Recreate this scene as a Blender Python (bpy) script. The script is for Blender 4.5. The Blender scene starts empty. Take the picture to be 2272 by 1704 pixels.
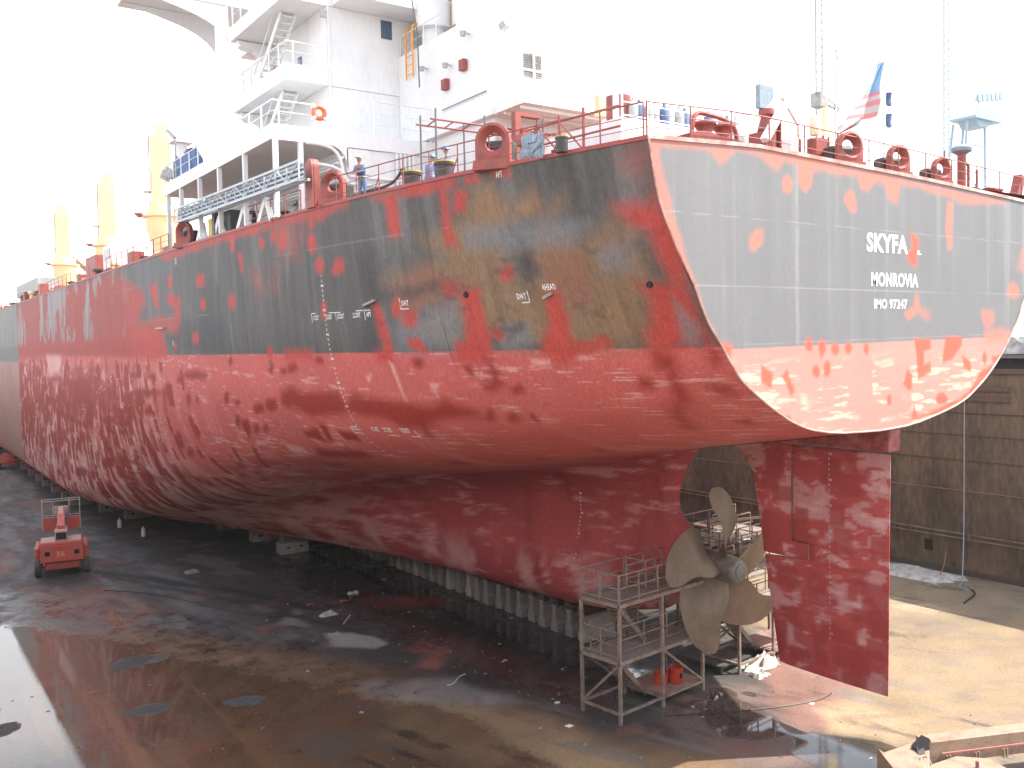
import bpy, bmesh, math, random
import numpy as np
from mathutils import Vector, Matrix
R = math.radians
rng = random.Random(7)
SC = bpy.context.scene
COL = SC.collection
# ---------------------------------------------------------------- camera
def setup_camera():
    f, yaw, pit, rol = 2048.96, R(34.894), R(-2.453), R(-1.141)
    fw = Vector((math.sin(yaw)*math.cos(pit), math.cos(yaw)*math.cos(pit), math.sin(pit)))
    rt = Vector((math.cos(yaw), -math.sin(yaw), 0)); up = rt.cross(fw)
    r2 = rt*math.cos(rol) + up*math.sin(rol); u2 = -rt*math.sin(rol) + up*math.cos(rol)
    cd = bpy.data.cameras.new('camera'); ob = bpy.data.objects.new('camera', cd); COL.objects.link(ob)
    cd.sensor_width = 36; cd.lens = 36*f/2272; cd.clip_start = .1; cd.clip_end = 6000
    m = Matrix((r2, u2, -fw)).transposed().to_4x4(); m.translation = Vector((-30.338, -19.100, 15.241))
    ob.matrix_world = m; SC.camera = ob
setup_camera()
# ---------------------------------------------------------------- sky, sun, exposure
SUN_DIR = Vector((.50, -.30, .82)).normalized()
SUN_EL = math.asin(SUN_DIR.z); SUN_AZ = math.atan2(SUN_DIR.x, SUN_DIR.y)
def setup_world():
    w = bpy.data.worlds.new('World'); SC.world = w; w.use_nodes = True
    nt = w.node_tree; nt.nodes.clear(); N = nt.nodes.new; L = nt.links.new
    out = N('ShaderNodeOutputWorld'); bg = N('ShaderNodeBackground'); bg.inputs['Strength'].default_value = .15
    sky = N('ShaderNodeTexSky'); sky.sky_type = 'NISHITA'; sky.sun_disc = False
    sky.sun_elevation = SUN_EL; sky.sun_rotation = SUN_AZ; sky.air_density = 1.6; sky.dust_density = 3.5; sky.ozone_density = 1.0
    tc = N('ShaderNodeTexCoord'); mp = N('ShaderNodeMapping'); mp.inputs['Scale'].default_value = (1.0, 1.0, 2.6)
    no = N('ShaderNodeTexNoise'); no.inputs['Scale'].default_value = 2.3; no.inputs['Detail'].default_value = 7; no.inputs['Roughness'].default_value = .55
    rp = N('ShaderNodeValToRGB'); rp.color_ramp.elements[0].position = .46; rp.color_ramp.elements[1].position = .66
    mx = N('ShaderNodeMix'); mx.data_type = 'RGBA'; mx.inputs['B'].default_value = (9, 9.2, 9.6, 1)
    L(tc.outputs['Generated'], mp.inputs['Vector']); L(mp.outputs[0], no.inputs['Vector']); L(no.outputs['Fac'], rp.inputs['Fac'])
    # thin white overcast thickens towards the horizon
    sx = N('ShaderNodeSeparateXYZ'); L(tc.outputs['Generated'], sx.inputs[0])
    lo = N('ShaderNodeMapRange'); lo.inputs['From Min'].default_value = .42; lo.inputs['From Max'].default_value = .345; L(sx.outputs['Z'], lo.inputs['Value'])
    mm = N('ShaderNodeMath'); mm.operation = 'MAXIMUM'; L(rp.outputs['Color'], mm.inputs[0]); L(lo.outputs[0], mm.inputs[1])
    L(mm.outputs[0], mx.inputs['Factor']); L(sky.outputs['Color'], mx.inputs['A']); L(mx.outputs['Result'], bg.inputs['Color'])
    L(bg.outputs[0], out.inputs['Surface'])
setup_world()
def setup_sun():
    d = bpy.data.lights.new('sun', 'SUN'); d.energy = 5.0; d.angle = R(.55); d.color = (1, .95, .86)
    o = bpy.data.objects.new('sun', d); COL.objects.link(o)
    o.rotation_euler = (-SUN_DIR).to_track_quat('-Z', 'Y').to_euler(); o.location = SUN_DIR*200
setup_sun()
SC.render.engine = 'CYCLES'
SC.view_settings.view_transform = 'Standard'; SC.view_settings.look = 'None'; SC.view_settings.gamma = 1
SC.view_settings.exposure = .98
# ---------------------------------------------------------------- materials
MATS = {}
def mat(name, col, rough=.55, metal=0, col2=None, scale=1.2, lo=.4, hi=.65, stretch=(1, 1, 1), fine=.18, bump=.0, coat=0, vary=0):
    """painted / worn surface: two colours broken up by stretched noise, plus fine mottling"""
    if name in MATS: return MATS[name]
    m = bpy.data.materials.new(name); MATS[name] = m; m.use_nodes = True
    nt = m.node_tree; N = nt.nodes.new; L = nt.links.new; b = nt.nodes['Principled BSDF']
    b.inputs['Roughness'].default_value = rough; b.inputs['Metallic'].default_value = metal
    if coat: b.inputs['Coat Weight'].default_value = coat
    tc = N('ShaderNodeTexCoord'); mp = N('ShaderNodeMapping'); mp.inputs['Scale'].default_value = stretch
    L(tc.outputs['Object'], mp.inputs['Vector'])
    n1 = N('ShaderNodeTexNoise'); n1.inputs['Scale'].default_value = scale; n1.inputs['Detail'].default_value = 6; n1.inputs['Roughness'].default_value = .62
    L(mp.outputs[0], n1.inputs['Vector'])
    rp = N('ShaderNodeMapRange'); rp.inputs['From Min'].default_value = lo; rp.inputs['From Max'].default_value = hi
    L(n1.outputs['Fac'], rp.inputs['Value'])
    mx = N('ShaderNodeMix'); mx.data_type = 'RGBA'
    mx.inputs['A'].default_value = (*col, 1); mx.inputs['B'].default_value = (*(col2 or col), 1); L(rp.outputs[0], mx.inputs['Factor'])
    n2 = N('ShaderNodeTexNoise'); n2.inputs['Scale'].default_value = scale*9; n2.inputs['Detail'].default_value = 4
    L(mp.outputs[0], n2.inputs['Vector'])
    r2 = N('ShaderNodeMapRange'); r2.inputs['From Min'].default_value = .3; r2.inputs['From Max'].default_value = .7
    r2.inputs['To Min'].default_value = 1 - fine; r2.inputs['To Max'].default_value = 1 + fine; L(n2.outputs['Fac'], r2.inputs['Value'])
    m2 = N('ShaderNodeVectorMath'); m2.operation = 'SCALE'; L(mx.outputs['Result'], m2.inputs[0]); L(r2.outputs[0], m2.inputs['Scale'])
    L(m2.outputs[0], b.inputs['Base Color'])
    if vary:
        oi = N('ShaderNodeObjectInfo'); rv = N('ShaderNodeMapRange'); rv.inputs['To Min'].default_value = 1 - vary; rv.inputs['To Max'].default_value = 1 + vary; L(oi.outputs['Random'], rv.inputs['Value'])
        m5 = N('ShaderNodeVectorMath'); m5.operation = 'SCALE'; L(m2.outputs[0], m5.inputs[0]); L(rv.outputs[0], m5.inputs['Scale']); L(m5.outputs[0], b.inputs['Base Color'])
        ad = N('ShaderNodeVectorMath'); ad.operation = 'ADD'; cb = N('ShaderNodeVectorMath'); cb.operation = 'SCALE'; cb.inputs[0].default_value = (37, 53, 71); L(oi.outputs['Random'], cb.inputs['Scale']); L(tc.outputs['Object'], ad.inputs[0]); L(cb.outputs[0], ad.inputs[1]); L(ad.outputs[0], mp.inputs['Vector'])
    if bump:
        bp = N('ShaderNodeBump'); bp.inputs['Strength'].default_value = bump; bp.inputs['Distance'].default_value = .05
        L(n2.outputs['Fac'], bp.inputs['Height']); L(bp.outputs[0], b.inputs['Normal'])
    return m
def painted(name, rough=.5, fine=.14, bump=.12, bscale=.55, streak=False):
    """surface whose paint colours are stored per point ('paint')"""
    m = bpy.data.materials.new(name); MATS[name] = m; m.use_nodes = True
    nt = m.node_tree; N = nt.nodes.new; L = nt.links.new; b = nt.nodes['Principled BSDF']
    b.inputs['Roughness'].default_value = rough
    at = N('ShaderNodeAttribute'); at.attribute_name = 'paint'
    tc = N('ShaderNodeTexCoord'); mp = N('ShaderNodeMapping'); mp.inputs['Scale'].default_value = (3.2, 3.2, 1.6); L(tc.outputs['Object'], mp.inputs['Vector'])
    n2 = N('ShaderNodeTexNoise'); n2.inputs['Scale'].default_value = 3.0; n2.inputs['Detail'].default_value = 6; n2.inputs['Roughness'].default_value = .7; L(mp.outputs[0], n2.inputs['Vector'])
    r2 = N('ShaderNodeMapRange'); r2.inputs['From Min'].default_value = .3; r2.inputs['From Max'].default_value = .7
    r2.inputs['To Min'].default_value = 1 - fine; r2.inputs['To Max'].default_value = 1 + fine; L(n2.outputs['Fac'], r2.inputs['Value'])
    m2 = N('ShaderNodeVectorMath'); m2.operation = 'SCALE'; L(at.outputs['Color'], m2.inputs[0]); L(r2.outputs[0], m2.inputs['Scale']); L(m2.outputs[0], b.inputs['Base Color'])
    b.inputs['Specular IOR Level'].default_value = .35
    if streak:
        m3 = N('ShaderNodeMapping'); m3.inputs['Scale'].default_value = (5, 5, .22); L(tc.outputs['Object'], m3.inputs['Vector'])
        n4 = N('ShaderNodeTexNoise'); n4.inputs['Scale'].default_value = 2.2; n4.inputs['Detail'].default_value = 5; L(m3.outputs[0], n4.inputs['Vector'])
        r4 = N('ShaderNodeMapRange'); r4.inputs['From Min'].default_value = .3; r4.inputs['From Max'].default_value = .7; r4.inputs['To Min'].default_value = .90; r4.inputs['To Max'].default_value = 1.09; L(n4.outputs['Fac'], r4.inputs['Value'])
        m4 = N('ShaderNodeVectorMath'); m4.operation = 'SCALE'; L(m2.outputs[0], m4.inputs[0]); L(r4.outputs[0], m4.inputs['Scale']); L(m4.outputs[0], b.inputs['Base Color'])
    n3 = N('ShaderNodeTexNoise'); n3.inputs['Scale'].default_value = bscale; n3.inputs['Detail'].default_value = 3; L(tc.outputs['Object'], n3.inputs['Vector'])
    bp = N('ShaderNodeBump'); bp.inputs['Strength'].default_value = bump; bp.inputs['Distance'].default_value = .12; L(n3.outputs['Fac'], bp.inputs['Height']); L(bp.outputs[0], b.inputs['Normal'])
    r3 = N('ShaderNodeMapRange'); r3.inputs['To Min'].default_value = rough - .1; r3.inputs['To Max'].default_value = rough + .15; L(n2.outputs['Fac'], r3.inputs['Value']); L(r3.outputs[0], b.inputs['Roughness'])
    return m
# ---------------------------------------------------------------- mesh builder
ORG = {}
class MB:
    def __init__(s): s.v = []; s.f = []
    def add(s, vs, fs):
        o = len(s.v); s.v += [tuple(v) for v in vs]; s.f += [tuple(i + o for i in f) for f in fs]; return s
    def box(s, x0, x1, y0, y1, z0, z1):
        return s.add([(x0,y0,z0),(x1,y0,z0),(x1,y1,z0),(x0,y1,z0),(x0,y0,z1),(x1,y0,z1),(x1,y1,z1),(x0,y1,z1)],
                     [(0,3,2,1),(4,5,6,7),(0,1,5,4),(1,2,6,5),(2,3,7,6),(3,0,4,7)])
    def bar(s, a, b, w, h=None, up=(0, 0, 1)):
        a = Vector(a); b = Vector(b); h = h or w; d = (b - a).normalized(); u = Vector(up)
        if abs(d.dot(u)) > .98: u = Vector((1, 0, 0))
        r = d.cross(u).normalized(); u = r.cross(d)
        P = [p + r*i*w/2 + u*j*h/2 for p in (a, b) for i, j in ((-1,-1),(1,-1),(1,1),(-1,1))]
        return s.add(P, [(0,1,2,3),(7,6,5,4),(0,4,5,1),(1,5,6,2),(2,6,7,3),(3,7,4,0)])
    def tube(s, pts, r, n=6, cap=True):
        pts = [Vector(p) for p in pts]; rs = r if isinstance(r, (list, tuple)) else [r]*len(pts); ring = []; u = None
        for i, p in enumerate(pts):
            d = (pts[min(i+1, len(pts)-1)] - pts[max(i-1, 0)])
            if d.length < 1e-9: d = Vector((0, 0, 1))
            d.normalize()
            if u is None: u = d.orthogonal().normalized()
            u = (u - d*u.dot(d)); u = u.normalized() if u.length > 1e-6 else d.orthogonal().normalized()
            w = d.cross(u); ring += [p + (u*math.cos(t) + w*math.sin(t))*rs[i] for t in (2*math.pi*k/n for k in range(n))]
        fs = [(i*n+k, i*n+(k+1) % n, (i+1)*n+(k+1) % n, (i+1)*n+k) for i in range(len(pts)-1) for k in range(n)]
        if cap: fs += [tuple(range(n-1, -1, -1)), tuple((len(pts)-1)*n + k for k in range(n))]
        return s.add(ring, fs)
    def lathe(s, prof, c, axis='z', n=16, cap=True):
        V = []
        for r, h in prof:
            for k in range(n):
                t = 2*math.pi*k/n; a, b = r*math.cos(t), r*math.sin(t)
                V.append((c[0]+a, c[1]+b, c[2]+h) if axis == 'z' else (c[0]+a, c[1]+h, c[2]+b) if axis == 'y' else (c[0]+h, c[1]+a, c[2]+b))
        fs = [(i*n+k, i*n+(k+1) % n, (i+1)*n+(k+1) % n, (i+1)*n+k) for i in range(len(prof)-1) for k in range(n)]
        if cap: fs += [tuple(range(n)), tuple((len(prof)-1)*n + k for k in range(n))]
        return s.add(V, fs)
    def prism(s, pts, a, b, axis='y'):
        """outline in the plane across `axis`, from a to b along it"""
        def P(p, t): return (p[0], t, p[1]) if axis == 'y' else (t, p[0], p[1]) if axis == 'x' else (p[0], p[1], t)
        n = len(pts)
        return s.add([P(p, a) for p in pts] + [P(p, b) for p in pts],
                     [tuple(range(n)), tuple(range(2*n-1, n-1, -1))] + [(i, i+n, (i+1) % n + n, (i+1) % n) for i in range(n)])
    def sphere(s, c, r, n=10, sz=1):
        prof = [(max(r*math.sin(math.pi*i/n), .001), -r*sz*math.cos(math.pi*i/n)) for i in range(n+1)]
        return s.lathe(prof, c, 'z', n+2)
    def moved(s, loc=(0,0,0), rz=0, k=1):
        c, q = math.cos(rz), math.sin(rz)
        s.v = [((x*c - y*q)*k + loc[0], (x*q + y*c)*k + loc[1], z*k + loc[2]) for x, y, z in s.v]; return s
    def build(s, name, m, parent=None, smooth=False, bevel=0):
        o = Vector(ORG[parent.name]) if parent else Vector()
        me = bpy.data.meshes.new(name)
        me.from_pydata([(x-o.x, y-o.y, z-o.z) for x, y, z in s.v], [], s.f)
        bm = bmesh.new(); bm.from_mesh(me); bmesh.ops.recalc_face_normals(bm, faces=bm.faces); bm.to_mesh(me); bm.free()
        if smooth: me.shade_smooth(); me.set_sharp_from_angle(angle=R(40))
        me.materials.append(m)
        ob = bpy.data.objects.new(name, me); COL.objects.link(ob)
        if parent: ob.parent = parent
        ORG[ob.name] = tuple(o)
        if bevel:
            bv = ob.modifiers.new('bevel', 'BEVEL'); bv.width = bevel; bv.segments = 2; bv.limit_method = 'ANGLE'
        return ob
def tag(o, label=None, cat=None, group=None, kind=None):
    if label: o['label'] = label
    if cat: o['category'] = cat
    if group: o['group'] = group
    if kind: o['kind'] = kind
    return o
def thing(name, loc, label, cat, group=None):
    o = bpy.data.objects.new(name, None); COL.objects.link(o); o.location = loc; o.empty_display_size = .3
    ORG[o.name] = tuple(loc); return tag(o, label, cat, group)
def copy_thing(o, loc, rz=0, label=None, parent=None):
    c = o.copy(); COL.objects.link(c)
    if parent is None: c.location = loc; c.rotation_euler = (0, 0, rz)
    else: c.parent = parent
    if label: c['label'] = label
    ORG[c.name] = ORG.get(o.name, (0, 0, 0))
    for ch in list(o.children): copy_thing(ch, None, 0, None, c)
    return c
def bez(p0, p1, p2, p3, n=10):
    p0, p1, p2, p3 = map(Vector, (p0, p1, p2, p3))
    return [p0*(1-t)**3 + p1*3*t*(1-t)**2 + p2*3*t*t*(1-t) + p3*t**3 for t in (i/n for i in range(n+1))]
# ---------------------------------------------------------------- value noise (numpy)
def vnoise(x, y, seed=0):
    xi = np.floor(x).astype(np.int64); yi = np.floor(y).astype(np.int64); fx = x - xi; fy = y - yi
    fx = fx*fx*(3 - 2*fx); fy = fy*fy*(3 - 2*fy)
    def h(a, b):
        n = (a*374761393 + b*668265263 + seed*1442695041) & 0x7fffffff
        n = ((n ^ (n >> 13))*1274126177) & 0x7fffffff
        return ((n ^ (n >> 16)) & 0xffff)/65535.
    return (h(xi, yi)*(1-fx) + h(xi+1, yi)*fx)*(1-fy) + (h(xi, yi+1)*(1-fx) + h(xi+1, yi+1)*fx)*fy
def fbm(x, y, seed=0, o=4, g=.55):
    a = 1; s = 0; t = 0
    for i in range(o):
        s = s + a*vnoise(x*2**i + 17.3*i, y*2**i + 9.1*i, seed + i); t += a; a *= g
    return s/t
def sst(a, b, x): t = np.clip((x - a)/(b - a), 0, 1); return t*t*(3 - 2*t)
def polymask(pts, soft, u, v):
    """soft mask of a closed outline evaluated at points (u, v)"""
    P = np.array(pts, float); m = np.zeros(len(u)); lo = P.min(0) - soft; hi = P.max(0) + soft
    k = np.where((u > lo[0]) & (u < hi[0]) & (v > lo[1]) & (v < hi[1]))[0]
    if len(k) == 0: return k, m[:0]
    x = u[k]; y = v[k]; ins = np.zeros(len(k), bool); d2 = np.full(len(k), 1e9)
    for i in range(len(P)):
        ax, ay = P[i]; bx, by = P[(i+1) % len(P)]
        c = ((ay > y) != (by > y)) & (x < (bx-ax)*(y-ay)/((by-ay) or 1e-9) + ax); ins ^= c
        l2 = (bx-ax)**2 + (by-ay)**2 + 1e-12; t = np.clip(((x-ax)*(bx-ax) + (y-ay)*(by-ay))/l2, 0, 1)
        d2 = np.minimum(d2, (x-ax-t*(bx-ax))**2 + (y-ay-t*(by-ay))**2)
    sd = np.where(ins, 1, -1)*np.sqrt(d2)
    return k, sst(-soft*.5, soft*.5, sd)
def lerp(c, col, m): return c*(1 - m[:, None]) + np.asarray(col, float)[None]*m[:, None] if np.ndim(col) == 1 else c*(1 - m[:, None]) + col*m[:, None]
def grid_mesh(name, G, m, cols=None, parent=None, flip=False, smooth=True, extra=None):
    """G: (rows, columns, 3) points -> one mesh with a 'paint' colour per point"""
    a, b = G.shape[:2]; o = np.array(ORG[parent.name]) if parent else np.zeros(3)
    me = bpy.data.meshes.new(name); idx = np.arange(a*b).reshape(a, b)
    q = np.stack([idx[:-1, :-1], idx[1:, :-1], idx[1:, 1:], idx[:-1, 1:]], -1).reshape(-1, 4)
    if flip: q = q[:, ::-1]
    nf = len(q); me.vertices.add(a*b); me.vertices.foreach_set('co', (G.reshape(-1, 3) - o).astype(np.float32).ravel())
    me.loops.add(nf*4); me.loops.foreach_set('vertex_index', q.astype(np.int32).ravel()); me.polygons.add(nf)
    me.polygons.foreach_set('loop_start', np.arange(0, nf*4, 4, dtype=np.int32))
    me.update(calc_edges=True); me.validate()
    if smooth: me.shade_smooth()
    if cols is not None:
        at = me.attributes.new('paint', 'FLOAT_COLOR', 'POINT'); at.data.foreach_set('color', np.concatenate([cols, np.ones((len(cols), 1))], 1).astype(np.float32).ravel())
    for k, v in (extra or {}).items():
        at = me.attributes.new(k, 'FLOAT', 'POINT'); at.data.foreach_set('value', v.astype(np.float32).ravel())
    me.materials.append(m); ob = bpy.data.objects.new(name, me); COL.objects.link(ob)
    if parent: ob.parent = parent
    ORG[ob.name] = tuple(o); return ob
# ---------------------------------------------------------------- hull form (numpy)
ZK = 1.8
def pchip(xs, ys, x):
    xs = np.asarray(xs, float); ys = np.asarray(ys, float); x = np.asarray(x, float)
    h = np.diff(xs); d = np.diff(ys, axis=0) / h[:, None]
    m = np.zeros_like(ys); m[0] = d[0]; m[-1] = d[-1]
    for i in range(1, len(xs) - 1):
        w1 = 2 * h[i] + h[i - 1]; w2 = h[i] + 2 * h[i - 1]
        ok = d[i - 1] * d[i] > 0
        with np.errstate(divide='ignore', invalid='ignore'):
            mm = (w1 + w2) / (w1 / d[i - 1] + w2 / d[i])
        m[i] = np.where(ok, mm, 0)
    k = np.clip(np.searchsorted(xs, x, side='right') - 1, 0, len(xs) - 2)
    t = ((x - xs[k]) / h[k])[:, None]; hk = h[k][:, None]
    return ((2*t**3 - 3*t**2 + 1) * ys[k] + (t**3 - 2*t**2 + t) * hk * m[k]
            + (-2*t**3 + 3*t**2) * ys[k + 1] + (t**3 - t**2) * hk * m[k + 1])
def catmull(P, n):
    # P: (S, K, 2) control polygons -> (S, n, 2)
    K = P.shape[1]; u = np.linspace(0, K - 1, n); k = np.clip(u.astype(int), 0, K - 2); t = (u - k)[None, :, None]
    ext = np.concatenate([2*P[:, :1] - P[:, 1:2], P, 2*P[:, -1:] - P[:, -2:-1]], 1)
    a, b, c, d = ext[:, k], ext[:, k + 1], ext[:, k + 2], ext[:, k + 3]
    return .5 * (2*b + (c - a)*t + (2*a - 5*b + 4*c - d)*t**2 + (3*b - a - 3*c + d)*t**3)
# crease, overhang, bilge..., side low, waterline, upper, deck edge  (x, z), port side
ST_A = [
 (0,    [(-.9,11.97),(-3.2,12.02),(-5.2,12.27),(-7.35,13.25),(-8.5,14.03),(-9.31,15.03),(-11.28,18.1),(-12.22,20.93)]),
 (4,    [(-.5,11.32),(-3.7,11.45),(-6.5,11.7),(-8.95,12.55),(-10.2,13.5),(-11.15,15.03),(-12.35,18.1),(-13.15,20.94)]),
 (8.7,  [(-.5,10.62),(-4.4,10.75),(-7.6,10.95),(-10.3,11.8),(-11.75,13.0),(-12.75,15.0),(-13.5,18.0),(-14.1,20.95)]),
 (16.4, [(-2.6,9.15),(-6,9.45),(-9.3,9.75),(-12.0,10.6),(-13.7,12.2),(-14.62,15),(-14.95,18),(-15.1,20.95)]),
 (27,   [(-6,7.9),(-9,8.3),(-11.6,8.9),(-13.6,10),(-14.95,12.2),(-15.55,15),(-15.68,18),(-15.72,20.95)]),
 (38,   [(-9.5,5.6),(-11.6,6.2),(-13.2,7.1),(-14.6,8.6),(-15.6,11.5),(-15.92,15),(-15.96,18),(-15.97,20.95)]),
 (50,   [(-11.5,3.4),(-12.9,4.1),(-14.0,5.1),(-15.1,6.9),(-15.95,10.5),(-16.1,15),(-16.1,18),(-16.1,20.95)]),
 (61,   [(-13,2.2),(-14,2.6),(-14.8,3.4),(-15.6,4.9),(-16.1,9),(-16.13,15),(-16.13,18),(-16.13,20.95)]),
 (76,   [(-14.0,1.8),(-14.8,1.97),(-15.45,2.45),(-15.9,3.2),(-16.1,6),(-16.13,15),(-16.13,18),(-16.13,20.95)]),
 (160,  [(-14.0,1.8),(-14.8,1.97),(-15.45,2.45),(-15.9,3.2),(-16.1,6),(-16.13,15),(-16.13,18),(-16.13,20.95)]),
 (178,  [(-9.0,1.8),(-10,2.0),(-11,2.6),(-12,3.8),(-12.6,7),(-13.2,15),(-13.8,18),(-14.4,21.5)]),
 (191,  [(-.5,1.9),(-.8,2.3),(-1.2,3.5),(-1.6,5),(-2.0,8),(-3.0,15),(-5,18),(-7,22.5)]),
]
# keel centre, keel edge, ..., crease (x, z)
ST_B = [
 (9,    [(0,1.8),(-.2,1.83),(-.5,2.8),(-.72,4.4),(-.5,6.6),(-.36,8.6),(-.5,10.56)]),
 (12,   [(0,1.8),(-.4,1.82),(-.8,2.8),(-1.05,4.6),(-.7,6.8),(-.62,8.4),(-1.15,10.0)]),
 (16.4, [(0,1.8),(-.9,1.85),(-1.75,2.8),(-1.95,4.6),(-1.45,6.8),(-1.55,8.1),(-2.6,9.15)]),
 (27,   [(0,1.8),(-1.8,1.8),(-2.7,2.6),(-3.3,4.2),(-3.7,6),(-4.4,7.1),(-6,7.9)]),
 (38,   [(0,1.8),(-3.9,1.8),(-5,2.3),(-6,3.1),(-7,4.1),(-8,4.85),(-9.5,5.6)]),
 (50,   [(0,1.8),(-7.4,1.8),(-8.3,2.0),(-9.2,2.3),(-10,2.65),(-10.7,3.0),(-11.5,3.4)]),
 (61,   [(0,1.8),(-11.0,1.8),(-11.4,1.83),(-11.8,1.9),(-12.2,1.97),(-12.6,2.07),(-13,2.2)]),
 (76,   [(0,1.8),(-12.0,1.8),(-12.4,1.8),(-12.8,1.8),(-13.2,1.8),(-13.6,1.8),(-14.0,1.8)]),
 (160,  [(0,1.8),(-12.0,1.8),(-12.4,1.8),(-12.8,1.8),(-13.2,1.8),(-13.6,1.8),(-14.0,1.8)]),
 (178,  [(0,1.8),(-7.0,1.8),(-7.4,1.8),(-7.8,1.8),(-8.2,1.8),(-8.6,1.8),(-9.0,1.8)]),
 (191,  [(0,1.9),(-.1,1.9),(-.2,1.9),(-.3,1.9),(-.4,1.9),(-.45,1.9),(-.5,1.9)]),
]
def section(ST, Ys, n):
    Y0 = [s[0] for s in ST]; C = np.array([s[1] for s in ST], float)
    P = pchip(Y0, C.reshape(len(ST), -1), Ys).reshape(len(Ys), -1, 2)
    return catmull(P, n)
# aft profile of the skeg (z -> Y)
AFT = [(1.8,19.0),(2.0,16.5),(2.3,13.8),(2.73,12.0),(3.1,11.37),(3.47,10.74),(3.93,10.2),(4.5,9.74),(4.9,9.5),(5.35,9.55),(5.8,9.75),(6.6,10.16),
       (6.84,10.5),(7.12,10.87),(7.43,11.06),(7.88,11.13),(8.34,11.09),(8.92,10.88),(9.46,10.57),(9.98,10.03),(10.31,9.37),(10.62,8.7)]
def aft_y(z):
    a = np.array(AFT); return np.interp(z, a[:, 0], a[:, 1])
def grid_a(Ys, n):
    S = section(ST_A, Ys, n)
    return np.stack([S[..., 0], np.repeat(np.asarray(Ys)[:, None], n, 1), S[..., 1]], -1)
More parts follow.
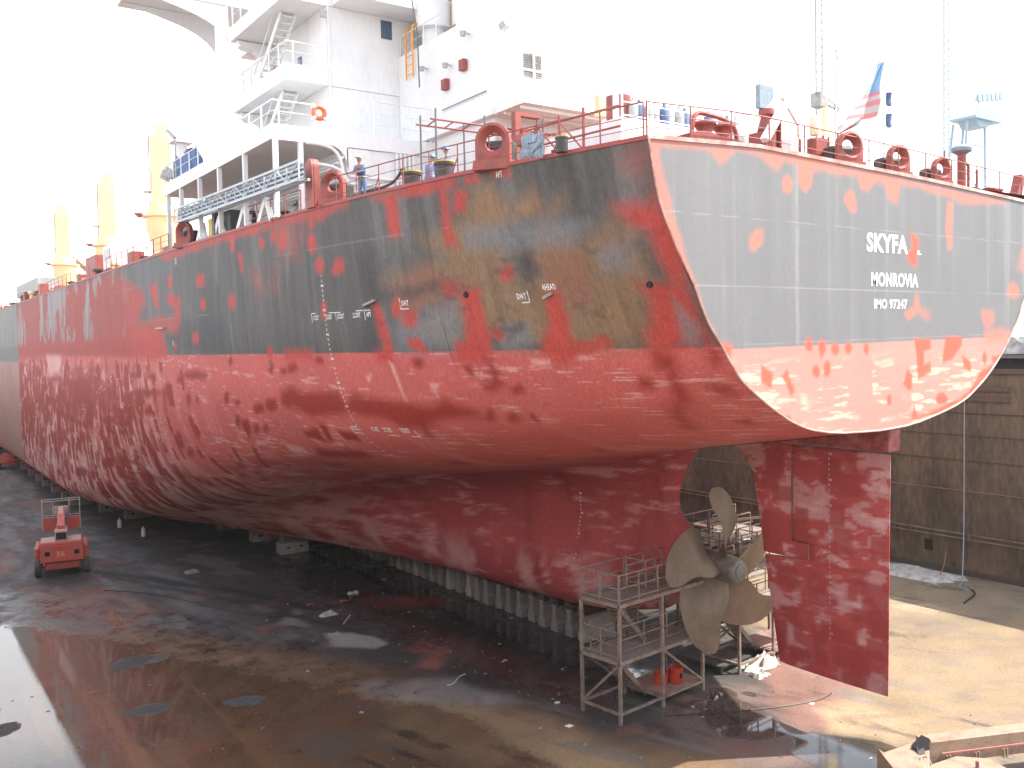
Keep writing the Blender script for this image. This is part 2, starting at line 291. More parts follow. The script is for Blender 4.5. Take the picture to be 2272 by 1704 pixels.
# paint patches on the port side as (Y, z) outlines and on the transom as (X, z) outlines
SIDE = [('B',0.8,[(10.01,19.03),(6.4,19.89),(4.87,19.86),(3.34,18.39),(1.62,18.82),(0.99,18.48),(1.08,17.13),(2.07,15.13),(5.5,15.05),(8.93,15.25),(11.45,15.74),(11.9,17.13),(12.26,17.84),(8.93,18.29)]),
 ('B',0.5,[(6.76,20.51),(5.95,20.51),(5.77,19.27),(6.94,19.25),(7.12,19.83)]),
 ('B',0.4,[(5.32,19.43),(4.33,20.23),(4.06,19.48),(3.52,19.95),(3.16,20),(2.98,19.15),(5.41,19.14)]),
 ('G',0.5,[(7.67,19.14),(6.85,19.25),(5.77,19.13),(3.25,19.06),(2.62,18.92),(3.34,18.34),(5.68,18.26),(7.76,18.55)]),
 ('G',0.6,[(11.81,16.2),(8.66,16.85),(8.93,15.07),(10.55,15.08),(12.17,15.12),(12.08,15.85)]),
 ('G',0.4,[(7.3,15.77),(5.86,15.93),(5.95,15.05),(7.21,15.08)]),
 ('G',0.4,[(2.62,18.09),(1.53,18.14),(1.62,17.41),(2.62,17.46)]),
 ('N',0.5,[(12.54,17.28),(9.29,17.48),(9.38,17.12),(11.63,17.07),(12.81,17.03)]),
 ('N',0.25,[(6.85,15.48),(6.4,15.77),(6.04,15.88),(6.31,15.63),(6.85,15.39)]),
 ('N',0.2,[(6.49,15.17),(5.68,15.13),(4.87,15.06),(4.24,14.98),(5.68,14.97)]),
 ('N',0.3,[(13.71,18.69),(12.63,18.74),(12.72,17.39),(13.08,15.13),(14.34,15.13),(13.62,17.08)]),
 ('N',0.6,[(33.82,17.05),(26.69,16.94),(27.14,15.13),(34.99,15.19),(36.61,16.12)]),
 ('R',0.5,[(100.65,20.11),(92.76,20.9),(64.83,20.85),(49.25,20.7),(45.6,19.97),(41.39,18.83),(41.03,18.29),(42.38,17.84),(43.11,17.31),(41.21,17.02),(37.79,17.26),(36.34,17.06),(34.36,17.2),(33.91,17),(34.63,16.36),(37.52,16.57),(37.06,15.09),(41.57,14.98),(101.46,15.35),(101.26,17.29)]),
 ('R',0.3,[(100.86,17.22),(37.97,16.47),(36.61,15.09),(38.42,14.71),(56.53,15.05),(75.15,14.97),(100.45,14.53)]),
 ('R',0.25,[(39.95,19.18),(38.15,19.28),(38.15,18.69),(38.06,17.84),(38.78,17.8),(39.41,18.44)]),
 ('R',0.2,[(35.17,19.18),(35.35,18.93),(35.71,18.88),(35.98,18.98),(36.07,19.23),(35.89,19.47),(35.62,19.57),(35.26,19.43)]),
 ('R',0.25,[(36.34,18.54),(34.81,18.49),(34.72,18.09),(34,18.29),(33.64,17.94),(34.09,17.7),(33.73,17.2),(34.72,17.05),(35.08,17.74),(36.25,17.99)]),
 ('R',0.2,[(34.81,15.6),(34.99,15.4),(35.17,15.35),(35.35,15.4),(35.35,15.61),(35.26,15.76),(34.99,15.81),(34.9,15.76)]),
 ('R',0.2,[(30.84,15.88),(31.11,15.63),(31.47,15.59),(31.83,15.69),(32.01,15.89),(31.74,16.14),(31.38,16.24),(31.02,16.14)]),
 ('R',0.25,[(37.88,20.95),(32.19,20.95),(30.3,20.95),(30.3,20.61),(33.1,20.56),(36.43,20.51)]),
 ('R',0.25,[(31.74,20.95),(27.05,20.95),(22.36,20.95),(16.95,20.95),(13.89,20.9),(13.98,20.7),(15.6,20.61),(16.05,20.41),(16.95,20.61),(21.1,20.65),(25.16,20.65),(27.87,20.61),(31.11,20.61)]),
 ('R',0.22,[(26.06,20.85),(24.8,20.8),(25.16,20.02),(25.61,20.06),(25.61,20.46)]),
 ('R',0.2,[(22.09,20.65),(22.27,20.51),(22.73,20.51),(23.18,20.61),(23.36,20.8),(23.09,20.95),(22.64,20.95),(22.27,20.85)]),
 ('R',0.2,[(21.46,20.02),(21.55,19.87),(21.82,19.82),(22.09,19.92),(22.18,20.11),(22.09,20.26),(21.82,20.31),(21.55,20.21)]),
 ('R',0.2,[(20.2,20.21),(20.38,20.06),(20.56,19.97),(20.83,20.11),(20.92,20.31),(20.74,20.46),(20.56,20.56),(20.29,20.41)]),
 ('R',0.2,[(19.21,19.97),(19.39,19.62),(19.66,19.47),(20.02,19.67),(20.02,20.06),(19.93,20.46),(19.57,20.56),(19.3,20.41)]),
 ('R',0.2,[(16.68,20.36),(16.77,20.21),(17.04,20.21),(17.13,20.26),(17.22,20.41),(17.13,20.56),(16.95,20.61),(16.77,20.51)]),
 ('R',0.2,[(16.59,19.52),(16.68,19.28),(17.04,19.18),(17.31,19.33),(17.4,19.62),(17.22,19.87),(16.95,19.97),(16.68,19.82)]),
 ('r',0.8,[(21.28,20.9),(17.49,20.7),(16.77,19.92),(17.95,18.98),(20.56,19.33)]),
 ('r',0.8,[(23.27,18.88),(20.02,18.83),(20.47,17.59),(22.82,17.84)]),
 ('R',0.2,[(35.26,19.23),(35.35,18.98),(35.62,18.88),(35.89,19.03),(35.98,19.28),(35.8,19.47),(35.53,19.57),(35.35,19.47)]),
 ('R',0.2,[(30.75,19.28),(29.49,19.18),(29.58,18.54),(30.84,18.64)]),
 ('R',0.2,[(29.49,17.64),(29.67,17.44),(30.03,17.39),(30.3,17.49),(30.39,17.69),(30.21,17.89),(29.94,17.94),(29.58,17.84)]),
 ('R',0.2,[(24.71,19.82),(24.17,19.77),(24.08,18.93),(24.44,18.98)]),
 ('R',0.25,[(12.44,20.85),(9.02,20.85),(9.11,20.61),(10.37,20.65),(10.82,20.61),(10.91,19.33),(11.36,19.23),(11.63,19.43),(11.54,20.26),(11.63,20.61)]),
 ('R',0.25,[(10.19,20.95),(7.58,20.9),(7.67,20.61),(8.12,20.61),(8.21,19.13),(8.12,19.03),(8.12,18.64),(8.66,18.74),(8.66,19.08),(8.57,19.77),(8.48,20.61),(9.29,20.61),(10.28,20.61)]),
 ('R',0.2,[(7.76,20.46),(7.12,20.36),(7.39,19.73),(7.94,19.77)]),
 ('R',0.2,[(7.21,20.9),(6.49,20.85),(6.49,20.61),(7.21,20.66)]),
 ('R',0.2,[(5.95,20.95),(5.14,20.9),(5.14,20.56),(5.95,20.75)]),
 ('R',0.2,[(16.14,18.59),(16.23,18.34),(16.59,18.29),(16.77,18.39),(16.86,18.64),(16.77,18.83),(16.41,18.93),(16.14,18.79)]),
 ('R',0.2,[(15.15,18.79),(14.7,18.79),(14.7,18.34),(15.42,18.19),(15.6,18.34),(15.42,18.59)]),
 ('R',0.2,[(25.34,17.59),(25.52,17.34),(25.79,17.24),(26.15,17.34),(26.24,17.64),(26.06,17.89),(25.7,17.99),(25.43,17.84)]),
 ('R',0.18,[(16.59,17.14),(16.23,17.09),(16.32,16.48),(16.77,16.48)]),
 ('R',0.2,[(11.45,16.71),(11.63,16.45),(11.9,16.35),(12.08,16.46),(12.08,16.71),(11.99,16.97),(11.72,17.07),(11.54,16.92)]),
 ('R',0.2,[(11.45,16.61),(10.82,16.6),(11,15.99),(11.63,15.99)]),
 ('R',0.22,[(13.17,16.88),(12.72,16.82),(12.54,16),(12.44,15.13),(12.63,14.66),(13.53,14.66),(13.44,15.13),(12.99,15.13)]),
 ('R',0.2,[(11.54,15.5),(10.91,15.54),(10.64,15.08),(11,15.03),(11.54,15.22)]),
 ('R',0.2,[(9.29,17.59),(8.57,17.48),(8.75,17.01),(9.29,17.06)]),
 ('R',0.22,[(8.57,17.11),(8.21,17.22),(7.58,17.18),(7.67,16.8),(7.58,16.38),(7.67,15.97),(7.58,15.62),(7.76,14.99),(8.21,14.63),(9.47,14.66),(9.38,15.03),(9.2,15.39),(8.75,15.43),(8.57,16.02),(8.48,16.59)]),
 ('R',0.2,[(5.95,17.59),(6.13,17.38),(6.31,17.32),(6.49,17.37),(6.49,17.58),(6.31,17.79),(6.13,17.85),(5.95,17.8)]),
 ('R',0.2,[(7.48,15.87),(7.12,15.82),(6.94,15.53),(7.21,15.39),(7.48,15.52)]),
 ('R',0.22,[(4.96,16.97),(4.42,16.91),(4.33,16.09),(4.42,15.44),(4.51,14.73),(5.05,14.59),(5.77,14.89),(5.41,15.49),(5.14,15.68),(5.05,16.2)]),
 ('R',0.2,[(4.42,15.26),(3.7,15.35),(3.34,15.48),(3.16,15.3),(3.25,15.1),(3.7,15.02),(3.97,14.87),(4.51,15.02)]),
 ('R',0.3,[(20.38,15.18),(17.86,15.18),(18.04,14.79),(20.56,14.79)]),
 ('R',0.2,[(21.55,15.13),(21.73,14.94),(21.91,14.84),(22.09,14.94),(22.09,15.13),(21.91,15.33),(21.73,15.38),(21.55,15.33)]),
 ('r',0.7,[(1.26,20.65),(0,20.93),(0.09,20.18),(0.09,19.25),(0.27,19.81),(0.99,20.13)]),
 ('R',0.5,[(1.53,19.2),(0.99,19.25),(0.54,19.2),(0.09,19.25),(0,18.82),(0,18.19),(0,17.29),(0.45,17.29),(0.45,18.14),(0.63,18.58),(1.35,18.96)]),
 ('R',0.35,[(1.08,19.06),(0.54,18.87),(0.09,18.68),(0.09,18.04),(0.18,16.89),(0.27,15.46),(0.18,14.81),(0.45,14.65),(0.45,15.29),(1.08,14.99),(1.71,14.85),(2.07,14.88),(2.07,15.43),(1.71,15.76),(1.44,16.51),(1.53,16.73),(1.53,16.96),(0.63,16.95),(0.54,17.07),(0.54,17.68),(0.54,18.48),(1.17,18.77)]),
 ('G',0.3,[(0.72,16.5),(0.54,16.11),(0.36,15.6),(0.63,15.13),(0.99,15.13),(0.9,15.61)]),
 ('D',0.3,[(2.07,14.92),(1.62,14.88),(1.44,14.63),(1.71,13.89),(1.62,13.67),(1.8,13.29),(2.16,13.14),(2.89,12.28),(3.16,12.3),(2.16,13.38),(1.98,14.02),(1.89,14.29),(2.16,14.32),(2.16,14.51)]),
 ('D',0.2,[(2.8,14.1),(2.43,14),(2.53,13.73),(2.98,13.68)]),
 ('D',0.3,[(0.45,13.68),(0.63,13.55),(0.81,13.55),(0.99,13.6),(0.99,13.72),(0.81,13.85),(0.63,13.86),(0.45,13.8)]),
 ('D',0.2,[(0.99,12.63),(1.17,12.53),(1.35,12.5),(1.44,12.55),(1.44,12.6),(1.26,12.7),(1.08,12.73),(0.99,12.7)]),
 ('D',0.3,[(0.36,14.92),(0.18,14.86),(0.18,14.52),(0.45,14.43)]),
 ('D',0.3,[(21.64,13.28),(20.56,13.56),(19.57,13.32),(16.77,13.5),(16.32,12.97),(15.87,13.35),(13.98,13.19),(12.63,13.09),(11.63,12.94),(10.64,13.22),(10.37,12.99),(9.56,12.78),(9.74,12.46),(10.19,12.51),(11.45,12.38),(12.35,12.01),(12.63,11.62),(12.9,11.67),(12.81,12.01),(13.8,12.05),(14.07,12.28),(15.51,12.43),(16.59,12.54),(17.31,12.34),(19.75,12.15),(20.38,12.42),(22.09,12.55)]),
 ('D',0.25,[(8.12,14.71),(7.85,14.75),(7.76,14.28),(7.76,13.83),(8.3,13.53),(8.75,13.65),(8.75,13.84),(8.21,13.93)]),
 ('D',0.18,[(23.99,12.43),(24.44,12.18),(25.07,12.06),(25.43,12.14),(25.43,12.35),(25.07,12.6),(24.44,12.69),(24.08,12.65)]),
 ('D',0.18,[(22.45,12.64),(22.91,12.39),(23.45,12.26),(23.81,12.35),(23.81,12.6),(23.36,12.87),(22.91,12.95),(22.45,12.91)]),
 ('D',0.18,[(17.13,14.74),(17.22,14.59),(17.49,14.54),(17.77,14.59),(17.77,14.74),(17.68,14.84),(17.4,14.89),(17.13,14.84)]),
 ('D',0.18,[(21.82,14.35),(22,14.15),(22.18,14.05),(22.36,14.15),(22.36,14.35),(22.09,14.59),(21.91,14.69),(21.73,14.59)]),
 ('D',0.18,[(20.56,14.25),(20.74,14.1),(21.01,14.05),(21.19,14.1),(21.19,14.25),(21.01,14.4),(20.83,14.45),(20.65,14.4)]),
 ('D',0.18,[(19.48,14.45),(19.75,14.25),(20.11,14.15),(20.47,14.2),(20.47,14.4),(20.29,14.59),(19.84,14.69),(19.57,14.59)]),
 ('D',0.18,[(26.33,14.69),(26.51,14.5),(26.78,14.45),(26.96,14.5),(26.96,14.69),(26.78,14.84),(26.51,14.94),(26.33,14.84)]),
 ('D',0.18,[(11.09,14.68),(11.27,14.5),(11.45,14.46),(11.63,14.54),(11.63,14.67),(11.54,14.81),(11.27,14.9),(11.09,14.81)]),
 ('D',0.18,[(7.03,13.68),(7.12,13.56),(7.39,13.49),(7.58,13.53),(7.58,13.67),(7.39,13.79),(7.12,13.87),(7.03,13.79)]),
 ('D',0.18,[(9.02,12.7),(9.2,12.52),(9.47,12.39),(9.47,12.5),(9.38,12.68),(9.11,12.92),(8.93,12.99),(8.93,12.88)]),
 ('D',0.18,[(8.03,12.64),(8.21,12.52),(8.48,12.43),(8.57,12.47),(8.48,12.63),(8.3,12.76),(8.12,12.81),(8.03,12.75)]),
 ('D',0.18,[(25.79,11.27),(26.15,11.12),(26.6,10.99),(26.78,11.06),(26.69,11.21),(26.33,11.42),(25.88,11.5),(25.7,11.47)]),
 ('D',0.18,[(24.8,11.33),(25.16,11.14),(25.43,11.06),(25.52,11.13),(25.34,11.32),(25.07,11.48),(24.8,11.55),(24.71,11.48)]),
 ('D',0.18,[(27.96,12.74),(28.23,12.51),(28.5,12.38),(28.68,12.5),(28.59,12.73),(28.32,12.97),(27.96,13.11),(27.78,13.02)]),
 ('D',0.18,[(26.69,12.57),(26.96,12.39),(27.23,12.35),(27.41,12.39),(27.41,12.52),(27.23,12.66),(26.87,12.74),(26.69,12.7)]),
 ('D',0.18,[(27.69,11.59),(28.05,11.33),(28.41,11.23),(28.5,11.31),(28.32,11.57),(27.96,11.79),(27.6,11.93),(27.51,11.84)]),
 ('D',0.18,[(31.56,8.77),(32.01,8.62),(32.37,8.54),(32.46,8.59),(32.28,8.72),(31.92,8.86),(31.56,8.91),(31.38,8.9)]),
 ('D',0.18,[(33.19,7.98),(33.55,7.84),(33.91,7.78),(34.09,7.8),(33.91,7.94),(33.55,8.06),(33.1,8.15),(33.01,8.1)]),
 ('D',0.18,[(31.2,8.36),(31.74,8.15),(32.1,8.07),(32.1,8.14),(31.83,8.28),(31.29,8.49),(30.93,8.57),(30.93,8.5)]),
 ('D',0.18,[(32.19,7.77),(32.74,7.58),(33.01,7.53),(33.01,7.59),(32.74,7.72),(32.28,7.89),(31.92,7.97),(31.92,7.9)]),
 ('D',0.18,[(34,6.82),(34.45,6.68),(34.63,6.67),(34.72,6.68),(34.45,6.81),(34.09,6.92),(33.82,6.96),(33.82,6.91)]),
 ('D',0.18,[(22.64,9.51),(23.45,9.32),(23.99,9.25),(24.17,9.27),(23.72,9.43),(23,9.6),(22.45,9.68),(22.18,9.68)]),
 ('D',0.18,[(13.98,10.28),(14.34,10.18),(14.52,10.17),(14.61,10.19),(14.43,10.28),(14.16,10.36),(13.89,10.4),(13.89,10.35)]),
 ('D',0.18,[(11,10.48),(11.36,10.39),(11.45,10.39),(11.36,10.43),(11.18,10.49),(10.82,10.59),(10.64,10.62),(10.73,10.57)]),
 ('D',0.18,[(7.58,11.12),(7.85,11.05),(8.03,11.02),(8.03,11.05),(7.85,11.13),(7.58,11.22),(7.39,11.25),(7.39,11.21)]),
 ('D',0.15,[(9.2,14.5),(8.84,14.55),(8.84,14.11),(9.11,14.1)]),
 ('D',0.15,[(7.48,12.82),(7.3,12.79),(7.39,12.44),(7.58,12.45)]),
 ('D',0.15,[(21.37,11.42),(19.84,11.67),(20.02,11.03),(21.37,11.09)]),
 ('D',0.15,[(19.39,11.92),(18.85,11.89),(19.21,11.11),(19.75,11.04)]),
 ('D',0.15,[(18.31,11.59),(17.04,11.64),(17.13,11.24),(18.22,11.17)]),
 ('D',0.15,[(21.73,10.5),(20.29,10.58),(19.3,10.51),(19.93,10.21),(21.55,10.13),(22.36,10.13)]),
 ('D',0.15,[(19.12,10.66),(17.95,10.7),(17.95,10.39),(18.85,10.25),(19.75,10.26)]),
 ('D',0.15,[(27.69,11.51),(26.51,11.81),(27.05,11.09),(27.87,10.63)]),
 ('D',0.15,[(28.23,10.25),(27.96,10.08),(29.58,8.77),(29.76,8.82),(28.41,10.04)]),
 ('D',0.15,[(30.84,9.91),(30.39,9.89),(31.02,9.08),(31.38,9.05)]),
 ('D',0.15,[(35.35,7.51),(34.99,7.47),(35.89,6.6),(36.34,6.48)]),
 ('D',0.25,[(76.17,10.07),(65.24,9.75),(60.78,9.62),(61.19,12.35),(64.83,12.48),(57.55,11.4),(58.36,9.38),(65.64,9.29),(76.17,9.72)]),
 ('D',0.25,[(58.96,12.19),(60.18,11.34),(62.81,10.91),(65.24,11.15),(66.05,11.96),(64.83,12.98),(62.2,13.38),(59.97,13.06)]),
 ('D',0.25,[(43.11,13.72),(43.56,13.58),(44.55,13.42),(45.4,13.53),(45.81,13.73),(45.4,13.88),(44.37,13.97),(43.47,13.92)]),
 ('D',0.25,[(39.59,13.73),(39.86,13.54),(40.49,13.46),(41.12,13.51),(41.39,13.7),(41.03,13.9),(40.4,13.97),(39.77,13.86)]),
 ('D',0.25,[(38.51,12.72),(39.59,12.54),(42.11,12.35),(44.82,12.35),(46.01,12.5),(44.73,12.78),(41.93,12.89),(39.41,12.86)]),
 ('D',0.25,[(45.81,12.22),(46.21,11.91),(47.43,11.76),(48.44,11.84),(48.64,12.13),(48.24,12.46),(47.02,12.6),(46.01,12.5)]),
 ('D',0.25,[(34.09,13.59),(34.36,13.36),(34.9,13.28),(35.44,13.37),(35.53,13.54),(35.26,13.72),(34.72,13.85),(34.27,13.75)]),
 ('D',0.25,[(30.21,13.94),(30.84,13.73),(32.28,13.64),(33.64,13.71),(34.18,13.86),(33.55,14.09),(32.01,14.17),(30.66,14.09)]),
 ('D',0.25,[(33.55,12.49),(33.91,12.21),(34.27,12.08),(34.45,12.17),(34.36,12.49),(34.09,12.77),(33.73,12.9),(33.55,12.75)]),
 ('D',0.25,[(32.28,12.52),(32.46,12.41),(32.65,12.35),(32.83,12.39),(32.83,12.54),(32.65,12.65),(32.46,12.71),(32.28,12.67)]),
 ('D',0.25,[(50.87,10.45),(51.68,10.08),(53.3,9.87),(54.91,9.88),(55.52,10.19),(54.51,10.56),(52.89,10.74),(51.27,10.69)]),
 ('D',0.25,[(54.31,7.05),(55.12,6.6),(56.53,6.33),(57.55,6.38),(57.75,6.72),(56.94,7.21),(55.52,7.46),(54.51,7.39)]),
 ('D',0.25,[(62.81,5.49),(63.82,5.08),(65.64,4.76),(67.46,4.71),(68.07,4.98),(67.06,5.42),(64.83,5.74),(63.21,5.77)]),
 ('D',0.25,[(36.43,9.22),(36.88,8.96),(37.33,8.86),(37.61,8.9),(37.52,9.12),(37.06,9.35),(36.52,9.51),(36.25,9.45)]),
 ('D',0.25,[(45.81,11),(46.41,10.56),(47.22,10.36),(47.63,10.51),(47.63,10.9),(47.22,11.28),(46.41,11.48),(45.81,11.39)]),
 ('D',0.25,[(41.39,11.52),(41.84,11.25),(42.47,11.14),(43.11,11.21),(43.2,11.45),(42.75,11.73),(42.11,11.84),(41.48,11.75)]),
 ('D',0.25,[(43.29,11.44),(43.83,10.86),(44.28,10.57),(44.37,10.81),(44.1,11.39),(43.65,12),(43.29,12.23),(43.11,12.04)]),
 ('D',0.25,[(36.52,12.98),(36.97,12.61),(37.61,12.46),(38.06,12.56),(38.15,12.91),(37.79,13.29),(37.15,13.43),(36.61,13.27)]),
 ('D',0.18,[(39.59,7.35),(38.78,7.41),(39.5,6.66),(39.68,6.85)]),
 ('D',0.18,[(38.78,7.28),(38.06,7.28),(38.15,6.81),(39.14,6.71)]),
 ('D',0.18,[(45.4,8.97),(44.82,8.99),(44.64,9.29),(44.01,10.72),(44.55,10.67)]),
 ('D',0.18,[(46.62,7.07),(46.62,6.54),(47.63,6.35),(47.63,6.95)]),
 ('D',0.18,[(43.65,9.01),(43.29,8.64),(44.28,7.08),(44.82,7.03),(44.37,8.21)]),
 ('D',0.18,[(52.49,7.5),(51.47,7.61),(52.08,6.21),(52.69,6.14)]),
 ('D',0.18,[(65.84,8.35),(64.63,8.19),(64.22,6.98),(65.64,7.4)]),
 ('D',0.18,[(47.83,7.44),(47.43,7.27),(46.62,6.54),(47.63,6.47)]),
 ('P',0.15,[(11.09,13.81),(10.55,13.8),(10.91,13.51),(10.91,13.23),(11,13.4)]),
 ('P',0.2,[(24.26,10.57),(22.91,10.54),(23,10.15),(24.17,10.07),(24.53,10.25)]),
 ('P',0.15,[(6.22,14.7),(5.59,14.71),(5.68,14.57),(6.22,14.49)]),
 ('P',0.15,[(14.43,14.11),(14.07,14.22),(14.34,13.87),(14.43,13.87)]),
 ('P',0.12,[(12.81,14.66),(12.63,14.57),(12.63,13.17),(12.72,13.16)]),
 ('P',0.4,[(79.81,15.17),(71.31,15.07),(72.52,13.49),(78.59,13.13)]),
 ('P',0.4,[(66.45,6.86),(62.4,6.66),(62.4,6.11),(64.63,6.11)])]
STERN = [('R',0.25,[(-12.18,20.95),(-10.16,21),(-7.47,21.07),(-3.87,21.04),(-3.87,20.86),(-5,20.84),(-5.11,20.3),(-5.37,20.05),(-5.62,20.26),(-5.51,20.82),(-6.42,20.88),(-6.71,20.58),(-7,20.65),(-7.57,20.94),(-8.63,21.01),(-8.99,20.7),(-9.3,20.55),(-9.56,20.74),(-9.73,20.9),(-10.99,20.83),(-11.79,20.77),(-11.88,20.5),(-11.73,19.95),(-11.42,19.18),(-11.76,19.16)]),
 ('R',0.25,[(-11.74,19.16),(-11.44,19.18),(-11.19,18.5),(-10.55,17.04),(-10.28,16.57),(-10.06,15.78),(-9.72,15.58),(-9.44,14.97),(-9.67,14.97),(-10.12,15.58),(-10.72,16.68),(-11.25,17.84)]),
 ('R',0.2,[(-6.04,20.14),(-6.1,19.96),(-6.25,19.88),(-6.4,19.94),(-6.46,20.1),(-6.4,20.28),(-6.25,20.36),(-6.1,20.3)]),
 ('R',0.2,[(-5.06,20.36),(-5.15,20.14),(-5.36,20.04),(-5.57,20.11),(-5.66,20.31),(-5.57,20.52),(-5.36,20.63),(-5.14,20.56)]),
 ('R',0.25,[(-5.68,21.01),(-4.58,20.96),(-2.83,20.95),(-0.31,20.84),(1.39,20.75),(4.71,20.61),(7.14,20.49),(3.94,20.27),(3.41,20.43),(1.39,20.59),(0.9,20.67),(-0.11,20.66),(-0.31,19.97),(-0.77,20.08),(-0.96,20.59),(-1.6,20.62),(-1.98,20.33),(-2.35,20.33),(-2.59,20.75),(-4.01,20.7),(-4.46,20.8),(-5.36,20.58),(-5.68,20.58)]),
 ('R',0.2,[(-2.76,19.97),(-2.84,19.84),(-3.02,19.77),(-3.19,19.81),(-3.27,19.93),(-3.19,20.07),(-3.01,20.13),(-2.84,20.09)]),
 ('R',0.2,[(-8.03,18.35),(-7.72,18.57),(-7.47,18.58),(-7.47,18.25),(-7.85,17.98),(-8.02,18.06)]),
 ('R',0.2,[(-3.21,19.76),(-2.69,19.75),(-2.69,19.52),(-2.99,19.5)]),
 ('R',0.15,[(2.96,20.2),(3.33,20.22),(3.24,18.52),(3,18.46),(2.84,19.08)]),
 ('D2',0.15,[(0.56,18.99),(1.04,18.79),(1.08,18.4),(0.86,17.71),(0.52,17.84),(0.27,18.17),(0.69,18.43)]),
 ('R',0.15,[(0.9,16.8),(1.03,16.73),(1.12,16.29),(0.77,15.99),(0.43,15.85),(0.18,16.09),(0.77,16.34)]),
 ('r',0.25,[(1.12,16.34),(1.73,16.1),(1.78,15.85),(1.47,15.85),(1.03,16.14)]),
 ('R',0.25,[(8.26,17),(8.13,16.78),(7.81,16.69),(7.49,16.78),(7.36,16.99),(7.49,17.2),(7.8,17.29),(8.13,17.21)]),
 ('R',0.3,[(5.42,16.16),(6.33,16.11),(6.23,15.68),(5.82,15.55),(5.52,15.74)]),
 ('R',0.3,[(5.62,15.31),(6.75,15.46),(7.6,15.29),(7.18,14.97),(5.72,15.04)]),
 ('r',0.3,[(8.45,18.66),(8.66,18.78),(8.66,17.84),(8.13,17.93)]),
 ('D2',0.1,[(-5.02,15.03),(-5.08,14.87),(-5.23,14.81),(-5.37,14.88),(-5.43,15.04),(-5.37,15.2),(-5.22,15.27),(-5.08,15.2)]),
 ('D2',0.1,[(-3.6,14.87),(-3.67,14.74),(-3.84,14.69),(-4,14.75),(-4.07,14.88),(-4,15.02),(-3.84,15.07),(-3.67,15.01)]),
 ('D2',0.1,[(-2.94,14.89),(-3,14.74),(-3.13,14.69),(-3.27,14.75),(-3.33,14.89),(-3.27,15.03),(-3.13,15.09),(-2.99,15.03)]),
 ('D2',0.1,[(-1.94,14.87),(-1.99,14.73),(-2.1,14.67),(-2.21,14.73),(-2.26,14.87),(-2.21,15.01),(-2.1,15.07),(-1.99,15.01)]),
 ('D2',0.1,[(-4.62,14.16),(-4.69,14.01),(-4.85,13.96),(-5.01,14.03),(-5.07,14.17),(-5.01,14.31),(-4.85,14.37),(-4.69,14.3)]),
 ('D2',0.1,[(-0.63,12.97),(-0.68,12.82),(-0.79,12.77),(-0.91,12.84),(-0.95,12.98),(-0.91,13.12),(-0.79,13.18),(-0.67,13.11)]),
 ('D2',0.1,[(3.02,12.88),(2.89,12.73),(2.59,12.68),(2.29,12.76),(2.17,12.92),(2.29,13.07),(2.59,13.13),(2.89,13.05)]),
 ('D2',0.1,[(5.81,14.35),(5.76,14.16),(5.63,14.09),(5.5,14.17),(5.44,14.36),(5.5,14.54),(5.62,14.62),(5.75,14.54)]),
 ('D2',0.1,[(-4.09,14.23),(-4.15,14.04),(-4.28,13.97),(-4.41,14.05),(-4.46,14.24),(-4.41,14.43),(-4.28,14.51),(-4.14,14.42)]),
 ('D2',0.1,[(-4.73,15.19),(-4.34,15.18),(-4.35,14.82),(-4.56,14.6),(-4.7,14.87)]),
 ('D2',0.1,[(0.77,15.16),(1.82,15.15),(1.82,14.75),(1.38,14.66),(1.42,14.21),(1.82,14.3),(1.91,13.94),(1.03,13.67),(0.94,14.42)]),
 ('D2',0.1,[(2.87,15.24),(3.95,15.22),(3.95,14.86),(3.29,14.36),(2.64,14.22),(2.64,14.53)]),
 ('D2',0.1,[(0.34,14.09),(0.64,13.84),(0.64,13.39),(0.42,13.3),(0.08,13.51)]),
 ('D2',0.1,[(3.95,14.45),(4.58,14.27),(4.63,13.85),(4.1,13.95)]),
 ('D2',0.1,[(6.14,14.39),(6.97,14.43),(6.34,13.9)]),
 ('D2',0.1,[(0.59,12.21),(0.76,12.79),(1.02,12.38),(1.55,12.4),(3.76,12.84),(4.44,13.07),(5.43,13.88),(6.45,14.12),(5.23,13.2),(3.95,12.68),(2.09,12.27)]),
 ('D2',0.1,[(-7.55,14.46),(-6.98,14.19),(-7.05,13.75),(-7.53,13.87)]),
 ('D2',0.1,[(-6.32,14.28),(-5.92,13.59),(-6.13,13.42),(-6.45,13.91),(-6.58,14.09)]),
 ('D2',0.15,[(-9.44,15.09),(-9.14,15.16),(-8.87,15.08),(-8.94,14.75),(-9.38,14.76)]),
 ('D2',0.1,[(-6.11,12.68),(-6.17,12.62),(-6.3,12.6),(-6.43,12.63),(-6.49,12.7),(-6.43,12.77),(-6.3,12.79),(-6.17,12.75)])]
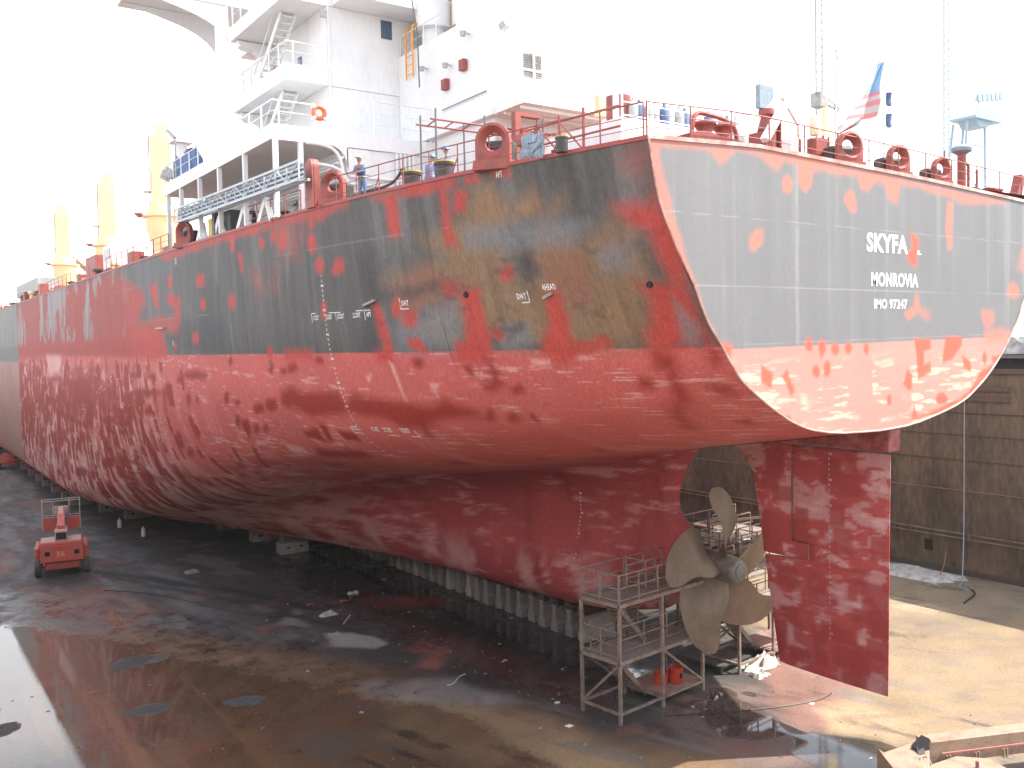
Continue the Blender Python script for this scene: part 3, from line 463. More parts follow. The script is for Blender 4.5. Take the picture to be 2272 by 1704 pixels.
# ---------------------------------------------------------------- the ship: hull
SHIP = thing('cargo_ship', (0, 90, ZK), 'huge red and black bulk carrier with patchy primer, standing on blocks in the dock', 'ship')
RED = (.32, .042, .034); DARK = (.19, .016, .011); AF = (.36, .080, .072); PALE = (.46, .25, .23); BLK = (.063, .060, .058)
def hull_paint(Y, z, girth, YS):
    n1 = fbm(Y*.35, z*.5, 1); n2 = fbm(Y*1.3, z*.25, 2); st = fbm(Y*3.1, z*.22, 3); fine = fbm(Y*2.5, z*2.5, 4)
    zb = 15.03 + .03*(fine - .5)
    up = sst(-.02, .02, z - zb)
    # weathered black topsides
    top = np.array(BLK)[None]*(.75 + .55*st + .45*(n1 - .5))[:, None]
    top = top*(.84 + .32*fbm(Y*7.5, z*.28, 18, 3))[:, None]; top = lerp(top, (.13, .125, .125), sst(.55, .8, n2)*.55)
    top = lerp(top, (.115, .112, .112), sst(30, 40, Y)*.38)
    # anti-fouling red below the load line
    low = np.array(AF)[None]*(.86 + .28*n1)[:, None]
    hz = fbm(Y*1.0, z*7, 6, 5); hz2 = fbm(Y*.33, z*3.2, 8, 5)
    low = lerp(low, (.50, .20, .19), sst(.52, .75, n2)*sst(14, 9, z)*.45)
    low = lerp(low, PALE, sst(.60, .72, hz)*sst(.47, .62, fbm(Y*.25, z*.6, 9))*.65)
    low = lerp(low, (.30, .04, .035), sst(.56, .75, hz2)*sst(12.5, 8.5, z)*.6)
    low = lerp(low, (.52, .33, .31), sst(.57, .69, fbm(Y*.55, girth*1.5, 12))*sst(11, 7, z)*sst(14, 26, Y)*.75)
    # forward quarter: pale, washed, with hundreds of dark touch-up dabs running down
    fw = sst(33, 50, Y)*sst(14.7, 13.9, z); blot = fbm(Y*.13, z*.33, 31, 5); vert = fbm(Y*.75, z*.28, 13, 5)
    low = lerp(low, (.40, .165, .145), fw*.9*sst(.25, .55, n1))
    low = lerp(low, (.48, .285, .25), fw*sst(.50, .66, vert)*.55)
    low = lerp(low, (.49, .31, .29), sst(22, 44, Y)*sst(9.5, 5.5, z)*(.35 + .6*sst(.35, .6, fbm(Y*.9, girth*.5, 14, 5))))
    low = lerp(low, (.21, .030, .024), fw*sst(.53, .585, blot + .10*(vert - .5) + .05*sst(6, 11, z))*sst(3, 8, z)*.85)
    low = lerp(low, (.25, .045, .04), fw*sst(13.2, 14.4, z)*sst(70, 60, Y)*.6)
    low = lerp(low, (.24, .035, .03), sst(31, 44, Y)*sst(14.9, 14, z)*sst(.575, .60, fbm(Y*1.9, z*.75, 24, 3))*.7)
    rd = random.Random(12); ncol = girth.shape[0]//len(YS)
    for q in range(1150):
        y0 = 34 + 65*rd.random()**.85; z0 = rd.uniform(2.6, 14.6)
        if rd.random() > (.35 + .65*math.exp(-((z0 - 10.5)/3.2)**2))*min(1, (y0 - 30)/14): continue
        w = rd.uniform(.14, .46)*(1 + .012*(y0 - 34)); h = rd.uniform(.22, .75); tail = rd.random() < .35
        a, b = np.searchsorted(YS, [y0 - w - .3, y0 + w + .3]); sl = slice(a*ncol, b*ncol)
        dy = np.abs(Y[sl] - y0 + .10*(fine[sl] - .5)*4*w); dz = np.abs(z[sl] - z0)
        m = sst(w + .07, w - .05, dy)*sst(h + .1, h - .06, dz)
        if tail: L = rd.uniform(.6, 1.8); m = np.maximum(m, sst(.10, .03, dy)*(z[sl] < z0)*sst(z0 - h - L, z0 - h - L + .15, z[sl]))
        low[sl] = lerp(low[sl], (.205, .019, .013), m*rd.uniform(.75, 1.0))
    # thin pale scratches along the plating
    low = lerp(low, (.48, .30, .28), sst(.66, .72, fbm(Y*.9, z*16, 16, 3))*sst(.5, .62, fbm(Y*.5, z*1.2, 17))*.5)
    c = low*(1 - up[:, None]) + top*up[:, None]
    cols = {'R': (RED, .95), 'D': (DARK, .92), 'P': (PALE, .8), 'B': (None, .8), 'G': ((.135, .14, .15), .7), 'N': ((.045, .043, .045), .65), 'r': ((.33, .06, .05), .35)}
    wob = .16*(fbm(Y*1.1, z*1.1, 40) - .5)
    for kind, soft, pts in SIDE:
        k, m = polymask(pts, soft*2.1 if kind in 'RD' else soft*1.5, Y + wob, z + wob*1.3)
        if len(k) == 0: continue
        col, w = cols[kind]
        if kind == 'B':
            col = np.array((.178, .108, .058))[None]*(.55 + .35*st[k] + .2*fine[k] + .4*fbm(Y[k]*8, z[k]*.3, 45, 3))[:, None]
            m = m*sst(.28, .6, .55*n1[k] + .45*fbm(Y[k]*.7, z[k]*1.1, 41))
            col = lerp(col, (.20, .075, .05), sst(.55, .75, fbm(Y[k]*.5, z[k]*.35, 42))*.7)
        elif kind == 'R': col = np.array(col)[None]*(.86 + .24*st[k])[:, None]
        elif kind == 'r': m = m*sst(.35, .65, fbm(Y[k]*1.2, z[k]*.5, 43))
        c[k] = lerp(c[k], col, m*w)
    c = lerp(c, (.03, .03, .032), sst(.66, .70, fbm(Y*1.1, z*2.6, 46, 4))*sst(15.2, 15.6, z)*sst(19.5, 18, z)*sst(16, 12, Y)*.28)
    c = c*(1 - .25*sst(38, 50, Y)*sst(14.6, 15.4, z))[:, None]
    # bare grey strips left between the primer on the forward topsides
    g = sst(44, 52, Y)*sst(104, 96, Y)*sst(15.9, 16.6, z)
    c = lerp(c, (.19, .20, .20), g*sst(.545, .60, fbm(Y*.33, z*.22, 50, 5, .6))*sst(15.9, 17.5, z + 2*fbm(Y*.4, z*0, 51))*.85)
    c = lerp(c, (.20, .05, .045), g*sst(.42, .6, fbm(Y*1.6, z*.35, 52))*.55)
    # unpainted midbody beyond the staging
    mid = sst(99.6, 99.8, Y)
    mu = np.array((.14, .14, .135))[None]*(.75 + .5*fbm(Y*1.2, z*.25, 55))[:, None]; mu = lerp(mu, (.10, .10, .095), sst(16.4, 15.8, z)*sst(14.2, 14.6, z)*.8)
    ml = np.array((.25, .135, .115))[None]*(.85 + .3*fbm(Y*.7, z*.3, 56))[:, None]
    mm = np.where((z > 14.4)[:, None], mu, ml); c = c*(1 - mid[:, None]) + mm*mid[:, None]
    # weld seams picked out by scraped paint
    for zs, w in ((19.3, .16), (17.05, .22)):
        c = lerp(c, (.30, .28, .28), sst(.022, .008, np.abs(z - zs - .05*(Y/30)))*w*sst(.45, .6, fbm(Y*.6, z*0, 60)))
    for ys in (9.5, 20.5, 31.5, 42.5, 54, 66): c = c*(1 - .28*(sst(.03, .01, np.abs(Y - ys - (20 - z)*.02))*sst(14, 15.2, z)))[:, None]
    return np.clip(c*1.5, 0, .85)
def shift_x(Y): return -1.8*np.clip(1 - Y/40., 0, 1)**1.3
def build_hull():
    Ys = np.concatenate([np.arange(0, 60, .075), np.arange(60, 100, .2), np.arange(100, 191.01, 1.0)]); n = 330
    G = grid_a(Ys, n); seg = np.linalg.norm(np.diff(G, axis=1), axis=2); girth = np.concatenate([np.zeros((len(Ys), 1)), np.cumsum(seg, 1)], 1)
    m = painted('hull_paint', .60, .2, .10, streak=True)
    Yf, zf = G[..., 1].ravel(), G[..., 2].ravel()
    hull = grid_mesh('hull', G, m, hull_paint(Yf, zf, girth.ravel(), Ys), SHIP)
    # lower body: skeg and flat bottom
    u = np.linspace(0, 1, 260)**1.3; nb = 110; Yt = 9 + u*(191 - 9); S = section(ST_B, Yt, nb)
    # slide the columns so that they start on the curved aft edge of the skeg
    zc = S[0, :, 1]; B = np.zeros((len(u), nb, 3))
    w = np.clip((26 - Yt)/(26 - 9), 0, 1)
    A0 = section(ST_B, np.array([12.]), nb)[0]
    for j in range(nb):
        y0 = aft_y(A0[j, 1]); yj = np.where(Yt < 26, y0 + (Yt - 9)/(26 - 9)*(26 - y0), Yt)
        sj = section(ST_B, np.maximum(yj, 9), nb)[:, j]
        zz = sj[:, 1]; lo = np.interp(yj, [9.5, 10.2, 10.74, 11.37, 12, 13.8, 16.5, 19], [4.9, 3.93, 3.47, 3.1, 2.73, 2.3, 2.0, 1.8])
        if j < nb*.55: zz = np.maximum(zz, np.where(yj < 19, lo, 1.8)*1.0 if j < nb*.3 else zz)
        t = np.clip((yj - y0)/.9, 0, 1); rnd = np.sqrt(np.clip(1 - (1 - t)**2, 0, 1))
        B[:, j] = np.stack([sj[:, 0]*np.where(yj < 26, rnd, 1), yj, zz], -1)
    Yb, zb_ = B[..., 1].ravel(), B[..., 2].ravel()
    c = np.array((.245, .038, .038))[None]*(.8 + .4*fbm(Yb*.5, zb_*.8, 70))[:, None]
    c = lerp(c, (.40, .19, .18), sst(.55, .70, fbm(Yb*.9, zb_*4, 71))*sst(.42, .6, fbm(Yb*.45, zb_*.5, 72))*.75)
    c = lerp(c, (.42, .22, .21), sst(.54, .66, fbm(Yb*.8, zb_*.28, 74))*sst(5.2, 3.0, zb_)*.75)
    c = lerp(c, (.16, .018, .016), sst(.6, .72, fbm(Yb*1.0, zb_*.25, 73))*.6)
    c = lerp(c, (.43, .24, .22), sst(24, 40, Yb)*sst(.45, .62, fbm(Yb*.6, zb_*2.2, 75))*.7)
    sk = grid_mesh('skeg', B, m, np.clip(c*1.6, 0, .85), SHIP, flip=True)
    # starboard half, mirrored
    Yc = np.concatenate([np.linspace(0, 60, 90), np.linspace(61.5, 191, 60)])
    Gs = grid_a(Yc, 80); Gs[..., 0] = -Gs[..., 0] + shift_x(Gs[..., 1])
    RT = np.array([(11.97,-1.3),(12.0,-.2),(12.2,1.5),(12.75,4.04),(13.3,5.2),(13.84,6.07),(15.1,7.49),(16.04,8.23),(16.8,8.67),(18.1,9.5),(19.4,10.1),(20.93,10.5)])
    ex = np.maximum(Gs[0, :, 0] - np.interp(Gs[0, :, 2], RT[:, 0], RT[:, 1]), 0) + .03; Gs[..., 0] -= ex[None]*np.clip(1 - Gs[..., 1]/9, 0, 1)
    grid_mesh('starboard_shell', Gs, m, np.where((Gs[..., 2].ravel() > 15.1)[:, None], np.array(BLK)[None]*1.2, np.array(AF)[None]), SHIP, flip=True)
    Bs = B[::3].copy(); Bs[..., 0] *= -1
    grid_mesh('starboard_skeg', Bs, m, np.tile((.25, .033, .033), (Bs.shape[0]*Bs.shape[1], 1)), SHIP)
    # main deck
    dx = G[:, -1]; dk = np.stack([dx[::6], np.stack([-dx[::6, 0] + shift_x(dx[::6, 1]), dx[::6, 1], dx[::6, 2]], -1)], 1); dk[..., 2] -= .02
    grid_mesh('main_deck', dk, mat('deck_red', (.20, .05, .04), .7, col2=(.13, .08, .06)), None, SHIP, smooth=False)
    return G, hull, sk
GA, HULL, SKEG = build_hull()
def hull_x(Y, z):
    s = section(ST_A, np.array([Y]), 200)[0]; i = np.argsort(s[60:, 1]); return float(np.interp(z, s[60:, 1][i], s[60:, 0][i]))
def deck_x(Y): return float(section(ST_A, np.array([Y]), 20)[0, -1, 0])
def deck_z(Y): return float(section(ST_A, np.array([Y]), 20)[0, -1, 1])
# ---- transom
LEFT = [(11.97,-1.45),(12.0,-2.9),(12.08,-3.97),(12.27,-5.2),(12.69,-6.35),(13.27,-7.4),(14.03,-8.5),(15.03,-9.31),(15.73,-9.88),(16.81,-10.46),(18.1,-11.28),(19.38,-11.88),(20.93,-12.22)]
RIGHT = [(11.97,-1.3),(12.0,-.2),(12.2,1.5),(12.75,4.04),(13.3,5.2),(13.84,6.07),(15.1,7.49),(16.04,8.23),(16.8,8.67),(18.1,9.5),(19.4,10.1),(20.93,10.5)]
def tr_top(x): return np.interp(x, [-12.3,-7.7,1.2,8.6,10.6], [20.93,21.15,20.93,20.64,20.55])
def build_transom():
    L = np.array(LEFT); Rr = np.array(RIGHT)
    t = np.linspace(0, 1, 300)**1.25; zs = 11.97 + t*(20.93 - 11.97); nx = 520
    xl = pchip(L[:, 0], L[:, 1:2], zs)[:, 0]; xr = pchip(Rr[:, 0], Rr[:, 1:2], zs)[:, 0]
    u = np.linspace(0, 1, nx); X = xl[:, None] + u[None]*(xr - xl)[:, None]
    Z = zs[:, None] + (tr_top(X) - 20.93)*sst(16, 20.93, zs)[:, None]; Yy = np.zeros_like(X)
    x, z = X.ravel(), Z.ravel(); st = fbm(x*2.2, z*.1, 80); n1 = fbm(x*.4, z*.4, 81); fine = fbm(x*2.5, z*2.5, 82)
    top = np.array((.150, .152, .157))[None]*(.88 + .18*st + .14*(n1 - .5))[:, None]
    top = lerp(top, (.23, .23, .23), sst(.62, .8, st)*.35)
    for xs, w, k_ in ((-5.75, .16, .55), (-11.2, .05, .35), (3.4, .10, .22), (6.2, .09, .2), (-2.9, .12, .15)): top = lerp(top, (.30, .30, .30), sst(w, .0, np.abs(x - xs + .08*fine))*k_*.7*sst(.2, .6, fbm(x*.3, z*.8, 86)))
    low = np.array((.47, .195, .165))[None]*(.9 + .2*n1)[:, None]
    low = lerp(low, (.68, .50, .38), sst(.50, .66, fbm(x*1.1, z*7, 83))*sst(.40, .55, fbm(x*.8, z*.2, 84))*sst(14.9, 13.9, z)*.55)
    bz = 15.0 + .012*(x + 6) + .03*(fine - .5); up = sst(-.02, .02, z - bz); c = low*(1 - up[:, None]) + top*up[:, None]
    wob = .10*(fbm(x*1.7, z*1.7, 85) - .5)
    for kind, soft, pts in STERN:
        k, mm = polymask(pts, soft*1.8, x + wob, z + wob*1.2)
        col, w = {'R': ((.50, .15, .105), .85), 'D2': ((.46, .085, .05), .92), 'r': ((.5, .16, .12), .45)}[kind]
        c[k] = lerp(c[k], col, mm*w)
    for zs_, k, w in ((18.95, .0, .22), (16.86, .0, .28), (15.12, .012, .2)):
        c = lerp(c, (.55, .54, .52), sst(.018, .004, np.abs(z - zs_ - k*(x + 6)))*w*(.4 + .6*fine))
    ob = grid_mesh('transom', np.stack([X, Yy, Z], -1), painted('stern_paint', .62, .08, .05), np.clip(c*1.32, 0, .85), SHIP)
    rim = MB(); P = [(x_, -.02, z_) for x_, z_ in zip(xl[::-6], zs[::-6])] + [(x_, -.02, z_) for x_, z_ in zip(xr[::6], zs[::6])]
    rim.tube(P, .035, 6); rim.build('edge_bead', mat('bead', (.5, .2, .16), .5, col2=(.6, .5, .45)), ob, smooth=True)
    tp = MB(); xs = np.linspace(-12.25, 10.5, 30); P = [(x_, .03, tr_top(x_) + .03) for x_ in xs]
    for a, b in zip(P[:-1], P[1:]): tp.bar(a, b, .14, .12)
    tp.build('deck_edge_bar', mat('bead', 0), ob)
    return ob
TRANSOM = build_transom()
def deck_edge_port():
    tp = MB(); ys = np.concatenate([np.linspace(0, 40, 60), np.linspace(42, 176, 50)])
    P = [(deck_x(y) + .02, y, deck_z(y) + .02) for y in ys]
    for a, b in zip(P[:-1], P[1:]): tp.bar(a, b, .1, .12)
    tp.build('sheer_bar', mat('primer_red', RED, .5, col2=(.33, .06, .05)), SHIP)
deck_edge_port()
# ---- lettering
def text_mesh(s, h, bold=.012, sx=1.0):
    cu = bpy.data.curves.new('t', 'FONT'); cu.body = s; cu.size = h*1.38; cu.offset = bold; cu.resolution_u = 3; cu.space_character = 1.05
    ob = bpy.data.objects.new('t', cu); COL.objects.link(ob); bpy.context.view_layer.update()
    me = bpy.data.meshes.new_from_object(ob.evaluated_get(bpy.context.evaluated_depsgraph_get()))
    V = np.array([v.co[:2] for v in me.vertices]); F = [tuple(p.vertices) for p in me.polygons]
    bpy.data.objects.remove(ob); bpy.data.meshes.remove(me); V[:, 0] *= sx
    return V, F
def worn_white(name, lo, hi, under, scale=5, stretch=(1, 1, .35)):
    return mat(name, (.78, .77, .75), .6, col2=under, scale=scale, lo=lo, hi=hi, stretch=stretch, fine=.06)
W_NAME = worn_white('worn_letter_white', .64, .70, (.17, .17, .175), 2.2)
W_FAINT = mat('faint_mark', (.50, .36, .33), .6, col2=(.40, .2, .18), scale=5)
W_MARK = worn_white('worn_mark_white', .52, .66, (.36, .16, .14), 6, (1, 1, 1))
def text_stern(s, x0, x1, z0, h, name, bold):
    V, F = text_mesh(s, h, bold); w = V[:, 0].max() - V[:, 0].min(); V[:, 0] = x0 + (V[:, 0] - V[:, 0].min())*(x1 - x0)/w
    V[:, 1] = z0 + V[:, 1]*h/(V[:, 1].max() or 1)
    m = MB(); m.add([(x, -.006, z) for x, z in V], F); return m
text_stern('SKYFA', -2.08, .38, 18.22, .63, 'ship_name', .035).build('name_lettering', W_NAME, TRANSOM); t = MB()
V, F = text_mesh('L', .14, .02); t.add([(.98 + x*2.2, -.006, 18.21 + z*.9) for x, z in V], F)
t.build('name_lettering', W_NAME, TRANSOM)
text_stern('MONROVIA', -1.81, 1.03, 17.03, .47, 'port', .022).build('home_port_lettering', W_NAME, TRANSOM)
text_stern('IMO 97247', -1.66, .34, 16.25, .32, 'imo', .014).build('number_lettering', W_NAME, TRANSOM)
def side_text(mb, s, Y, z, h, sx=.58, bold=.008, d=.012):
    V, F = text_mesh(s, h, bold, sx); V[:, 1] *= h/max(V[:, 1].max(), .01)
    P = []
    for x, y in V: yy = Y - x; zz = z + y; P.append((hull_x(yy, zz) - d, yy, zz))
    mb.add(P, F); return V[:, 0].max()
def side_line(mb, Y0, z0, Y1, z1, w=.035):
    P = []
    for t in np.linspace(0, 1, 9):
        y = Y0 + (Y1 - Y0)*t; z = z0 + (z1 - z0)*t
        for k in (-1, 1):
            dy, dz = (0, k*w/2) if abs(Y1 - Y0) > abs(z1 - z0) else (k*w/2, 0); P.append((hull_x(y + dy, z + dz) - .012, y + dy, z + dz))
    mb.add(P, [(2*i, 2*i+1, 2*i+3, 2*i+2) for i in range(8)])
H = .19
for s, y, z in (('1COST', 17.42, 16.42), ('1COST', 16.38, 16.42), ('2COST', 15.52, 16.42), ('2COST', 14.44, 16.42), ('APT', 13.58, 16.42), ('DWT', 11.50, 16.76), ('DWT', 6.06, 16.74), ('AHEAD', 4.98, 16.98), ('1COST', 16.95, 11.75), ('1COST', 15.6, 11.77), ('2COST', 14.85, 11.77), ('2COST', 13.9, 11.79), ('APT', 5.75, 20.62)):
    tk = MB(); side_text(tk, s, y, z, H); tk.build('tank_mark', W_MARK, HULL)
for l in ((17.5,16.7,17.15,16.69),(17.5,16.7,17.5,16.32),(16.1,16.68,15.25,16.66),(15.6,16.67,15.6,16.35),(14.2,16.68,13.3,16.68),(13.68,16.67,13.68,16.3),(11.58,17.05,11.58,16.64),(11.58,16.64,11.15,16.64),(5.6,17.0,5.6,16.62),(5.6,16.62,5.95,16.62),(17.0,11.9,17.0,11.62),(17.0,11.62,16.5,11.62),(13.2,11.9,13.2,11.62),(13.2,11.62,13.6,11.62),(14.8,11.62,14.2,11.62)): tk = MB(); side_line(tk, *l); tk.build('mark_line', W_MARK, HULL)
for dr in range(80, 165, 2):
    zz = ZK + dr/10.
    if zz < 9.9: continue
    lab = ('%dM' % (dr//10)) if dr % 10 == 0 else str(dr % 10)
    dm = MB(); side_text(dm, lab, 16.45 + (.1 if dr % 10 == 0 else 0), zz - .05, .1, .95, .006); dm.build('draft_mark', W_MARK, HULL)
for dr in range(14, 62, 2):
    zz = ZK + dr/10.; lab = ('%dM' % (dr//10)) if dr % 10 == 0 else str(dr % 10)
    V, F = text_mesh(lab, .1, .006, .95); sx = np.interp(zz, [2.8, 4.6, 6.8, 8.1], [-1.75, -1.95, -1.45, -1.55])
    dk = MB(); dk.add([(sx - .03, 16.5 - x, zz - .05 + y) for x, y in V], F); dk.build('draft_mark', W_MARK, SKEG)
for s, y, z in (('AB', 35.0, 20.2),): pass
for s, y, z, h_ in (('(O)', 34.5, 20.15, .32), ('15', 35.6, 15.55, .28)): sm = MB(); side_text(sm, s, y, z, h_); sm.build('frame_mark', W_MARK, HULL)
# small fittings on the shell: drain plates and outlet holes
for y0, z0, y1, z1 in ((13.62, 16.86, 12.9, 17.03), (5.0, 16.72, 4.62, 16.86), (38.6, 16.62, 36.9, 16.60)): fit = MB(); fit.bar((hull_x(y0, z0) - .05, y0, z0), (hull_x(y1, z1) - .05, y1, z1), .12, .1); fit.build('rubbing_plate', mat('grey_steel', (.34, .34, .33), .45, col2=(.2, .17, .15)), HULL)
for y, z in ((8.21, 17.01), (1.26, 16.96)):
    h = MB(); h.lathe([(.11, -.05), (.11, .03), (.08, .03)], (hull_x(y, z), y, z), 'x', 12); h.build('scupper', mat('black_hole', (.012, .012, .012), .8), HULL)
# ---- rudder, horn, propeller
def foil(Yf, Ya, th, n=14):
    """half thickness along a chord from forward Yf to aft Ya"""
    t = np.linspace(0, 1, n); x = .5*(1 - np.cos(np.pi*t)); h = th*2.6*(.2969*np.sqrt(x) - .126*x - .3516*x**2 + .2843*x**3 - .1015*x**4); h[-1] = .025
    return Yf + (Ya - Yf)*x, h
def foil_body(zs, yf, ya, th, name, m, parent, paint, cut0=0., nz=60, nc=40):
    zz = np.linspace(zs[0], zs[-1], nz); F = np.interp(zz, zs, yf); A = np.interp(zz, zs, ya); rows = []
    for k in range(nz):
        y, h = foil(F[k], A[k], th, nc); rows.append(np.concatenate([np.stack([-h, y, np.full(nc, zz[k])], -1), np.stack([h, y, np.full(nc, zz[k])], -1)[::-1]], 0))
    G = np.array(rows); bot = G[:1].copy(); bot[..., 0] = 0; top = G[-1:].copy(); top[..., 0] = 0
    G = np.concatenate([bot, G, top], 0)
    ob = grid_mesh(name, G, m, paint(G[..., 1].ravel(), G[..., 2].ravel()), parent, smooth=True)
    return ob
def rud_paint(Y, z):
    # primed plate with flaky pale undercoat and square dark touch-ups
    c = np.array((.29, .047, .045))[None]*(.85 + .3*fbm(Y*.7, z*.7, 90))[:, None]
    c = lerp(c, (.37, .19, .19), sst(.50, .60, fbm(Y*.85, z*1.3, 91, 5, .6))*.78)
    c = lerp(c, (.44, .27, .26), sst(.60, .68, fbm(Y*1.2, z*3.5, 92, 5, .6))*.6)
    r2 = random.Random(4)
    for i in range(46):
        y0 = r2.uniform(.7, 6.2); z0 = r2.uniform(2.2, 10.6); w, h = r2.uniform(.25, .55), r2.uniform(.25, .6)
        k, m = polymask([(y0-w, z0-h), (y0+w, z0-h), (y0+w, z0+h), (y0-w, z0+h)], .14, Y, z)
        if len(k): c[k] = lerp(c[k], (.23, .030, .028), m*.8)
    c = lerp(c, (.24, .030, .028), sst(3.2, 2.4, z)*.5*sst(.35, .6, fbm(Y*.6, z, 93)))
    return np.clip(c*1.4, 0, .85)
RP = painted('rudder_paint', .5)
# rudder blade: a full-depth foil aft, with its forward lower part under the horn
RUD = foil_body([2.0, 6.38, 6.42, 7.12, 7.16, 10.97], [5.5, 6.24, 4.02, 4.02, 4.80, 4.80], [.58, .52, .52, .52, .52, .46], .50, 'rudder', RP, SHIP, rud_paint, nz=150)
HORN = foil_body([6.46, 7.06, 7.12, 9.68, 10.2, 10.6, 11.0, 11.6], [6.28, 6.33, 6.34, 6.79, 7.15, 7.6, 8.3, 9.2], [4.08, 4.08, 4.88, 4.88, 4.88, 4.88, 4.6, 4.4], .54, 'rudder_horn', RP, SHIP, rud_paint, nz=110)
hb = MB(); hb.prism([(.30, 11.08), (.22, 12.2), (5.2, 12.0), (5.2, 11.06)], -.34, .34, 'x'); hb.build('rudder_trunk', mat('horn_red', (.27, .042, .04), .5, col2=(.38, .17, .17)), SHIP, bevel=.06)
for dr in list(range(18, 27, 2)) + list(range(32, 92, 2)):
    zz = ZK + dr/10.; lab = ('%dM' % (dr//10)) if dr % 10 == 0 else str(dr % 10)
    V, F = text_mesh(lab, .1, .006, .95); t = (5.5 - 2.95)/(5.5 - .55)
    yy, hh = foil(4.8 if zz > 7.2 else 6.0, .5, .5); xx = -float(np.interp(2.95, yy[::-1], hh[::-1])) - .03
    rm = MB(); rm.add([(xx, 3.0 - x, zz - .05 + y) for x, y in V], F); rm.build('draft_mark', W_FAINT, RUD)
PM = mat('bronze', (.225, .168, .115), .55, .15, col2=(.165, .118, .078), scale=.9, stretch=(1, 1, .5), fine=.09, bump=.04)
HUBC = (0, 8.5, 5.3)
hub = MB(); hub.lathe([(.35, -.98), (.42, -.96), (.50, -.85), (.54, -.6), (.58, -.2), (.62, .5), (.70, 1.1), (.74, 1.25)], HUBC, 'y', 28)
PROP = hub.build('propeller', mat('hub_grey', (.20, .19, .175), .55, .15, col2=(.13, .105, .085), scale=2.2), SHIP, smooth=True)
cap = MB(); cap.lathe([(.36, -.99), (.36, -1.03), (.22, -1.07), (.02, -1.08)], HUBC, 'y', 20); cap.build('boss_cap', mat('hub_grey', 0), PROP, smooth=True)
def blade(th0):
    nr, ns = 26, 15; P = []
    for side in (1, -1):
        for i in range(nr):
            q = i/(nr - 1); r = .55 + q*3.2
            ch = 2.5*math.sqrt(max(1 - (2*(q**1.15) - .98)**2*.93, .002))*(1 - .1*q) if q > .0 else 1.0
            ch = max(ch, .12) if q < 1 else .05
            if q < .35: ch = max(ch, 1.15 + q*2.6)
            phi = math.atan(6.4/(2*math.pi*max(r, .7))); sk = -R(7)*math.sin(math.pi*min(q/.75, 1)) + R(21)*(max(q - .45, 0)/.55)**1.4
            for k in range(ns):
                s = k/(ns - 1) - .5; t = .17*(1 - q)**1.2 + .012; tk_ = t*(1 - (2*s)**2)*.5 + .004
                d = s*ch; a = th0 + sk - d*math.cos(phi)/r; y = d*math.sin(phi) - .35*q*q + side*tk_
                P.append((HUBC[0] + r*math.cos(a), HUBC[1] + .1 + y, HUBC[2] + r*math.sin(a)))
    f = []; n = nr*ns
    for o in (0, n):
        f += [(o+i*ns+k, o+i*ns+k+1, o+(i+1)*ns+k+1, o+(i+1)*ns+k) for i in range(nr-1) for k in range(ns-1)]
    for i in range(nr-1): f += [(i*ns, (i+1)*ns, n+(i+1)*ns, n+i*ns), (i*ns+ns-1, n+i*ns+ns-1, n+(i+1)*ns+ns-1, (i+1)*ns+ns-1)]
    f += [((nr-1)*ns+k, (nr-1)*ns+k+1, n+(nr-1)*ns+k+1, n+(nr-1)*ns+k) for k in range(ns-1)]
    m = MB(); m.add(P, f); m.build('blade', PM, PROP, smooth=True)
for k in range(5): blade(R(84 + 72*k))
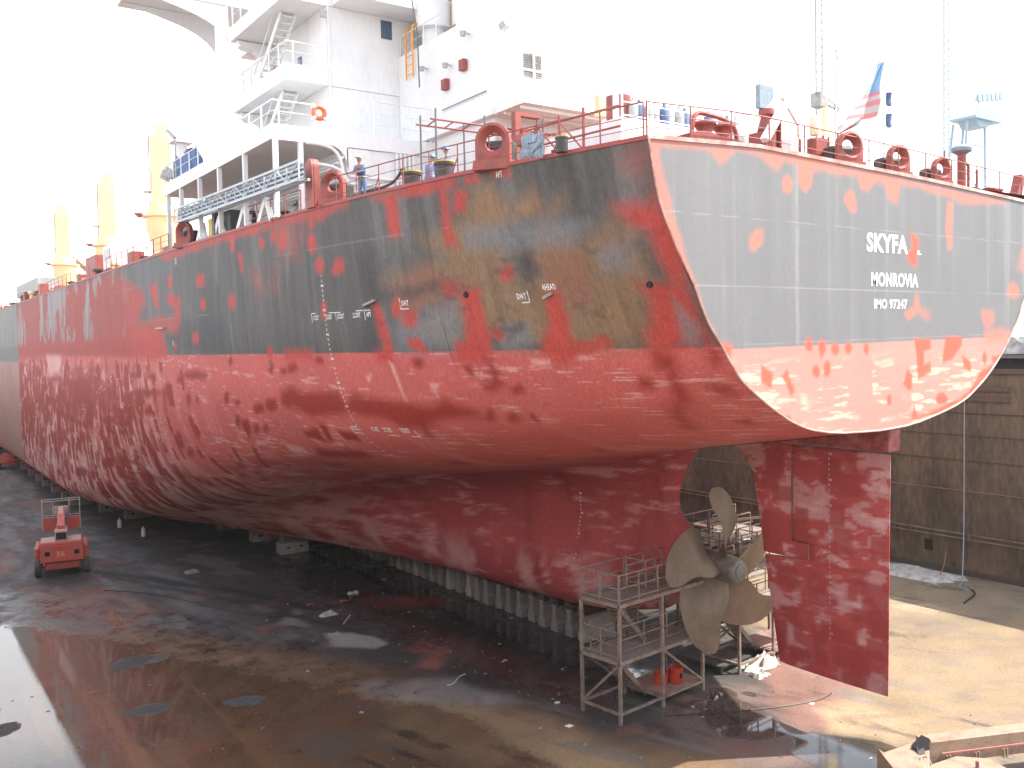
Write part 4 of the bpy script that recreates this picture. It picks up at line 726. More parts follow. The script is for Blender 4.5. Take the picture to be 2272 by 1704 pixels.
# ---------------------------------------------------------------- dock floor
def floor_material():
    m = bpy.data.materials.new('dock_floor'); m.use_nodes = True; nt = m.node_tree; N = nt.nodes.new; L = nt.links.new; b = nt.nodes['Principled BSDF']
    at = N('ShaderNodeAttribute'); at.attribute_name = 'paint'; wt = N('ShaderNodeAttribute'); wt.attribute_name = 'wet'
    tc = N('ShaderNodeTexCoord')
    n1 = N('ShaderNodeTexNoise'); n1.inputs['Scale'].default_value = .8; n1.inputs['Detail'].default_value = 9; n1.inputs['Roughness'].default_value = .68; L(tc.outputs['Object'], n1.inputs['Vector'])
    n2 = N('ShaderNodeTexNoise'); n2.inputs['Scale'].default_value = 7; n2.inputs['Detail'].default_value = 5; n2.inputs['Roughness'].default_value = .7; L(tc.outputs['Object'], n2.inputs['Vector'])
    a1 = N('ShaderNodeMath'); a1.operation = 'MULTIPLY_ADD'; a1.inputs[1].default_value = .7; a1.inputs[2].default_value = -.35; L(n1.outputs['Fac'], a1.inputs[0])
    a2 = N('ShaderNodeMath'); a2.operation = 'ADD'; L(wt.outputs['Fac'], a2.inputs[0]); L(a1.outputs[0], a2.inputs[1])
    w = N('ShaderNodeMapRange'); w.interpolation_type = 'SMOOTHSTEP'; w.inputs['From Min'].default_value = .38; w.inputs['From Max'].default_value = .66; L(a2.outputs[0], w.inputs['Value'])
    rr = N('ShaderNodeMapRange'); rr.inputs['To Min'].default_value = .62; rr.inputs['To Max'].default_value = .025; L(w.outputs[0], rr.inputs['Value']); L(rr.outputs[0], b.inputs['Roughness'])
    f = N('ShaderNodeMapRange'); f.inputs['From Min'].default_value = .28; f.inputs['From Max'].default_value = .72; f.inputs['To Min'].default_value = .78; f.inputs['To Max'].default_value = 1.22; L(n2.outputs['Fac'], f.inputs['Value'])
    dk = N('ShaderNodeMapRange'); dk.inputs['To Min'].default_value = 1; dk.inputs['To Max'].default_value = .55; L(w.outputs[0], dk.inputs['Value'])
    mu = N('ShaderNodeMath'); mu.operation = 'MULTIPLY'; L(f.outputs[0], mu.inputs[0]); L(dk.outputs[0], mu.inputs[1])
    sc = N('ShaderNodeVectorMath'); sc.operation = 'SCALE'; L(at.outputs['Color'], sc.inputs[0]); L(mu.outputs[0], sc.inputs['Scale']); L(sc.outputs[0], b.inputs['Base Color'])
    bp = N('ShaderNodeBump'); bp.inputs['Distance'].default_value = .03; L(n2.outputs['Fac'], bp.inputs['Height'])
    bs = N('ShaderNodeMapRange'); bs.inputs['To Min'].default_value = .30; bs.inputs['To Max'].default_value = .012; L(w.outputs[0], bs.inputs['Value']); L(bs.outputs[0], bp.inputs['Strength']); L(bp.outputs[0], b.inputs['Normal'])
    ir = N('ShaderNodeMapRange'); ir.inputs['To Min'].default_value = 1.33; ir.inputs['To Max'].default_value = 1.58; L(w.outputs[0], ir.inputs['Value']); L(ir.outputs[0], b.inputs['IOR'])
    return m
FLOOR_ZONES = [  # colour, strength, softness, outline (X, Y), wet (None keeps)
 ((.140,.088,.050), .9, 3.0, [(-31,14),(-31,33),(-24,38),(-20,36),(-17,31),(-14,26),(-11,20),(-9.5,15),(-7.5,11),(-7,7),(-5,4),(-4,0),(-10,-16),(-31,-16)], None),
 ((.21,.15,.085), .7, 2.0, [(-13,16.5),(-11.5,17),(-9,12),(-8,9),(-8,5),(-9,2),(-13,8),(-14,13)], None),
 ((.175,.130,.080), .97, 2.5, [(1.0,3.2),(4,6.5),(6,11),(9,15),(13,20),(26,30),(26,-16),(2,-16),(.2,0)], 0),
 ((.165,.088,.072), .85, 1.6, [(-.8,3.0),(.4,6.4),(3.2,9.5),(5.5,9.3),(5,6.5),(2.6,3.6),(.8,2.2)], None),
 ((.13,.09,.08), .75, 1.2, [(-5.5,6.0),(-3.0,9),(-.5,9.5),(.9,8),(-.3,5.5),(-.5,3),(-2,1),(-4.5,2.0)], None),
 ((.27,.20,.12), .75, 1.2, [(.2,2.4),(2.0,4.6),(3.4,4.3),(2.6,1.6),(1.0,.8)], None),
 ((.20,.165,.11), .75, 2.4, [(11,12),(14,18),(26,30),(26,2),(22,5),(17,9.5)], None),
 ((.26,.21,.145), .95, .5, [(17.2,12.6),(18.8,12.3),(18.6,9.6),(17.6,8.2),(16.7,9.2),(16.6,11.4)], None),
 ((.13,.105,.08), .7, 1.2, [(15,9.5),(17,8),(19.5,8.3),(21,7.2),(18,6.2),(14,7.2)], None),
 ((.30,.05,.045), .7, 1.6, [(-6.2,30.5),(-4.2,31.2),(-2.6,29.2),(-3.4,27.6),(-5.4,28.4)], None),
 ((.30,.05,.045), .5, .8, [(-6.6,33.0),(-5.8,33.6),(-5.2,32.2),(-6,31.6)], None),
 ((.26,.095,.07), .6, .7, [(-8.3,21.5),(-7.0,22.5),(-6.6,19.8),(-9.4,18.5),(-9.8,19.4),(-7.8,20.2)], None),
 ((.30,.29,.28), .7, .5, [(-10.6,26.6),(-9.4,25.8),(-9.0,23.1),(-9.8,22.8),(-11.5,24.6)], None),
 ((.21,.205,.20), .55, 1.2, [(-12.5,19),(-9,17),(-8,12.5),(-9.5,13.0),(-13,17)], None),
 ((.23,.22,.21), .5, .9, [(-11.8,29.5),(-10.3,32.2),(-9.9,31),(-11.2,28.2)], None),
 ((.17,.07,.045), .5, 1.6, [(-22,46),(-18.5,45),(-16.5,38),(-19,34),(-22.5,39)], None),
 ((.17,.075,.05), .45, 1.2, [(-25,60),(-21.5,60),(-22,54),(-24.5,53)], None),
 ((.17,.08,.06), .45, 1.5, [(-18,88),(-15.5,90),(-15.2,82),(-17.5,80)], None),
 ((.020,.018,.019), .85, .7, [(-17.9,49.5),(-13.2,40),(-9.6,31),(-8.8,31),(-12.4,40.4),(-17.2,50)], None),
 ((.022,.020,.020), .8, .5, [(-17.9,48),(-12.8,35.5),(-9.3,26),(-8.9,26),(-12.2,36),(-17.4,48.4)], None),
]
def ell(cx, cy, rx, ry):
    return [(cx + rx*(1 + .15*math.sin(3*t + cx))*math.cos(t), cy + ry*(1 + .15*math.cos(2*t + cy))*math.sin(t)) for t in (2*math.pi*i/14 for i in range(14))]
FLOOR_WET = [  # wetness, softness, outline (X, Y)
 (.92, 3.0, [(-31,-5),(-31,41),(-25,41.5),(-21,37),(-18.5,31),(-16,25),(-13,19),(-11,13),(-11,5),(-14,-5)]),
 (.50, 3.5, [(-31,52),(-26,53),(-20,44),(-16,36),(-12,26),(-9,15),(-13,15),(-24,38),(-31,41)]),
 (.66, 6.0, [(-7,9),(-1.5,11),(-1,20),(-1,48),(-6,48),(-9,36),(-8,20)]),
 (.72, 1.0, [(-3.4,6.6),(-2.2,7.8),(-.4,8.2),(-.3,6.0),(-.8,4.6),(-1.6,3.4),(-3.0,3.8),(-4,5)]),
 (.85, .8, [(-2.9,2.6),(-1.6,3.4),(-.8,3.1),(.5,1.2),(.6,-.6),(-1,-3),(-3.6,-3),(-3.3,0)]),
 (.95, .5, ell(-.55,8.25,.45,.55)), (.95, .4, ell(-2.2,7.9,.5,.3)), (.95, .3, ell(-1.2,8.0,.25,.3)), (.95, .35, ell(.2,7.3,.2,.4)), (.95, .3, ell(-2.0,1.9,.5,.25)),
 (.5, .8, [(-5.8,6.6),(-4.2,8.2),(-2.4,8.6),(-3.6,6.2),(-5.0,4.6)]),
 (0, .35, ell(-20.3,28.5,.95,.75)), (0, .3, ell(-19.3,28.4,.8,.5)), (0, .25, ell(-21.1,21.7,.85,.62)), (0, .35, ell(-17.5,20.1,.75,.55)), (0, .3, ell(-26.5,23.2,.8,.6)),
 (.60, .8, [(-25.8,25.0),(-23.5,25.9),(-22.0,25.7),(-20,24.6),(-22.2,25.2),(-24.5,25.2)]),
]
def build_floor():
    xs = np.concatenate([np.linspace(-46, -32, 8), np.arange(-31.5, 10, .11), np.arange(10, 27.4, .2)])
    ys = np.concatenate([np.linspace(-60, -17, 12), np.arange(-16, 45, .12), np.arange(45, 100, .35), np.linspace(102, 260, 40)])
    X, Y = np.meshgrid(xs, ys, indexing='ij'); x, y = X.ravel(), Y.ravel()
    n1 = fbm(x*.25, y*.25, 101, 5); n2 = fbm(x*.9, y*.35, 102, 5); n3 = fbm(x*.5 + y*.3, y*.9 - x*.5, 103, 5)
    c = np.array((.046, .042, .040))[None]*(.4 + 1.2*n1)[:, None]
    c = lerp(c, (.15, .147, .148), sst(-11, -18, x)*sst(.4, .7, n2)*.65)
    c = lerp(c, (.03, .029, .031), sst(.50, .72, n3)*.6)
    wet = .26 + .28*(n1 - .5)
    wob = 2.4*(fbm(x*.33, y*.33, 104, 5) - .5)
    for col, w, soft, pts, wv in FLOOR_ZONES:
        k, m = polymask(pts, soft, x + wob*min(1, soft), y - wob*min(1, soft)*.8)
        if not len(k): continue
        c[k] = lerp(c[k], np.array(col)[None]*(.72 + .56*n3[k])[:, None], m*w)
        if wv is not None: wet[k] = wet[k]*(1 - m) + wv*m
    # streaky dirt on the sunlit sand and rust blooms under the hull's edge
    c = lerp(c, (.11, .105, .10), sst(.60, .72, fbm(x*.8 + y*.25, y*.28 - x*.1, 117, 5))*.6); c = lerp(c, (.022, .02, .021), sst(.60, .72, fbm(x*1.5 + y*.4, y*.35, 118, 5))*sst(.4, .6, n1)*.6)
    c = lerp(c, (.14, .06, .045), sst(.64, .71, fbm(x*.5, y*.5, 119, 6, .65))*sst(0, -4, x)*.5)
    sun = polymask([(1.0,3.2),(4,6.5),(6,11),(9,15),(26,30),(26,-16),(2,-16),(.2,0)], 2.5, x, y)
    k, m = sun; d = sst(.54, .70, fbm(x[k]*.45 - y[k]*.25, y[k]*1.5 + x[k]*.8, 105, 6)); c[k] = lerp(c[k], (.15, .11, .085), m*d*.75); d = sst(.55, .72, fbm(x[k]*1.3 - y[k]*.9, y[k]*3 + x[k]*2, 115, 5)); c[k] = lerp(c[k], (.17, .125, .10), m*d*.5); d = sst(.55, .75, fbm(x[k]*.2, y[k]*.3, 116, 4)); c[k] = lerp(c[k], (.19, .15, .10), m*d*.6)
    c = lerp(c, (.22, .085, .055), sst(.60, .70, fbm(x*.35, y*.7, 106, 5))*sst(-8, -13, x)*sst(-29, -26, x)*.28)
    c = lerp(c, (.30, .16, .08), sst(.56, .72, fbm(x*1.6, y*.14, 107, 4))*sst(-17, -20, x)*sst(44, 38, y)*.45)
    for wv, soft, pts in FLOOR_WET:
        k, m = polymask(pts, soft, x + wob*.35*min(soft, 1), y - wob*.3*min(soft, 1))
        if len(k):
            wet[k] = wet[k]*(1 - m) + wv*m
            if wv == 0: c[k] = lerp(c[k], np.array((.062, .061, .063))[None]*(.6 + .8*fbm(x[k]*6, y[k]*6, 108))[:, None], m)
    Z = -.02 + .05*(fbm(X*.18, Y*.18, 109, 3) - .5)*0
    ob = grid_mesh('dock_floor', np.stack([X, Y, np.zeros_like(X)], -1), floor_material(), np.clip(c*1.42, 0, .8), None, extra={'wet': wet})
    tag(ob, None, None, None, 'structure')
build_floor()
def yard_ground():
    for x0, x1, y0, y1 in ((27.6, 900, -400, 1200), (-900, -46, -400, 1200), (-45.9, 27.5, 262.5, 1200), (-45.9, 27.5, -400, -61.5)):
        m = MB(); m.add([(x0, y0, 13.5), (x1, y0, 13.5), (x1, y1, 13.5), (x0, y1, 13.5)], [(0, 1, 2, 3)])
        tag(m.build('yard_ground', mat('yard_concrete', (.30, .28, .26), .8, col2=(.22, .2, .18), scale=.2)), None, None, None, 'structure')
yard_ground()

def floor_grit():
    m = MB(); r2 = random.Random(91)
    for i in range(1500):
        x = r2.uniform(-29, 14); y = r2.uniform(-2, 62); s = r2.choice((.025, .035, .05, .07, .11))*r2.uniform(.6, 1.3)
        if r2.random() < .5: x = r2.gauss(-6, 6); y = r2.gauss(24, 14)
        if not (-30 < x < 26 and -10 < y < 100): continue
        a = r2.uniform(0, 6.3); e = r2.uniform(.4, 1); P = [(x + s*math.cos(a + t)*(1 if k % 2 else e), y + s*math.sin(a + t)*e, .005) for k, t in enumerate((0, 1.6, 3.1, 4.7))]
        m.add(P + [(x + s*.2, y, .005 + s*r2.uniform(.2, .7))], [(0, 1, 4), (1, 2, 4), (2, 3, 4), (3, 0, 4)])
    o = m.build('floor_grit', mat('grit', (.09, .08, .075), .8, col2=(.40, .33, .28), scale=.9, lo=.5, hi=.62)); tag(o, None, None, None, 'stuff')
floor_grit()
# ---------------------------------------------------------------- dock walls
ORDN = 'first second third fourth fifth sixth seventh eighth ninth tenth eleventh twelfth thirteenth fourteenth fifteenth sixteenth seventeenth eighteenth nineteenth twentieth'.split()
ORDN += ['twenty-' + w for w in ORDN[:9]] + ['thirtieth'] + ['thirty-' + w for w in ORDN[:9]] + ['fortieth'] + ['forty-' + w for w in ORDN[:9]]
WALLM = mat('dock_wall_steel', (.225, .155, .100), .75, col2=(.095, .073, .056), scale=.42, lo=.36, hi=.66, stretch=(1, 1, .35), fine=.28)
RUST = mat('rusty_steel', (.16, .085, .055), .75, col2=(.24, .17, .11), scale=1.5)
def dock_wall_far():
    t = thing('dock_wall', (26.5, 60, 0), 'tall stained brown dock wall with pipe rails, beyond the rudder', 'wall')
    m = MB(); m.box(26.5, 27.5, -60, 262, 0, 12.85); m.build('wall_face', WALLM, t)
    m = MB(); m.box(26.36, 27.5, -60, 262, 12.85, 13.15); m.build('ledge', mat('ledge_brown', (.15, .10, .075), .7), t)
    m = MB(); m.box(26.95, 27.5, -60, 262, 13.15, 13.8); m.build('dark_recess', mat('recess_dark', (.035, .034, .036), .8), t)
    m = MB(); m.box(26.45, 27.5, -60, 262, 13.8, 14.05); m.build('coping', mat('coping_grey', (.22, .21, .20), .7, col2=(.14, .13, .12)), t)
    for z, r in ((2.63, .05), (2.33, .045), (5.4, .03)):
        m = MB(); m.tube([(26.32, -60, z), (26.32, 262, z)], r, 8)
        m.build('pipe_rail', mat('rail_rust', (.30, .21, .13), .6, col2=(.16, .10, .07)), t, smooth=True)
    for y in range(-16, 120, 4):
        m = MB(); m.box(26.27, 26.5, y-.04, y+.04, 2.2, 2.7); m.box(26.27, 26.5, y+1.96, y+2.04, 5.3, 5.45); m.build('rail_bracket', RUST, t)
    for y0, y1, z in ((9.5, 17, 11.9), (9.5, 17, 11.25)):
        m = MB(); m.box(26.38, 26.5, y0, y1, z - .14, z + .14); m.build('fender_rib', mat('ledge_brown', 0), t)
    for y0, y1, z, h in ((-60, 200, 10.3, .05), (-60, 200, 7.3, .03), (-60, 200, 8.9, .025)):
        m = MB(); m.box(26.46, 26.5, y0, y1, z, z + h); m.build('plate_seam', mat('seam_dark', (.07, .06, .055), .8), t)
    m = MB(); m.box(26.44, 26.5, 14.5, 15.05, 1.2, 1.9); m.build('outlet_opening', mat('black_hole', 0), t)
    m = MB(); m.box(26.44, 26.5, 31.5, 33.0, .6, 2.0); m.build('outlet_opening', mat('black_hole', 0), t)
    m = MB(); m.box(26.3, 26.5, -60, 262, 0, .35); m.build('wall_toe', mat('toe_dark', (.09, .075, .06), .7), t)
dock_wall_far()
def dock_wall_near():
    m = MB(); m.box(-46, -30.45, -60, 262, 0, 13.5); o = m.build('dock_wall', WALLM)
    tag(o, 'brown dock side below the viewpoint, on the port side of the ship', 'wall')
dock_wall_near()
def end_gate(y, lab):
    m = MB(); m.box(-30.4, 26.4, y, y + 1.2, 0, 13.4); tag(m.build('dock_gate', WALLM), lab, 'dock gate')
end_gate(-61.3, 'plain brown gate closing the dock astern of the ship'); end_gate(261, 'plain brown gate closing the dock ahead of the bow')
def crumpled(x0, x1, y0, y1, z0, h, seed, n=16):
    V = []; F = []
    for i in range(n):
        for j in range(n):
            u, v = i/(n-1), j/(n-1); a = np.array([u*5 + seed]), np.array([v*5 + seed*2])
            e = min(u, 1-u, v, 1-v); zz = h*(float(fbm(a[0], a[1], seed, 4)[0])*1.6 - .2)*min(1, e*6)
            V.append((x0 + (x1-x0)*u + .25*(x1-x0)*(float(vnoise(a[0]+7, a[1], seed)[0])-.5), y0 + (y1-y0)*v + .25*(y1-y0)*(float(vnoise(a[0], a[1]+5, seed)[0])-.5), z0 + max(zz, .01)))
    F = [(i*n+j, i*n+j+1, (i+1)*n+j+1, (i+1)*n+j) for i in range(n-1) for j in range(n-1)]
    return MB().add(V, F)
CLOTH = mat('dirty_white_cloth', (.62, .60, .56), .8, col2=(.36, .33, .30), scale=3)
tag(crumpled(26.45, 27.4, 7.0, 10.4, 14.06, 1.1, 3).build('tarpaulin', mat('grey_tarp', (.30, .30, .31), .5, col2=(.62, .62, .60), scale=2.2), smooth=True), 'crumpled grey plastic sheet lying on top of the far dock wall', 'tarpaulin')
# ---------------------------------------------------------------- keel blocks
CONC = mat('block_concrete', (.25, .24, .23), .8, col2=(.27, .16, .125), scale=1.6, lo=.48, hi=.7, fine=.25, vary=.3, bump=.2)
CAPM = mat('block_cap', (.10, .03, .026), .6, col2=(.05, .045, .045), scale=3, lo=.4, hi=.6)
def keel_block():
    t = thing('keel_block', (0, 0, 0), 'block', 'keel block', 'keel blocks in a row under the ship')
    m = MB(); m.prism([(-.30, 0), (.30, 0), (.30, .42), (.17, .68), (.17, 1.30), (.28, 1.42), (-.28, 1.42), (-.17, 1.30), (-.17, .68), (-.30, .42)], -1.0, 1.0, 'x')
    m.build('concrete_base', CONC, t, bevel=.03)
    m = MB(); m.box(-.98, .98, -.33, .33, 1.425, 1.60); m.build('timber', mat('dark_timber', (.035, .03, .03), .8, vary=.4), t)
    m = MB(); m.box(-1.02, 1.02, -.30, .30, 1.605, 1.795); m.build('cap', CAPM, t)
    return t
KB = keel_block()
ys = [17.2 + 1.1*i for i in range(34)]; ys = [y for y in ys if not (y > 38.3 and y < 40)]
for i, y in enumerate(ys):
    lab = 'grey concrete keel block, %s along the row counted from the scaffold tower' % ORDN[i]
    if i == 0: KB.location = (0, y, 0); KB['label'] = lab
    else: copy_thing(KB, (rng.uniform(-.08, .08), y + rng.uniform(-.07, .07), 0), rng.uniform(-.05, .05), lab)
for i, y in enumerate((60, 66, 72, 78, 84, 90, 100, 110, 120, 130)):
    copy_thing(KB, (0, y, 0), 0, 'keel block in the dark far under the ship, %s of the sparse row' % ORDN[i])
def side_block():
    t = thing('bilge_block', (0, 0, 0), 'block', 'bilge block', 'bilge blocks along the side of the ship')
    m = MB(); m.box(-1.1, 1.1, -.5, .5, 0, .85); m.build('concrete_base', CONC, t, bevel=.03)
    m = MB(); m.box(-.95, .95, -.45, .45, .855, 1.5); m.build('concrete_top', CONC, t, bevel=.03)
    m = MB(); m.box(-2.0, 1.05, -.5, .5, 1.505, 1.795); m.build('cap', mat('cap_red', (.30, .05, .045), .6, col2=(.18, .06, .05)), t)
    for x in (-.5, .5):
        m = MB(); m.box(x-.12, x+.12, -.515, -.49, .4, .55); m.build('lifting_slot', mat('black_hole', 0), t)
    return t
SB = side_block()
sb = [(-13.2, 82), (-13.2, 86.2), (-13.2, 92.5), (-13.2, 98.8), (-13.2, 104), (-13.2, 110), (-13.1, 118), (-13.1, 126), (-13.1, 136), (-13.1, 146)]
for i, (x, y) in enumerate(sb):
    lab = 'bilge block with red cap jutting out under the hull, %s from the near end' % ORDN[i]
    if i == 0: SB.location = (x, y, 0); SB['label'] = lab
    else: copy_thing(SB, (x, y, 0), 0, lab)
CB = copy_thing(SB, (-4.7, 46.9, 0), 0, 'pale concrete block standing alone in front under the dark hull, nearest of three'); CB['group'] = 'lone blocks under the hull'
for x, y, l in ((-4.8, 52.6, 'middle one of three pale concrete blocks under the dark hull'), (-5.4, 59, 'farthest of three pale concrete blocks under the dark hull')):
    c = copy_thing(SB, (x, y, 0), 0, l); c['group'] = 'lone blocks under the hull'
for x, y, l in ((-10.5, 70, 'small grey block far under the hull, left of the lone pale blocks'), (-11.6, 75.5, 'small grey block far under the hull beside two white bottles')):
    c = copy_thing(SB, (x, y, 0), 0, l); c['group'] = 'lone blocks under the hull'
for x, y, l in ((-12.9, 66, 'left one of two white canisters on the floor beside the hull'), (-12.2, 60.5, 'right one of two white canisters on the floor beside the hull')):
    m = MB(); m.lathe([(.16, 0), (.17, .05), (.17, .6), (.12, .7), (.05, .75), (.05, .85)], (x, y, 0.004), 'z', 14); tag(m.build('canister', mat('canister_white', (.6, .6, .58), .5), smooth=True), l, 'canister', 'white canisters')
# ---------------------------------------------------------------- scaffold towers at the propeller
GAL = mat('scaffold_steel', (.32, .265, .225), .6, .2, col2=(.20, .135, .105), scale=3, fine=.22)
PLATE = mat('scaffold_plate', (.22, .17, .15), .65, .1, col2=(.30, .25, .22), scale=2)
def tower(loc, label):
    t = thing('scaffold_tower', (0, 0, 0), label, 'scaffold', 'scaffold towers by the propeller')
    U = 5.35; Vv = 2.1; z1, z2, z3 = 2.52, 4.82, 6.02
    for u in (0, 2.64, U):
        for v in (0, Vv):
            m = MB(); h = z2 if u < U else z1; m.box(u-.06, u+.06, v-.06, v+.06, 0, h); m.build('leg', GAL, t)
    for z in (z1, z2):
        e = U if z == z2 else 5.2; m = MB(); m.box(.0, e, .05, Vv - .05, z - .02, z + .02); m.build('deck_plate', PLATE, t)
        m = MB(); m.box(-.06, e + .06, -.07, .045, z - .12, z + .03); m.box(-.06, e + .06, Vv-.045, Vv+.07, z - .12, z + .03); m.box(-.07, -.005, .05, Vv-.05, z - .118, z + .028); m.box(e + .005, e + .07, .05, Vv-.05, z - .118, z + .028); m.build('edge_beam', GAL, t)
    # guard rails
    def rail(z, side, u0, u1, v0, v1):
        m = MB(); L = math.hypot(u1-u0, v1-v0); n = max(1, round(L/1.3))
        for k in range(n + 1):
            f = k/n; p = (u0 + (u1-u0)*f, v0 + (v1-v0)*f); m.bar((*p, z), (*p, z + 1.15), .05)
        for h in (.14, .62, 1.15): m.bar((u0, v0, z + h), (u1, v1, z + h), .045)
        m.build('guard_rail', GAL, t)
    rail(z2 + .02, 0, .05, 3.6, .03, .03); rail(z2 + .02, 0, .05, 5.2, Vv-.03, Vv-.03); rail(z2 + .02, 0, .03, .03, .05, Vv-.05); rail(z2 + .02, 0, 2.7, 2.7, .9, Vv-.1); rail(z2 + .02, 0, 1.6, 3.4, 1.0, 1.0)
    rail(z1 + .02, 0, .5, 5.0, Vv-.03, Vv-.03); rail(z1 + .02, 0, .03, .03, .05, Vv-.05); rail(z1 + .02, 0, .6, 5.0, .5, .5)
    # stairs
    def stair(u0, za, u1, zb, v):
        m = MB(); m.bar((u0, v, za), (u1, v, zb), .06, .2); m.bar((u0, v+.7, za), (u1, v+.7, zb), .06, .2); n = 11
        for k in range(n):
            f = (k + .5)/n; u = u0 + (u1-u0)*f; z = za + (zb-za)*f; m.box(u-.12, u+.12, v+.03, v+.67, z-.02, z+.02)
        m.build('stair', GAL, t)
    stair(.7, z2, 2.9, z1, 1.15); stair(.7, z1, 2.9, .2, 1.15)
    m = MB()
    for a, b in (((0, 0), (2.64, 0)), ((2.64, 0), (U, 0)), ((0, Vv), (2.64, Vv)), ((0, 0), (0, Vv)), ((2.64, 0), (2.64, Vv)), ((U, 0), (U, Vv)), ((2.64, Vv), (U, Vv))): m.bar((*a, .42), (*b, .42), .1)
    m.build('base_beam', GAL, t)
    for a, b in (((0, Vv, .45), (0, .05, 2.4)), ((2.7, 0, 2.4), (U, 0, .45)), ((0, Vv, 2.5), (2.6, Vv, .5))):
        m = MB(); m.bar(a, b, .09); m.build('brace', GAL, t)
    m = MB(); m.box(2.75, 5.3, .1, 2.0, .44, .48); m.build('base_plate', mat('pink_dust_plate', (.36, .20, .17), .7, col2=(.18, .11, .10), scale=1.4), t)
    m = MB(); m.box(-.05, .5, .3, .9, z2 + 1.2, z2 + 1.24) if False else m.tube(bez((.2, .4, z2+.6), (.8, .8, z2+.25), (1.6, .7, z2+.3), (2.6, 1.2, z2+.08), 14), .02, 5); m.build('hose', mat('black_rubber', (.02, .02, .02), .6), t, smooth=True)
    return t
TW = tower((0, 0, 0), 'grey two-level steel scaffold tower with stairs, left of the propeller'); TW.location = (-6.32, 8.23, 0); TW.rotation_euler = (0, 0, math.atan2(.62, 5.34))
copy_thing(TW, (1.75, 9.2, 0), math.atan2(.45, 5.34), 'brown scaffold tower half hidden behind the propeller and the rudder')
copy_thing(TW, (4.6, 13.6, 0), math.atan2(.62, 5.34), 'farther scaffold tower seen through the gap above the propeller')
m = MB(); m.box(0, 2.3, 0, 2.2, .28, .36)
for x in (.08, 2.22):
    for y in (.08, 2.12): m.box(x-.06, x+.06, y-.06, y+.06, 0, .28)
m.moved((1.0, 9.6, 0), .1); tag(m.build('steel_platform', mat('dark_plate', (.075, .075, .08), .55, .3, col2=(.12, .10, .09))), 'low dark steel plate platform on the floor under the propeller blades', 'platform')
# red bucket on the base plate
dr = thing('paint_drum', (-2.15, 9.35, .48), 'bright orange red open drum standing on the scaffold base plate', 'drum')
m = MB(); m.lathe([(.30, 0), (.32, .04), (.32, .62), (.335, .64), (.335, .68), (.30, .68), (.29, .10), (.02, .08)], (-2.15, 9.35, .485), 'z', 24, cap=False); m.build('body', mat('drum_red', (.66, .07, .028), .45, col2=(.3, .04, .02)), dr, smooth=True)
m = MB(); m.tube(bez((-2.45, 9.35, 1.1), (-2.4, 9.35, 1.55), (-1.9, 9.35, 1.55), (-1.85, 9.35, 1.1)), .015, 5); m.build('handle', mat('grey_steel', 0), dr)
m = MB(); m.box(-2.22, -2.08, 9.02, 9.035, .75, .95); m.build('mark', mat('black_hole', 0), dr)
m = MB(); m.lathe([(.30, 0), (.31, .5), (.28, .52), (.27, .06), (.02, .05)], (-2.75, 9.65, .485), 'z', 20, cap=False); tag(m.build('paint_drum', mat('drum_red', 0), smooth=True), 'smaller dull red drum beside the bright orange red one', 'drum')
m = MB(); m.tube([(-2.0, 10.2, .485), (-2.0, 10.2, 4.6)], .09, 12); tag(m.build('prop_pole', mat('black_steel', (.03, .03, .032), .5)), 'black steel prop standing behind the red drum under the stern tube', 'prop')
# white sheets
tag(crumpled(2.3, 4.3, 8.7, 9.8, .005, .55, 11).build('plastic_sheet', CLOTH, smooth=True), 'crumpled white sheeting heaped on the floor beside the rudder foot', 'sheeting', 'white sheets')
tag(crumpled(1.9, 2.7, 8.2, 8.9, .005, .3, 15).build('plastic_sheet', CLOTH, smooth=True), 'small twisted white rag at the foot of the scaffold leg', 'sheeting', 'white sheets')
tag(crumpled(5.2, 6.4, 12.5, 13.6, 5.0, .5, 19).build('plastic_sheet', CLOTH, smooth=True), 'white bundle on the far scaffold deck above the propeller hub', 'sheeting', 'white sheets')
tag(crumpled(22.6, 26.0, 11.8, 16.6, .005, .28, 23).build('plastic_sheet', CLOTH, smooth=True), 'long trail of grey white netting at the foot of the far wall', 'netting')
# dark red skip
sk = thing('waste_skip', (20.5, 27.2, 0), 'dark red steel skip on the dock floor seen through the propeller gap', 'skip')
m = MB(); m.prism([(-1.6, 0), (1.6, 0), (2.0, 1.9), (-2.0, 1.9)], -1.0, 1.0, 'y'); m.moved((20.5, 27.2, .004)); m.build('body', mat('skip_red', (.13, .045, .04), .6, col2=(.09, .05, .04)), sk)
m = MB()
for x0, x1, y0, y1 in ((-2.06, 2.06, -1.06, -1.0), (-2.06, 2.06, 1.0, 1.06), (-2.06, -2.0, -1, 1), (2.0, 2.06, -1, 1)): m.box(x0, x1, y0, y1, 1.82, 1.96)
m.moved((20.5, 27.2, 0)); m.build('rim', mat('rim_tan', (.36, .26, .17), .6), sk)
m = MB(); m.box(-.1, 3.4, -.12, .12, 0, .16); m.moved((20.3, 26.9, 2.0), -.2); tag(m.build('timber_beam', mat('sand_timber', (.42, .31, .19), .7)), 'pale timber beam laid across the dark red skip', 'beam')
